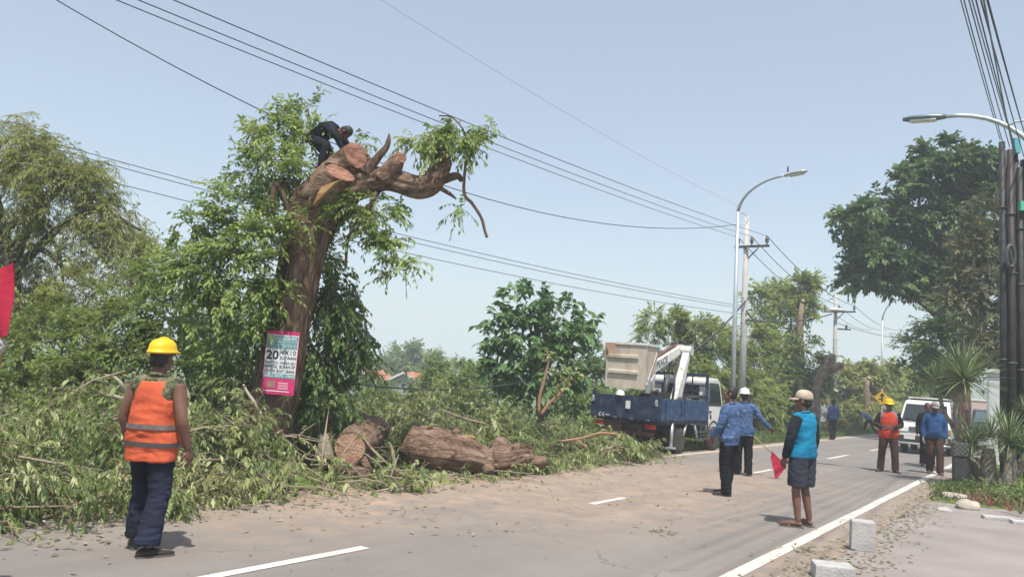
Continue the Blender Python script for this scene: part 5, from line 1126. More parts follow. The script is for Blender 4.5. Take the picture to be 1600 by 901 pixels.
def part(name, m, f, parent=None, bevel=0.0, taper=None):
    b = MB(); f(b)
    if taper: b.v = [taper(*p) for p in b.v]
    return b.build(name, m, parent if parent is not None else tr, bevel)
part('chassis', dark, lambda b: (b.box((-.36, .1, .66), (.09, 4.6, .2)), b.box((.36, .1, .66), (.09, 4.6, .2)), b.box((0, -1.9, .66), (.64, .1, .16)), b.box((0, -.2, .66), (.64, .1, .16)), b.box((0, -2.4, .7), (.64, .1, .16))))
part('bed_floor', blue, lambda b: b.box((0, (YT + YC) / 2, ZB - .06), (HW * 2, YC - YT, .12)))
tb_ = part('tailboard', blue, lambda b: (b.box((0, YT - .02, ZB + .24), (HW * 2 + .04, .05, .56)), b.box((0, YT - .055, ZB + .0), (HW * 2 + .02, .03, .1))), bevel=.006)
for k in range(5): part('rib', blue, lambda b: b.box((-.75 + k * .375, YT - .052, ZB + .27), (.05, .03, .42)), tb_)
part('paper', mat('paper', (0.6, 0.6, 0.57), .8), lambda b: b.box((.12, YT - .075, ZB + .3), (.13, .006, .2)), tb_)
part('reflector_chevron', mat('chevron_white', (0.55, 0.55, 0.55), .6), lambda b: (b.prism([(-.62, ZB - .0), (-.56, ZB + .05), (-.53, ZB + .05), (-.59, ZB - .0), (-.53, ZB - .05), (-.56, ZB - .05)], YT - .078, YT - .074, axis='y'), b.prism([(-.72, ZB - .0), (-.66, ZB + .05), (-.63, ZB + .05), (-.69, ZB - .0), (-.63, ZB - .05), (-.66, ZB - .05)], YT - .078, YT - .074, axis='y'), b.box((-.45, YT - .076, ZB), (.12, .004, .02))), tb_)
sb = part('sideboard', blue2, lambda b: b.box((HW + .005, -1.75, ZB + .24), (.045, 1.5, .54)), bevel=.006)  # lighter than the tailboard: the shading at this corner is put into the colour
part('rib', blue, lambda b: b.box((HW + .032, -1.2, ZB + .22), (.03, .05, .5)), sb); part('rib', blue, lambda b: b.box((HW + .032, -2.2, ZB + .22), (.03, .05, .5)), sb)
part('sideboard', blue2, lambda b: b.box((HW + .005, -.10, ZB + .24), (.045, 1.74, .54)), bevel=.006)
part('sideboard', blue, lambda b: b.box((-HW - .005, -.9, ZB + .24), (.045, 3.3, .54)), bevel=.006)
part('corner_post', blue, lambda b: b.box((HW + .012, YT + .05, ZB + .26), (.07, .08, .66))); part('corner_post', blue, lambda b: b.box((-HW - .012, YT + .05, ZB + .26), (.07, .08, .66))); part('corner_post', blue, lambda b: b.box((HW + .012, -.985, ZB + .26), (.06, .03, .62)))
part('rear_underrun', rust, lambda b: (b.box((-.35, YT + .1, ZB - .25), (.5, .1, .26)), b.box((0, YT + .15, ZB - .4), (1.5, .07, .1))))
for sx_ in (-1, 1): part('tail_light', mat('tail_red', (0.32, 0.02, 0.02), .3), lambda b: b.box((sx_ * .72, YT + .02, ZB - .2), (.26, .07, .11)))
part('licence_plate', mat('plate_dark', (0.03, 0.03, 0.03), .5), lambda b: b.box((.3, YT + .03, ZB - .24), (.4, .02, .13)))
for (yy, sx_) in ((-1.05, 1), (-1.05, -1), (1.45, 1), (1.45, -1)):
    wheel(tr, (sx_ * .80, yy, .36), .36, .2, rimm, sx_)
    if yy < 0: wheel(tr, (sx_ * .57, yy, .36), .36, .18, rimm, sx_)
part('axle', dark, lambda b: (b.tube([(-.75, -1.05, .36), (.75, -1.05, .36)], .07, 10), b.ell((0, -1.05, .36), (.17, .2, .17))))
part('axle', dark, lambda b: b.tube([(-.75, 1.45, .36), (.75, 1.45, .36)], .05, 8))
for sx_ in (-1, 1): part('mudflap', rubber, lambda b: b.box((sx_ * .8, -1.52, .52), (.34, .02, .44)))
part('outrigger', galv, lambda b: (b.tube([(HW - .03, -1.62, ZB - .1), (HW - .03, -1.62, .22)], .045, 8), b.box((HW - .03, -1.62, .20), (.2, .2, .04)), b.tube([(HW - .06, -.62, ZB - .1), (HW - .04, -.84, .5)], .04, 6), b.tube([(HW - .06, -.1, ZB - .1), (HW - .02, .08, .42)], .04, 6)))
part('side_guard', steel_dark, lambda b: [b.box((HW - .03, .42, z), (.03, .95, .05)) for z in (.38, .58, .78)] + [b.box((HW - .035, y, .6), (.03, .05, .5)) for y in (0.02, .36, .7, .88)])
part('fuel_tank', dark, lambda b: b.tube([(HW - .24, 0, .58), (HW - .24, .75, .58)], .17, 12))
# cab
cab = part('cab', cabw, lambda b: b.prism([(.88, .62), (2.28, .50), (2.36, .72), (2.34, 1.12), (2.24, 1.30), (1.92, 2.00), (1.72, 2.10), (1.0, 2.10), (.88, 2.0)], -.84, .84), bevel=.05)
for sx_ in (-1, 1):
    dr = part('door', cabw, lambda b: b.prism([(1.02, .72), (1.98, .66), (2.2, 1.14), (2.12, 1.26), (1.02, 1.26)], sx_ * .842, sx_ * .852), cab)
    part('side_window', glass_dark, lambda b: b.prism([(1.06, 1.30), (2.08, 1.30), (1.83, 1.90), (1.74, 1.96), (1.06, 1.96)], sx_ * .838, sx_ * .850), cab)
    part('door_seam', dark, lambda b: (b.box((sx_ * .845, 1.0, 1.32), (.018, .014, 1.25)),), cab)
    part('handle', dark, lambda b: b.box((sx_ * .86, 1.14, 1.13), (.03, .16, .05)), dr)
    part('fuel_flap', dark, lambda b: b.tube([(sx_ * .846, 1.2, .98), (sx_ * .858, 1.2, .98)], .07, 12), dr)
    part('wheel_arch', dark, lambda b: b.tube([(sx_ * .845, 1.45 + .46 * math.cos(a), .40 + .46 * math.sin(a)) for a in np.linspace(.05, 3.09, 12)], .03, 6), cab)
    part('mirror', dark, lambda b: (b.box((sx_ * 1.0, 2.18, 1.55), (.16, .06, .3)), b.tube([(sx_ * .84, 2.1, 1.68), (sx_ * 1.0, 2.2, 1.7)], .015, 6), b.tube([(sx_ * .84, 2.2, 1.3), (sx_ * 1.0, 2.2, 1.42)], .015, 6)), cab)
    part('headlight', lampm, lambda b: b.box((sx_ * .62, 2.36, .86), (.3, .04, .16)), cab)
part('rear_window', glass_dark, lambda b: (b.box((-.3, .862, 1.66), (.5, .02, .42)), b.box((.36, .862, 1.66), (.5, .02, .42))), cab)
part('windscreen', glass_dark, lambda b: b.add([(-.72, 2.262, 1.33), (.72, 2.262, 1.33), (.68, 1.962, 1.96), (-.68, 1.962, 1.96), (-.72, 2.25, 1.32), (.72, 2.25, 1.32), (.68, 1.95, 1.95), (-.68, 1.95, 1.95)], [(0, 1, 2, 3), (4, 5, 6, 7), (0, 1, 5, 4), (1, 2, 6, 5), (2, 3, 7, 6), (3, 0, 4, 7)]), cab)
part('bumper', dark, lambda b: b.box((0, 2.36, .52), (1.66, .12, .2)), cab)
part('front_wheel_arch_box', dark, lambda b: b.box((0, 1.45, .62), (1.5, .8, .3)), cab)
# headboard guard
part('headboard', blue, lambda b: [b.box((x, YC - .02, 1.55), (.07, .07, 1.28)) for x in (-.88, .88)] + [b.box((0, YC - .022, z), (1.69, .06, .07)) for z in (2.16, 1.55)] + [b.box((x, YC - .024, 1.55), (.035, .035, 1.14)) for x in (-.44, 0, .44)] + [b.box((0, YC - .026, 1.86), (1.69, .03, .04)), b.box((.44, YC - .028, 1.7), (.5, .03, .03))], bevel=.004)
# lift: turret, lower arm, knuckle, upper boom, bucket
tur = part('turret', dark, lambda b: (lathe(b, [(.34, ZB), (.34, ZB + .12), (.24, ZB + .14), (.24, ZB + .42), (.3, ZB + .44), (.3, ZB + .5)], 0, 16, (.1, .05, 0)), b.box((-.1, -.1, ZB + .55), (.5, .6, .2)), b.box((-.4, .2, ZB + .35), (.4, .5, .5))))
def slab(b, A, B, wa, wb, th, mat_=0):
    """tapered flat-sided arm from A to B in a plane of constant x"""
    A = Vector(A); B = Vector(B); d = (B - A).normalized(); up_ = Vector((1, 0, 0)).cross(d).normalized(); V = []
    for x in (-th / 2, th / 2):
        for c, w_ in ((A, wa), (B, wb)):
            V += [c + up_ * w_ / 2 + Vector((x, 0, 0)), c - up_ * w_ / 2 + Vector((x, 0, 0))]
    b.add(V, [(0, 1, 3, 2), (4, 6, 7, 5), (0, 2, 6, 4), (1, 5, 7, 3), (0, 4, 5, 1), (2, 3, 7, 6)], mat_)
K1 = (.28, -.05, ZB + .42); K2 = (.28, .62, 2.78)
part('lower_arm', boomw, lambda b: slab(b, K1, K2, .36, .13, .2), bevel=.012)
ub = part('upper_boom', boomw, lambda b: slab(b, (.0, .62, 2.86), (.0, -1.55, 2.10), .22, .30, .24), bevel=.01)
part('boom_rail', rust, lambda b: slab(b, (-.02, .50, 3.0), (-.02, -1.4, 2.34), .05, .05, .1), ub)
part('knuckle', boomw, lambda b: (b.tube([(-.2, .66, 2.84), (.42, .66, 2.84)], .13, 14), b.box((.0, .72, 2.86), (.22, .3, .3))), ub)
part('hydraulic_hose', wire_m, lambda b: (b.tube([(.16, .5, 2.6), (.2, .8, 2.9), (.1, .86, 3.12), (0, .6, 3.14), (-.05, .3, 3.0)], .025, 6),), ub)
tm = text_mesh('PEACE', .26, .02); 
tl = link('lettering', tm, mat('boom_letter', (0.05, 0.06, 0.10), .5), ub); tm.materials.clear(); tm.materials.append(MATS['boom_letter'])
_d = Vector((0, .62 + 1.55, 2.86 - 2.10)).normalized(); _u = Vector((1, 0, 0)).cross(_d)
tl.matrix_local = Matrix(((0, 0, 1, .1235), (_d.y, _u.y, 0, -1.02), (_d.z, _u.z, 0, 2.20), (0, 0, 0, 1)))
part('lift_ram', steel_dark, lambda b: (b.tube([(.05, -.3, ZB + .5), (.05, -.1, 2.1)], .06, 10), b.tube([(.05, -.1, 2.1), (.05, .1, 2.62)], .035, 8)))
part('valve_gear', dark, lambda b: (b.box((.6, .35, ZB + .25), (.5, .5, .5)), b.tube([(.5, .2, 1.5), (.75, .5, 1.52)], .05, 8), b.box((.45, .45, 1.52), (.5, .06, .05)), b.ell((.62, -.15, 1.35), (.3, .25, .16)), b.box((-.3, -1.3, ZB + .3), (.7, .5, .3)), b.tube([(-.5, -1.5, ZB + .2), (0, -1.45, ZB + .62), (.3, -1.5, ZB + .3)], .04, 6), b.tube([(-.2, -1.1, ZB + .4), (.4, -1.5, ZB + .7)], .05, 6), b.box((.2, -2.0, ZB + .5), (.9, .06, .05)), b.box((.35, -1.9, ZB + .42), (.3, .3, .35))))
bk = bpy.data.objects.new('bucket', None)
BZ = 1.80; bx0, bx1, by0, by1, bz1 = -.56, .60, -2.42, -1.62, 1.17
bk = part('bucket', beige, lambda b: (b.add([(bx0 + .04, by0 + .03, 0), (bx1 - .04, by0 + .03, 0), (bx1 - .04, by1 - .03, 0), (bx0 + .04, by1 - .03, 0), (bx0, by0, bz1), (bx1, by0, bz1), (bx1, by1, bz1), (bx0, by1, bz1), (bx0 + .05, by0 + .05, bz1), (bx1 - .05, by0 + .05, bz1), (bx1 - .05, by1 - .05, bz1), (bx0 + .05, by1 - .05, bz1), (bx0 + .09, by0 + .09, .06), (bx1 - .09, by0 + .09, .06), (bx1 - .09, by1 - .09, .06), (bx0 + .09, by1 - .09, .06)],
    [(3, 2, 1, 0), (0, 1, 5, 4), (1, 2, 6, 5), (2, 3, 7, 6), (3, 0, 4, 7), (4, 5, 9, 8), (5, 6, 10, 9), (6, 7, 11, 10), (7, 4, 8, 11), (8, 9, 13, 12), (9, 10, 14, 13), (10, 11, 15, 14), (11, 8, 12, 15), (12, 13, 14, 15)]),), bevel=.008)
bk.location = (-.30, -.05, BZ - .17); bk.rotation_euler = (0, R(0.5), R(4))
for zz in (.42, .82): part('bucket_rib', beige, lambda b: b.prism([(by0 - .035, zz - .035), (by0 + .03, zz - .06), (by0 + .03, zz + .06), (by0 - .035, zz + .035)], bx0 + .12, bx1 - .22), bk)
part('bucket_lip', boomw, lambda b: (b.box(((bx0 + bx1) / 2 + .15, by0 - .012, bz1 - .01), (bx1 - bx0 - .28, .04, .06)), b.box((bx1 + .012, (by0 + by1) / 2, bz1 - .01), (.04, by1 - by0, .06))), bk)
part('bucket_worn_corner', brown_t, lambda b: b.box((bx0 + .15, by0 - .006, bz1 - .2), (.32, .02, .38)), bk)
part('bucket_step', steel_dark, lambda b: (b.tube([(bx0 + .03, by0 - .03, .5), (bx0 + .03, by0 - .03, .72)], .02, 6), b.tube([(bx0 + .06, by0 - .02, .85), (bx0 + .06, by0 - .03, 1.02)], .02, 6)), bk)
part('bucket_bracket', galv, lambda b: (b.box((bx1 - .02, by0 + .2, .1), (.14, .14, .34)), b.tube([(bx1 - .06, by0 + .1, -.02), (bx1 + .06, by0 + .5, .4)], .04, 8)), bk)
part('bucket_diagonal', beige, lambda b: slab(b, (bx1 + .004, by0 + .1, .12), (bx1 + .014, by1 - .1, 1.0), .04, .04, .02), bk)
# a white helmet left in the bed
for k in range(4): part('hinge', steel_dark, lambda b: b.tube([(-.7 + k * .46 - .06, YT - .065, ZB - .055), (-.7 + k * .46 + .06, YT - .065, ZB - .055)], .022, 7), tb_)
for sx_ in (-1, 1): part('latch', galv, lambda b: (b.box((sx_ * (HW - .03), YT - .06, ZB + .40), (.05, .04, .16)), b.tube([(sx_ * (HW - .03), YT - .085, ZB + .46), (sx_ * (HW - .1), YT - .085, ZB + .36)], .010, 5)), tb_)
for k, (x_, y_) in enumerate(((.30, -.3), (.36, -.5), (.22, -.15))): part('hydraulic_hose', wire_m, lambda b: b.tube(curve_pts([(x_, y_, ZB + .3), (x_ + .1, y_ - .1, 1.7 + .1 * k), (x_ - .02, y_ + .2, 2.1 + .1 * k), (.16, .45, 2.5 + .08 * k)], 5), .016, 6))
part('boom_pin', steel_dark, lambda b: b.tube([(.14, .62, 2.80), (.42, .62, 2.80)], .05, 10)); part('boom_pin', steel_dark, lambda b: b.tube([(.12, -.05, ZB + .52), (.42, -.05, ZB + .52)], .05, 10))
hh = P_os(-8.78, 19.75)
def shell(mb, c, r, brim=.02, peak=0.0, h=.9, n=18, mat_=0, rot=None):
    c = Vector(c); rings = []
    for q, z in ((1.12, 0), (1.07, .014), (1.0, .02), (.985, r * .38), (.88, r * .70), (.64, r * .94), (.32, r * 1.05), (.02, r * 1.08)):
        rg = []
        for k in range(n):
            a = 2 * math.pi * k / n; rr = r * q
            p = Vector((rr * math.cos(a) * .86, rr * math.sin(a) * 1.05, z * h))
            if q > 1.05 and math.sin(a) > 0: p.y += peak * math.sin(a) ** 2; p.z -= peak * .25 * math.sin(a) ** 2
            if rot is not None: p = rot @ p
            rg.append(p + c)
        rings.append(rg)
    mb.loft(rings, mat_)
helm_w = mat('helmet_white', (0.68, 0.68, 0.66), .3); helm_y = mat('helmet_yellow', (0.70, 0.46, 0.012), .45, (0.70, 0.46, 0.01), 4)
b = MB(); shell(b, (0, 0, 0), .13, peak=.04); hw = b.build('hard_hat', helm_w); tag(hw, 'white hard hat resting on the truck tailboard', 'helmet')
hw.location = tr.matrix_basis @ Vector((-.16, YT + .02, ZB + .525))

# ---- van
vp = P_os(-3.45, 29.0); van = thing('passenger_van', 'white passenger van with dark lower bumper facing the camera', 'van', vp); van.rotation_euler = (-PT, 0, -TH + math.pi)
vw = mat('van_white', (0.66, 0.655, 0.62), .3, (0.58, 0.57, 0.53), 1.5); vtap = lambda x, y, z: (x * (1 - .13 * max(z - 1.05, 0) / .8), y, z)
vpart = lambda name, m, f, parent=None, bevel=0.0, taper=None: part(name, m, f, parent if parent is not None else van, bevel, taper)
# local +y is the nose (towards the camera)
body = vpart('body', vw, lambda b: b.prism([(-3.9, .38), (.02, .38), (.06, .55), (.0, .95), (-.12, 1.08), (-.62, 1.72), (-.9, 1.84), (-1.6, 1.90), (-3.7, 1.88), (-3.95, 1.7)], -.80, .80), bevel=.11, taper=vtap)
vpart('windscreen', glass_dark, lambda b: b.add([(-.70, -.118, 1.11), (.70, -.118, 1.11), (.62, -.585, 1.70), (-.62, -.585, 1.70), (-.70, -.15, 1.09), (.70, -.15, 1.09), (.62, -.62, 1.68), (-.62, -.62, 1.68)], [(0, 1, 2, 3), (7, 6, 5, 4), (0, 4, 5, 1), (1, 5, 6, 2), (2, 6, 7, 3), (3, 7, 4, 0)]), body)
for sx_ in (-1, 1):
    for (y0_, y1_, y2_, y3_) in ((-.35, -1.35, -1.35, -.72), (-1.45, -2.5, -2.5, -1.45), (-2.6, -3.7, -3.6, -2.6)):
        vpart('side_window', glass_dark, lambda b: b.prism([(y0_, 1.14), (y1_, 1.14), (y2_, 1.66), (y3_, 1.66)], sx_ * .796, sx_ * .812), body, 0.0, vtap)
    vpart('headlight', lampm, lambda b: b.box((sx_ * .60, .035, .83), (.26, .06, .15)), body)
    vpart('turn_signal', mat('amber', (0.55, 0.20, 0.02), .35), lambda b: b.box((sx_ * .765, .02, .83), (.06, .06, .14)), body)
    vpart('mirror', dark, lambda b: (b.box((sx_ * .93, -.22, 1.25), (.15, .06, .22)), b.tube([(sx_ * .8, -.25, 1.18), (sx_ * .9, -.23, 1.2)], .02, 6)), body)
    for yy in (-.75, -3.1): wheel(van, (sx_ * .70, yy, .30), .30, .18, rimm, sx_)
    vpart('wheel_arch', dark, lambda b: b.box((sx_ * .72, -.75, .45), (.19, .74, .34)), body)
vpart('grille', mat('grille', (0.05, 0.05, 0.055), .5), lambda b: b.box((0, .045, .84), (.90, .03, .16)), body)
for k in range(3): vpart('grille_bar', mat('chrome', (0.5, 0.5, 0.5), .3, metal=.7), lambda b: b.box((0, .064, .79 + k * .05), (.88, .012, .012)), body)
vpart('bumper', dark, lambda b: b.box((0, .07, .50), (1.62, .16, .26)), body, .02)
vpart('bumper_bar', MATS['chrome'], lambda b: b.tube([(-.86, -.02, .36), (-.78, .15, .36), (-.4, .19, .36), (.4, .19, .36), (.78, .15, .36), (.86, -.02, .36)], .04, 8), body)
vpart('licence_plate', mat('plate_white', (0.6, 0.6, 0.58), .5), lambda b: b.box((.42, .155, .56), (.34, .012, .12)), body)
vpart('roof_rail', vw, lambda b: b.box((0, -1.7, 1.93), (1.2, 1.6, .05)), body)
vpart('dashboard_papers', mat('paper', (0.6, 0.6, 0.57), .8), lambda b: b.add([(-.5, -.20, 1.20), (-.32, -.20, 1.20), (-.32, -.28, 1.31), (-.5, -.28, 1.31)], [(0, 1, 2, 3)]) if False else b.box((.42, -.085, 1.06), (.34, .012, .05)), body)
vpart('wiper', dark, lambda b: (b.tube([(-.55, -.11, 1.12), (.05, -.19, 1.24)], .012, 5), b.tube([(.1, -.11, 1.12), (.6, -.17, 1.22)], .012, 5)), body)

# ---- dark car queued behind the van
cp = P_os(-2.0, 37.5); car = thing('dark_car', 'dark grey car queued behind the white van', 'car', cp); car.rotation_euler = (-PT, 0, -TH + math.pi)
cm = mat('car_dark', (0.035, 0.045, 0.055), .3, (0.05, 0.055, 0.065), 2); cpart = lambda name, m, f, parent=None, bevel=0.0: part(name, m, f, parent if parent is not None else car, bevel)
cb = cpart('body', cm, lambda b: b.prism([(-4.1, .35), (.1, .35), (.12, .7), (-.05, .92), (-.9, 1.06), (-1.0, 1.08), (-4.0, 1.08), (-4.15, .8)], -.86, .86), bevel=.07)
cc = cpart('cabin', cm, lambda b: b.prism([(-.95, 1.07), (-1.65, 1.62), (-2.0, 1.68), (-3.7, 1.66), (-4.0, 1.07)], -.76, .76), cb, .06)
cpart('windscreen', mat('glass_sky', (0.10, 0.14, 0.17), .08), lambda b: b.add([(-.68, -1.0, 1.13), (.68, -1.0, 1.13), (.60, -1.56, 1.58), (-.60, -1.56, 1.58), (-.68, -1.04, 1.1), (.68, -1.04, 1.1), (.6, -1.6, 1.55), (-.6, -1.6, 1.55)], [(0, 1, 2, 3), (7, 6, 5, 4), (0, 4, 5, 1), (1, 5, 6, 2), (2, 6, 7, 3), (3, 7, 4, 0)]), cc)
for sx_ in (-1, 1):
    cpart('headlight', lampm, lambda b: b.box((sx_ * .65, .10, .72), (.3, .08, .14)), cb)
    cpart('side_window', glass_dark, lambda b: b.prism([(-1.3, 1.12), (-3.7, 1.12), (-3.5, 1.56), (-1.85, 1.56)], sx_ * .755, sx_ * .772), cc)
    for yy in (-.75, -3.3): wheel(car, (sx_ * .78, yy, .32), .32, .18, rimm, sx_)
cpart('grille', dark, lambda b: b.box((0, .125, .66), (.8, .03, .16)), cb); cpart('licence_plate', MATS['plate_white'], lambda b: b.box((0, .135, .46), (.4, .02, .12)), cb)

# ---- motorbike with its headlight on
mp = P_os(-5.05, 37.0); mo = thing('motorbike', 'black motorbike with its headlight on beside the white van', 'motorbike', mp); mo.rotation_euler = (-PT, 0, -TH + math.pi)
mpart = lambda name, m, f, parent=None, bevel=0.0: part(name, m, f, parent if parent is not None else mo, bevel)
for yy in (.62, -.62):
    w_ = MB(); w_.tube([(0, yy + .25 * math.cos(a), .29 + .25 * math.sin(a)) for a in np.linspace(0, 6.283, 25)], .045, 8, cap=False); wq = w_.build('wheel', rubber, mo)
    w_ = MB(); w_.tube([(-.06, yy, .29), (.06, yy, .29)], .05, 8)
    for k in range(5): w_.tube([(0, yy, .29), (0, yy + .22 * math.cos(k * 1.257), .29 + .22 * math.sin(k * 1.257))], .012, 5)
    w_.build('rim', rimm, wq)
mcol = mat('bike_black', (0.025, 0.025, 0.03), .3)
mpart('fork', galv, lambda b: (b.tube([(-.08, .62, .29), (-.08, .42, .85)], .025, 7), b.tube([(.08, .62, .29), (.08, .42, .85)], .025, 7)))
mpart('fairing', mcol, lambda b: (b.loft([[Vector((.02 * math.cos(a), y, z)) + Vector((w_ * math.cos(a), 0, h_ * math.sin(a))) for a in np.linspace(0, 5.9, 10)] for (y, z, w_, h_) in ((.52, .86, .08, .08), (.46, .84, .19, .17), (.3, .72, .17, .22), (0, .58, .13, .2), (-.3, .66, .15, .14), (-.75, .78, .10, .08))]), b.box((0, .60, .58), (.1, .3, .04)), b.loft([[Vector((w_ * math.cos(a), .38 + .02 * math.sin(a), z)) for a in np.linspace(0, 5.9, 10)] for z, w_ in ((.3, .10), (.5, .22), (.7, .20), (.8, .12))])))
mpart('headlight', mat('headlight_on', (0.9, 0.6, 0.25), .3, emit=((1.0, 0.55, 0.18), 3.0)), lambda b: b.ell((0, .575, .86), (.10, .04, .05), 0, 12, 7))
mpart('handlebar', dark, lambda b: (b.tube([(-.33, .28, 1.02), (-.1, .38, .98), (.1, .38, .98), (.33, .28, 1.02)], .018, 6),))
for sx_ in (-1, 1): mpart('mirror', dark, lambda b: (b.tube([(sx_ * .24, .32, 1.02), (sx_ * .32, .34, 1.2)], .008, 5), b.ell((sx_ * .33, .34, 1.22), (.06, .015, .04))))
mpart('seat', rubber, lambda b: b.box((0, -.35, .80), (.22, .7, .09)), bevel=.03)
mpart('exhaust', galv, lambda b: b.tube([(.15, .0, .28), (.17, -.75, .36)], .05, 8))

# ------------------------------------------------------------------ people
skin = mat('skin_brown', (0.135, 0.064, 0.043), .55, (0.175, 0.088, 0.06), 9)
hairm = mat('hair_black', (0.012, 0.011, 0.011), .6, (0.025, 0.022, 0.02), 30)
def cloth(name, c, c2=None, scale=7): return mat(name, c, .85, c2 or tuple(k * .8 for k in c), scale, .25, 24, spec=.15)
orange = cloth('vest_orange', (0.62, 0.125, 0.055), (0.50, 0.095, 0.045), 5); red_v = cloth('vest_red', (0.60, 0.07, 0.035)); reflect = mat('reflective_grey', (0.125, 0.11, 0.11), .5, (0.17, 0.15, 0.15), 20)
navy = cloth('trouser_navy', (0.012, 0.013, 0.022), (0.026, 0.031, 0.060), 2.2); black_c = cloth('cloth_black', (0.014, 0.014, 0.016)); brown_c = cloth('trouser_brown', (0.075, 0.042, 0.030)); greyshort = cloth('shorts_grey', (0.045, 0.050, 0.066), (0.036, 0.041, 0.056)); blue_c = cloth('shirt_blue', (0.032, 0.085, 0.22)); dkblue = cloth('shirt_dark_blue', (0.02, 0.04, 0.11)); ltblue = cloth('shirt_light_blue', (0.16, 0.27, 0.42)); turq = cloth('shirt_turquoise', (0.010, 0.20, 0.34), (0.012, 0.17, 0.30)); char = cloth('sleeve_charcoal', (0.022, 0.028, 0.034)); climb = cloth('cloth_climber', (0.016, 0.018, 0.026)); capm = cloth('cap_beige', (0.52, 0.42, 0.33)); capg = cloth('cap_grey', (0.36, 0.33, 0.32)); flagm = cloth('flag_red', (0.40, 0.025, 0.055), (0.36, 0.022, 0.048)); glove = cloth('sleeve_pale_grey', (0.42, 0.40, 0.37)); greyc = cloth('shirt_grey', (0.20, 0.21, 0.23)); sole = mat('sole', (0.12, 0.11, 0.10), .8); shoe = mat('shoe_black', (0.02, 0.018, 0.017), .6); sandal = mat('sandal_tan', (0.33, 0.24, 0.16), .8)
def pattern_cloth(name, cols, scale, dist=2.0):
    m = bpy.data.materials.new(name); m.use_nodes = True; N = m.node_tree.nodes; L = m.node_tree.links; b = N['Principled BSDF']; b.inputs['Roughness'].default_value = .85
    tc = N.new('ShaderNodeTexCoord'); nz = N.new('ShaderNodeTexNoise'); nz.inputs['Scale'].default_value = scale; nz.inputs['Detail'].default_value = 2; nz.inputs['Distortion'].default_value = dist; L.new(tc.outputs['Object'], nz.inputs[0])
    rp = N.new('ShaderNodeValToRGB'); rp.color_ramp.interpolation = 'CONSTANT'
    while len(rp.color_ramp.elements) < len(cols): rp.color_ramp.elements.new(.5)
    for i, (p, c) in enumerate(cols): rp.color_ramp.elements[i].position = p; rp.color_ramp.elements[i].color = (*c, 1)
    L.new(nz.outputs[0], rp.inputs[0]); L.new(rp.outputs[0], b.inputs['Base Color']); MATS[name] = m; return m
batik = pattern_cloth('shirt_batik', [(0, (0.022, 0.055, 0.15)), (.42, (0.06, 0.12, 0.25)), (.52, (0.025, 0.06, 0.16)), (.61, (0.25, 0.29, 0.37)), (.65, (0.03, 0.07, 0.17))], 10)
camo = pattern_cloth('shirt_camouflage', [(0, (0.03, 0.035, 0.02)), (.42, (0.07, 0.085, 0.035)), (.52, (0.19, 0.16, 0.09)), (.60, (0.06, 0.085, 0.04))], 11)

def remesh(pieces, voxel, smooth=4, wrinkle=0.0, wf=9.0, seed=0):
    me = bpy.data.meshes.new('tmp'); me.from_pydata(pieces.v, [], pieces.f); bm = bmesh.new(); bm.from_mesh(me); bmesh.ops.recalc_face_normals(bm, faces=bm.faces); bm.to_mesh(me); bm.free()
    o = bpy.data.objects.new('tmp', me); COL.objects.link(o)
    md = o.modifiers.new('r', 'REMESH'); md.mode = 'VOXEL'; md.voxel_size = voxel; md.use_smooth_shade = True
    ms = o.modifiers.new('s', 'SMOOTH'); ms.iterations = smooth; ms.factor = .5
    dg = bpy.context.evaluated_depsgraph_get(); dg.update(); r = bpy.data.meshes.new_from_object(o.evaluated_get(dg)); bpy.data.objects.remove(o); bpy.data.meshes.remove(me)
    if wrinkle:
        n = len(r.vertices); co = np.empty(n * 3, np.float32); no = np.empty(n * 3, np.float32); r.vertices.foreach_get('co', co); r.vertices.foreach_get('normal', no); co = co.reshape(-1, 3); no = no.reshape(-1, 3)
        d = np.array([mnoise.noise(Vector((p[0] * wf, p[1] * wf, p[2] * wf * 1.5 + seed)) + Vector((0, 0, 2 * mnoise.noise(Vector(p) * 5)))) for p in co]); d2 = np.array([1 - abs(mnoise.noise(Vector((p[0] * wf * .8 + seed, p[1] * wf * .8, p[2] * wf * 2.2)))) * 2 for p in co])
        co += no * (wrinkle * (d + .6 * d2))[:, None]; r.vertices.foreach_set('co', co.ravel().astype(np.float32)); r.update()
    return r
DEF = dict(pelvis=(0, 0, .92), chest=(0, .01, 1.24), neck=(0, -.01, 1.43), shR=(.175, -.01, 1.375), shL=(-.175, -.01, 1.375), elR=(.235, -.03, 1.10), elL=(-.235, -.03, 1.10), wrR=(.25, .04, .86), wrL=(-.25, .04, .86),
           hipR=(.085, 0, .90), hipL=(-.085, 0, .90), knR=(.10, .025, .49), knL=(-.10, .025, .49), anR=(.11, -.02, .085), anL=(-.11, -.02, .085), toR=(.14, .16, .03), toL=(-.14, .16, .03))
TORSO = [(-.16, .145, .100), (-.06, .165, .115), (.04, .165, .118), (.2, .152, .112), (.4, .150, .108), (.58, .162, .114), (.74, .175, .115), (.86, .172, .100), (.93, .125, .082), (1.0, .072, .066)]
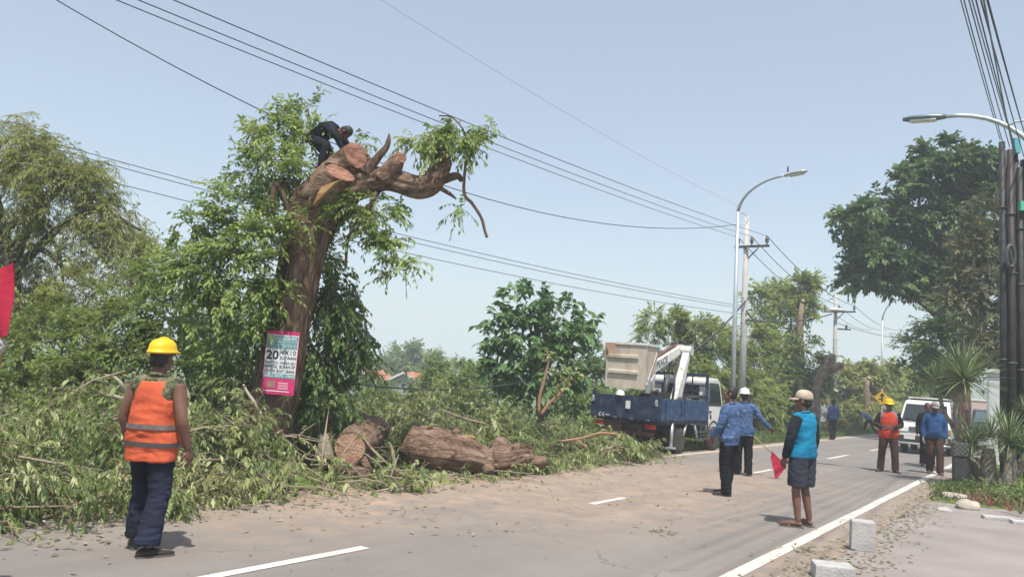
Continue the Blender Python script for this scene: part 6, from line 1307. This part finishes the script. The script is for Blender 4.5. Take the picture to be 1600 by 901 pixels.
def torso_rings(J, t0, t1, infl, scale_w=lambda t: 1.0, n=20, tab=TORSO, belly=0):
    P, C, N = Vector(J['pelvis']), Vector(J['chest']), Vector(J['neck']); Lh = (Vector(J['hipR']) - Vector(J['hipL'])).normalized(); Ls = (Vector(J['shR']) - Vector(J['shL'])).normalized()
    ts = [t0] + [k[0] for k in tab if t0 < k[0] < t1] + [t1]; rings = []
    def pos(t):
        if t < 0: return P + (P - C).normalized() * (-t) * .5
        if t < .63: return P.lerp(C, t / .63)
        return C.lerp(N, (t - .63) / .37)
    for t in ts:
        rx = np.interp(t, [k[0] for k in tab], [k[1] for k in tab]) * scale_w(t) + infl; ry = np.interp(t, [k[0] for k in tab], [k[2] for k in tab]) + infl + belly * math.exp(-((t - .25) / .25) ** 2)
        c = pos(t); T = (pos(t + .05) - pos(t - .05)).normalized(); X = Lh.lerp(Ls, min(max(t, 0), 1)); X = (X - T * X.dot(T)).normalized(); Y = T.cross(X); rg = []
        for k in range(n):
            a = 2 * math.pi * k / n; ca, sa = math.cos(a), math.sin(a); e = .85
            rg.append(c + X * (rx * math.copysign(abs(ca) ** e, ca)) + Y * (ry * math.copysign(abs(sa) ** e, sa)))
        rings.append(rg)
    return rings
def limb(mb, pts, rad, n=12):
    p = curve_pts([np.array(q) for q in pts], 4); mb.tube(p, rad_interp(rad, len(p)), n)
def hand(mb, wr, d, pn, side, curl=.45, s=1.0):
    wr = Vector(wr); d = Vector(d).normalized(); pn = Vector(pn); pn = (pn - d * pn.dot(d)).normalized(); w = d.cross(pn)
    rings = []
    for t, rw, rt in ((-.03, .026, .021), (.0, .028, .02), (.03, .038, .018), (.07, .042, .016), (.098, .038, .012)):
        rings.append([wr + d * t * s + w * (rw * s * math.cos(2 * math.pi * k / 10)) + pn * (rt * s * math.sin(2 * math.pi * k / 10)) for k in range(10)])
    mb.loft(rings)
    for i, L in enumerate((.068, .077, .072, .056)):
        b = wr + d * .088 * s + w * ((i - 1.5) * .0205 * s) * side; a = 0; pts = [b]; q = b
        for j, f in enumerate((.45, .32, .25)):
            a += curl * (1.0 + .15 * i) * (.7 if j == 0 else 1); q = q + (d * math.cos(a) + pn * math.sin(a)) * L * f * s; pts.append(q)
        mb.tube(pts, [.0095 * s, .009 * s, .008 * s, .006 * s], 7)
    tb0 = wr + d * .02 * s - w * .03 * s * side; dd = (d * .8 - w * .5 * side + pn * .35).normalized(); mb.tube([tb0, tb0 + dd * .035 * s, tb0 + dd * .06 * s + pn * .006 * s, tb0 + (dd + d * .3 + pn * .25).normalized() * .082 * s], [.014 * s, .0115 * s, .010 * s, .007 * s], 7)
def person(label, loc, heading, J=None, top=None, legs=None, feet='shoe', hat=None, vest=None, head=(0, 0), scale=1.0, hands=None, group='people on the road', voxel=.013, wr=.006, belly=0.0, seed=1, slv='long', sleeve_mat=None, hem=-.18, beard=False, hair=True, z=None, hand_mat=None, shorts=False, arm=1.0, vhem=-.22, stripes=None, cuff=(.079, 0)):
    Jn = dict(DEF); Jn.update(J or {}); J = {k: Vector(v) for k, v in Jn.items()}; hands = hands or {}
    x, y = loc; t = thing('person', label, 'person', (x, y, gz(x, y) + .013 if z is None else z), heading, group); t.scale = (scale,) * 3
    # --- head frame
    Rh = Matrix.Rotation(head[0], 3, 'Z') @ Matrix.Rotation(head[1], 3, 'X'); hc = J['neck'] + Rh @ Vector((0, .025, .155)); H = lambda a, b, c: hc + Rh @ Vector((a, b, c))
    # --- body: one continuous skin
    b = MB(); b.loft(torso_rings(J, -.1, 1.0, -.008)); limb(b, [J['neck'] - Vector((0, 0, .05)), J['neck'].lerp(hc, .3), H(0, -.015, -.05)], [.066, .056, .054])
    b.ell(hc + Rh @ Vector((0, -.008, .03)), (.076, .096, .098), 0, 16, 11, Rh); b.ell(H(0, .022, -.045), (.058, .070, .072), 0, 14, 9, Rh); b.ell(H(0, .05, -.085), (.030, .030, .026), 0, 10, 7, Rh)
    b.tube([H(0, .088, .022), H(0, .104, -.008), H(0, .112, -.026)], [.009, .012, .016], 8)
    for sx_ in (-1, 1): b.ell(H(sx_ * .080, -.008, -.002), (.012, .022, .034), 0, 10, 7, Rh)
    for s in 'RL':
        sd = 1 if s == 'R' else -1
        b.ell(J['sh' + s] - Vector((sd * .02, 0, .022)), (.05, .05, .05), 0, 12, 8); limb(b, [J['sh' + s], J['sh' + s].lerp(J['el' + s], .45), J['el' + s], J['el' + s].lerp(J['wr' + s], .35), J['wr' + s]], [k * arm for k in (.050, .047, .039, .039, .026)])
        limb(b, [J['hip' + s], J['hip' + s].lerp(J['kn' + s], .4), J['kn' + s], J['kn' + s].lerp(J['an' + s], .35), J['an' + s]], [.088, .078, .054, .055, .036])
        an, to = J['an' + s], J['to' + s]; d = (to - an); d.z = 0; d.normalize(); hl = an - d * .05; hl.z = to.z + .012
        b.tube([hl, an + d * .01 - Vector((0, 0, .03)), an + d * .09 - Vector((0, 0, .035)), to + Vector((0, 0, .004)), to + d * .05 - Vector((0, 0, .003))], [.024, .036, .036, .028, .014] if feet == 'sandal' else [.016, .028, .022, .014, .006], 10)
    me = remesh(b, voxel, 4)
    hb_ = MB(); hb_.v = [tuple(v.co) for v in me.vertices]; hb_.f = [tuple(p.vertices) for p in me.polygons]; hb_.m = [0] * len(hb_.f); hb_.sm = [True] * len(hb_.f); bpy.data.meshes.remove(me)
    for s in 'RL':
        sd = 1 if s == 'R' else -1; hd = hands.get(s, {}); d = Vector(hd.get('d', J['wr' + s] - J['el' + s])); pn = Vector(hd.get('pn', (-sd, .15, 0)))
        n0 = len(hb_.f); hand(hb_, J['wr' + s], d, pn, hd.get('side', 1) * sd, hd.get('curl', .4), 1.0)
        if hand_mat:
            for q in range(n0, len(hb_.f)): hb_.m[q] = 3
    for sx_ in (-1, 1):
        hb_.ell(H(sx_ * .031, .078, .012), (.014, .010, .008), 1, 10, 7, Rh); hb_.ell(H(sx_ * .031, .086, .012), (.006, .004, .006), 2, 8, 5, Rh); hb_.box(H(sx_ * .032, .086, .030), (.036, .008, .007), 2, Rh)
    hb_.ell(H(0, .088, -.058), (.024, .008, .008), 4, 10, 6, Rh)
    if beard: hb_.ell(H(0, .086, -.044), (.026, .008, .005), 2, 10, 6, Rh)
    hb_.build('body', [skin, mat('eye_white', (0.55, 0.52, 0.48), .3), hairm, hand_mat or skin, mat('lips', (0.17, 0.065, 0.05), .5)], t)
    if hair:
        h_ = MB(); h_.ell(H(0, -.018, .036), (.084, .098, .098), 0, 16, 11, Rh); hv = MB()
        h_.ell(H(0, -.05, -.02), (.074, .062, .07), 0, 12, 8, Rh)
        hm = remesh(h_, .012, 3, .002, 30)
        bm = bmesh.new(); bm.from_mesh(hm); inv = Rh.transposed(); dl = [v for v in bm.verts if (lambda q: q.y > .045 and q.z < .075 or (q.z < -.075))(inv @ (v.co - hc))]; bmesh.ops.delete(bm, geom=dl, context='VERTS'); bm.to_mesh(hm); bm.free()
        link('hair', hm, hairm, t)
    # --- trousers or shorts
    tr_ = MB(); tr_.loft(torso_rings(J, -.16, .14, .014))
    for s in 'RL':
        if shorts: e = J['kn' + s].lerp(J['hip' + s], .04) + Vector((0, -.01, 0)); limb(tr_, [J['hip' + s] + Vector((0, 0, .04)), J['hip' + s].lerp(e, .5), e], [.115, .122, .112])
        else:
            e = J['an' + s] + Vector((0, -.005, -.035 + cuff[1])); limb(tr_, [J['hip' + s] + Vector((0, 0, .03)), J['hip' + s].lerp(J['kn' + s], .45), J['kn' + s], J['kn' + s].lerp(e, .5), e], [.108, .102, .084, .5 * (.082 + cuff[0]), cuff[0]])
    link('shorts' if shorts else 'trousers', remesh(tr_, voxel, 3, wr, 9, seed), legs, t)
    # --- shirt
    sh = MB(); sh.loft(torso_rings(J, hem, 1.01, .022, lambda q: 1.0 + .20 * (1 - min(max((q + .12) / .3, 0), 1)), belly=belly))
    for sd in 'RL': sh.ell(J['sh' + sd] - Vector(((1 if sd == 'R' else -1) * .05, 0, .002)), (.085, .075, .075), 0, 12, 8)
    if slv != 'none' and (sleeve_mat is None):
        add_sl = sh
    else: add_sl = MB()
    for s in 'RL':
        if slv == 'long': limb(add_sl, [J['sh' + s] - Vector(((1 if s == 'R' else -1) * .03, 0, 0)), J['sh' + s].lerp(J['el' + s], .45), J['el' + s], J['el' + s].lerp(J['wr' + s], .5), J['wr' + s].lerp(J['el' + s], .03)], [.078, .069, .058, .052, .043])
        elif slv == 'short': limb(add_sl, [J['sh' + s] - Vector(((1 if s == 'R' else -1) * .03, 0, 0)), J['sh' + s].lerp(J['el' + s], .5), J['sh' + s].lerp(J['el' + s], .8)], [.078, .072, .070])
        else: add_sl.ell(J['sh' + s] - Vector(((1 if s == 'R' else -1) * .022, 0, .02)), (.062, .075, .082), 0, 12, 8)
    if slv == 'none': sh.v, sh.f = sh.v + add_sl.v, sh.f + [tuple(i + len(sh.v) for i in f) for f in add_sl.f]
    so_ = link('shirt', remesh(sh, voxel, 3, wr, 8, seed + 3), top, t)
    if sleeve_mat is not None and slv != 'none': link('sleeves', remesh(add_sl, voxel, 3, .006, 10, seed + 5), sleeve_mat, t)
    cl = MB(); N_ = J['neck']; cl.tube([N_ + Vector((.068 * math.cos(a), .066 * math.sin(a) + .004, .012 + .016 * -math.sin(a))) for a in np.linspace(0, 6.283, 17)], .014, 6, cap=False); cl.build('collar', top, so_)
    if vest:
        wv = lambda q: np.interp(q, [-.3, 0, .2, .5, .62, .72, .9, 1], [1.22, 1.12, 1.03, 1.0, .90, .76, .68, .8])
        ve = MB(); ve.loft(torso_rings(J, vhem, .95, .042, wv, belly=belly)); vo = link('vest', remesh(ve, voxel, 3, wr * .9, 7, seed + 7), vest, t)
        for ta in stripes or ((.30, .36),):
            st = MB(); rg = torso_rings(J, ta[0], ta[1], .052, wv, n=32, belly=belly); st.loft([rg[0], rg[-1]], 0, True, False); link('reflective_stripe', st.mesh('reflective_stripe'), reflect, vo)
    # --- feet
    for s in 'RL':
        an, to = J['an' + s], J['to' + s]; d = (to - an); d.z = 0; d.normalize(); w = Vector((d.y, -d.x, 0)); base = an - d * .075; z0 = to.z - .03
        out = []
        for (tt, ww, hh) in ((0, .03, .06), (.03, .038, .075), (.10, .040, .085), (.17, .048, .06), (.24, .046, .045), (.285, .022, .03)): out.append((base + d * tt, ww, hh))
        f_ = MB(); rings = []
        for (c, ww, hh) in out: rings.append([Vector((c.x, c.y, z0)) + w * (ww * math.cos(2 * math.pi * k / 12)) + Vector((0, 0, (.018 if feet == 'sandal' else max(.008, hh)) * (.5 + .5 * math.sin(2 * math.pi * k / 12)))) for k in range(12)])
        f_.loft(rings); so2 = f_.build('sandal' if feet == 'sandal' else 'shoe', sandal if feet == 'sandal' else shoe, t)
        g_ = MB(); g_.loft([[Vector((c.x, c.y, z0 + zz)) for c in [q[0] + w * q[1] * 1.08 for q in out] + [q[0] - w * q[1] * 1.08 for q in out[::-1]]] for zz in (0, .018)], 0, False); g_.build('sole', sole, so2)
        if feet == 'sandal': q_ = MB(); q_.tube([out[3][0] + w * .05 + Vector((0, 0, z0 + .02 - out[3][0].z)), out[3][0] + d * .03 + Vector((0, 0, z0 + .062 - out[3][0].z)), out[3][0] - w * .05 + Vector((0, 0, z0 + .02 - out[3][0].z))], .007, 6); q_.build('strap', sandal, so2)
    # --- hat
    if hat:
        kind, hm_ = hat; q_ = MB()
        if kind == 'helmet':
            shell(q_, H(0, -.008, .048), .119, peak=.045, h=.95, n=22, rot=Rh); ho = q_.build('hard_hat', hm_, t)
            r_ = MB(); r_.tube([H(0, -.105 + .21 * k / 8, .052 + .118 * math.sin(math.pi * (.18 + .64 * k / 8)) ** .8) for k in range(9)], .012, 6); r_.build('ridge', hm_, ho)
            r_ = MB(); r_.tube([H(.095 * math.cos(a), -.008 + .118 * math.sin(a), .05) for a in np.linspace(math.pi, 2 * math.pi, 11)], .010, 6); r_.build('rear_band', hm_, ho)
        else:
            rings = []
            for q, zz in ((1.0, 0), (1.02, .03), (.95, .075), (.72, .105), (.35, .12), (.03, .124)): rings.append([H(.088 * q * math.cos(2 * math.pi * k / 18), -.012 + .108 * q * math.sin(2 * math.pi * k / 18), .030 + zz) for k in range(18)])
            q_.loft(rings); ho = q_.build('cap', hm_, t); r_ = MB()
            V = []; 
            for zz in (0, -.006):
                for k in range(9):
                    a = math.pi * (.12 + .76 * k / 8); V.append(H(.086 * math.cos(a), -.012 + .104 * math.sin(a), .038 + zz)); V.append(H(.080 * math.cos(a), .0 + .104 * math.sin(a) + .085 * math.sin(a) ** .7, .028 + zz - .01))
            Q = [(2 * k, 2 * k + 1, 2 * k + 3, 2 * k + 2) for k in range(8)]; r_.add(V, Q + [tuple(18 + i for i in q[::-1]) for q in Q] + [(2 * k + 1, 19 + 2 * k, 21 + 2 * k, 2 * k + 3) for k in range(8)], 0, True); r_.build('peak', hm_, ho)
    return t
def face_dir(dx, dy): return math.atan2(-dx, dy)

# 1 worker with his back to us
g = gp(221, 866)
near = person('worker seen from behind in orange vest and yellow hard hat at lower left', g[:2], face_dir(.22, 1), dict(pelvis=(0, 0, .93), anR=(.12, -.10, .085), toR=(.23, .03, .03), anL=(-.155, .12, .085), toL=(-.28, .25, .03), knR=(.115, -.01, .49), knL=(-.115, .09, .5), elR=(.285, -.05, 1.10), wrR=(.31, .03, .86), elL=(-.275, -.03, 1.10), wrL=(-.27, .05, .86), shR=(.195, -.01, 1.375), shL=(-.195, -.01, 1.375)), camo, navy, hat=('helmet', helm_y), vest=orange, head=(-.06, .02), scale=.998, slv='none', belly=.03, arm=1.2, vhem=-.36, stripes=((-.13, -.05), (.16, .24)), voxel=.009, wr=.010, cuff=(.096, .05), seed=2, hands={'R': dict(curl=.4), 'L': dict(curl=.4)})
# 2 batik shirt man
g = gp(1137, 775)
person('man in blue patterned shirt and black trousers looking left', g[:2], face_dir(-.62, .5), dict(elL=(-.24, .05, 1.11), wrL=(-.22, .20, .90), elR=(.25, .02, 1.10), wrR=(.24, .17, .92), anR=(.10, .08, .085), toR=(.12, .26, .03)), batik, black_c, head=(.35, .06), hem=-.26, seed=4, belly=.02, beard=True, voxel=.012, wr=.009)
# 3 white helmet man with the flag
g = gp(1160, 743)
fm = person('man in white hard hat and patterned blue shirt holding a lowered red flag', g[:2], face_dir(.35, 1), dict(elR=(.33, .03, 1.14), wrR=(.50, .16, .98), anL=(-.10, .08, .085), toL=(-.14, .25, .03)), batik, black_c, hat=('helmet', helm_w), head=(.1, .0), hem=-.26, seed=5, hands={'R': dict(curl=.95, pn=(0, -.4, -.8))}, voxel=.012, wr=.009)
# 4 turquoise shirt man
g = gp(1252, 824)
person('man in turquoise shirt, dark sleeves, grey shorts and beige cap', g[:2], face_dir(-.55, .75), dict(elL=(-.26, .02, 1.10), wrL=(-.24, .10, .86), elR=(.25, -.02, 1.10), anR=(.13, -.03, .085), toR=(.19, .13, .03), toL=(-.20, .15, .03)), turq, greyshort, feet='sandal', hat=('cap', capm), head=(.42, .05), scale=.97, sleeve_mat=char, shorts=True, hem=-.10, seed=6, belly=.02, voxel=.011, wr=.009)
# 5 orange vest worker facing us
g = gp(1388, 738)
person('worker in orange vest and yellow hard hat facing the camera with hands together', g[:2], face_dir(-.45, -1), dict(elR=(.27, -.03, 1.12), wrR=(.13, .24, 1.03), elL=(-.27, -.03, 1.12), wrL=(-.06, .28, 1.05), anR=(.17, 0, .085), anL=(-.15, .02, .085), knR=(.14, .03, .49), knL=(-.13, .04, .49), toR=(.24, .15, .03), toL=(-.22, .16, .03)), greyc, brown_c, hat=('helmet', helm_y), vest=red_v, head=(.1, -.12), sleeve_mat=cloth('sleeve_dark', (0.035, 0.026, 0.024)), hem=-.24, seed=7, hands={'R': dict(curl=.9, pn=(-.2, .2, .8)), 'L': dict(curl=.9, pn=(.2, .2, .8))})
# 6 blue shirt man
g = gp(1460, 741)
person('man in blue long-sleeved shirt and brown trousers walking in front of the van', g[:2], face_dir(-.42, -1), dict(elR=(.235, -.02, 1.10), wrR=(.245, .05, .86), elL=(-.235, -.02, 1.10), wrL=(-.24, .05, .86), anR=(.09, -.12, .10), toR=(.12, .06, .03), anL=(-.10, .14, .085), toL=(-.12, .31, .03), knL=(-.10, .12, .5)), blue_c, brown_c, hat=('cap', capg), head=(.1, -.1), belly=.05, hem=-.12, seed=8, hand_mat=glove)
# 7 dark man behind him
p7 = Vector(at(1449, 700, 20.5)); person('man in dark clothes half hidden behind the blue-shirted man', (p7.x, p7.y), face_dir(-.42, -1), {}, black_c, black_c, head=(.2, 0), seed=9)
# 8 man on the far verge
g = gp(1301, 687); person('man in dark blue shirt and black trousers standing on the far verge', g[:2], face_dir(-.2, 1), dict(anR=(.08, .05, .085), anL=(-.07, -.05, .085)), dkblue, black_c, hat=('cap', black_c), head=(0, .05), seed=10, voxel=.016)
# 9 pruner bending
g = gp(1357, 677); person('man in light blue shirt bending to gather cut branches', g[:2], face_dir(-1, .1), dict(pelvis=(0, -.05, .85), chest=(0, .24, 1.03), neck=(0, .42, 1.10), shR=(.175, .36, 1.08), shL=(-.175, .36, 1.08), elR=(.2, .45, .82), elL=(-.2, .45, .82), wrR=(.14, .55, .6), wrL=(-.14, .55, .6), hipR=(.085, -.05, .84), hipL=(-.085, -.05, .84), knR=(.14, .12, .47), knL=(-.12, -.12, .46), anR=(.16, .22, .085), anL=(-.14, -.38, .085), toR=(.17, .40, .03), toL=(-.16, -.20, .03)), ltblue, black_c, head=(0, -.9), seed=11, voxel=.016, slv='short')
# 10 motorbike rider
mr = P_os(-5.05, 37.0); 
person('motorbike rider in dark jacket and helmet', (mo.location.x - .3 * -ST * -1, mo.location.y), -TH + math.pi, dict(pelvis=(0, -.25, .92), chest=(0, -.18, 1.22), neck=(0, -.13, 1.40), shR=(.17, -.14, 1.35), shL=(-.17, -.14, 1.35), elR=(.30, .05, 1.14), elL=(-.30, .05, 1.14), wrR=(.30, .26, 1.04), wrL=(-.30, .26, 1.04), hipR=(.1, -.24, .88), hipL=(-.1, -.24, .88), knR=(.17, .16, .72), knL=(-.17, .16, .72), anR=(.17, .06, .36), anL=(-.17, .06, .36), toR=(.18, .22, .29), toL=(-.18, .22, .29)), black_c, black_c, hat=('helmet', shoe), seed=12, voxel=.016, group='people on the road')
bpy.data.objects['person.009' if 'person.009' in bpy.data.objects else 'person'].location.xy = mo.location.xy
# 11 climber on the stump
c0 = at(505, 262, TY + .25)
person('climber in dark clothes bending over the cut top of the tree', (c0[0], c0[1]), face_dir(1, -.25), dict(pelvis=(0, -.20, .52), chest=(0, .04, .70), neck=(0, .20, .64), shR=(.17, .15, .67), shL=(-.17, .15, .67), elR=(.2, .30, .50), elL=(-.19, .30, .48), wrR=(.12, .40, .30), wrL=(-.12, .38, .28), hipR=(.09, -.19, .48), hipL=(-.09, -.19, .48), knR=(.15, .10, .36), knL=(-.13, .02, .30), anR=(.13, .05, .085), anL=(-.12, -.14, .02), toR=(.15, .22, .03), toL=(-.14, .03, -.03)), climb, climb, hat=None, head=(0, -1.5), seed=13, z=c0[2] - .03, hands={'R': dict(curl=.8, d=(0, .4, -.8)), 'L': dict(curl=.8, d=(0, .4, -.8))}, voxel=.011, group='people on the road')
# 12 flag holder mostly outside the picture
fy_ = 4.4; hx_ = at(2, 548, fy_); fx = at(-95, 600, fy_ + .1)
fl = person('person at the left edge raising a red flag, only a gloved hand in view', (fx[0], fx[1]), face_dir(.5, 1), {}, glove, black_c, seed=14, hat=('cap', capg), hands={'R': dict(curl=.9)}, hand_mat=glove) if False else None
hz_w = Vector(hx_); base_ = Vector((fx[0], fx[1], gz(fx[0], fx[1]))); hdg = face_dir(.6, 1); inv_ = Matrix.Rotation(-hdg, 3, 'Z'); hl_ = inv_ @ (hz_w - base_)
shp = Vector((.175, -.01, 1.375)); el_ = shp.lerp(hl_, .5) + Vector((.02, -.05, -.14))
person('person at the left edge holding up a red flag, only the hand in view', (fx[0], fx[1]), hdg, dict(elR=tuple(el_), wrR=tuple(hl_ - (hl_ - el_).normalized() * .07)), glove, black_c, seed=14, hat=('cap', capg), hands={'R': dict(curl=.95, pn=(0, 0, 1))}, hand_mat=glove, voxel=.011)

# flags
def flag(label, stick, quad, folds=.03, nu=14, nv=12, group='red signal flags', seed=0):
    """stick: two points; quad: four corners of the cloth (hoist top, hoist bottom, fly bottom, fly top)"""
    A = Vector(stick[0]); t = thing('signal_flag', label, 'flag', A, 0, group); m_ = MB(); m_.tube([Vector((0, 0, 0)), Vector(stick[1]) - A], .009, 8); m_.build('stick', mat('stick_wood', (0.36, 0.22, 0.12), .7), t)
    q = [Vector(k) - A for k in quad]; nn_ = (q[1] - q[0]).cross(q[3] - q[0]).normalized(); V = []
    for side in (0, 1):
        for j in range(nv + 1):
            for i in range(nu + 1):
                a, b_ = i / nu, j / nv; p = q[0].lerp(q[3], a).lerp(q[1].lerp(q[2], a), b_); p = p + nn_ * (folds * math.sin(a * 9 + b_ * 2 + seed) * (.3 + .7 * a) + folds * .5 * math.sin(a * 17 + b_ * 4) + side * .002); V.append(p)
    N_ = (nu + 1) * (nv + 1); Q = [(j * (nu + 1) + i, j * (nu + 1) + i + 1, (j + 1) * (nu + 1) + i + 1, (j + 1) * (nu + 1) + i) for j in range(nv) for i in range(nu)]
    c_ = MB(); c_.add(V, Q + [tuple(N_ + k for k in f[::-1]) for f in Q], 0, True); c_.build('cloth', flagm, t); return t
Yf = 14.9
flag('red flag lowered on a stick by the man in the white hard hat', (at(1178, 681, Yf), at(1208, 710, Yf)), (at(1206, 704, Yf), at(1204, 714, Yf), at(1212, 750, Yf), at(1230, 728, Yf)), .012, seed=1)
flag('red flag held upright at the left edge of the picture', (hz_w + Vector((0, 0, -.08)), at(12, 416, fy_ + .02)), (at(18, 408, fy_ - .03), at(16, 524, fy_ - .03), at(-70, 540, fy_ + .1), at(-80, 470, fy_ + .15)), .03, seed=2)

# ------------------------------------------------------------------ haze
hzb = MB(); hzb.box((0, 2450, 20 - 12), (9000, 5100, 64 + 0)); 
hm = bpy.data.materials.new('haze'); hm.use_nodes = True; N = hm.node_tree.nodes; N.remove(N['Principled BSDF'])
pv = N.new('ShaderNodeVolumePrincipled'); pv.inputs['Color'].default_value = (0.80, 0.87, 0.95, 1); pv.inputs['Density'].default_value = 0.0021; pv.inputs['Anisotropy'].default_value = 0.0
hm.node_tree.links.new(pv.outputs[0], N['Material Output'].inputs['Volume'])
ho = hzb.build('haze', hm); ho['kind'] = 'stuff'
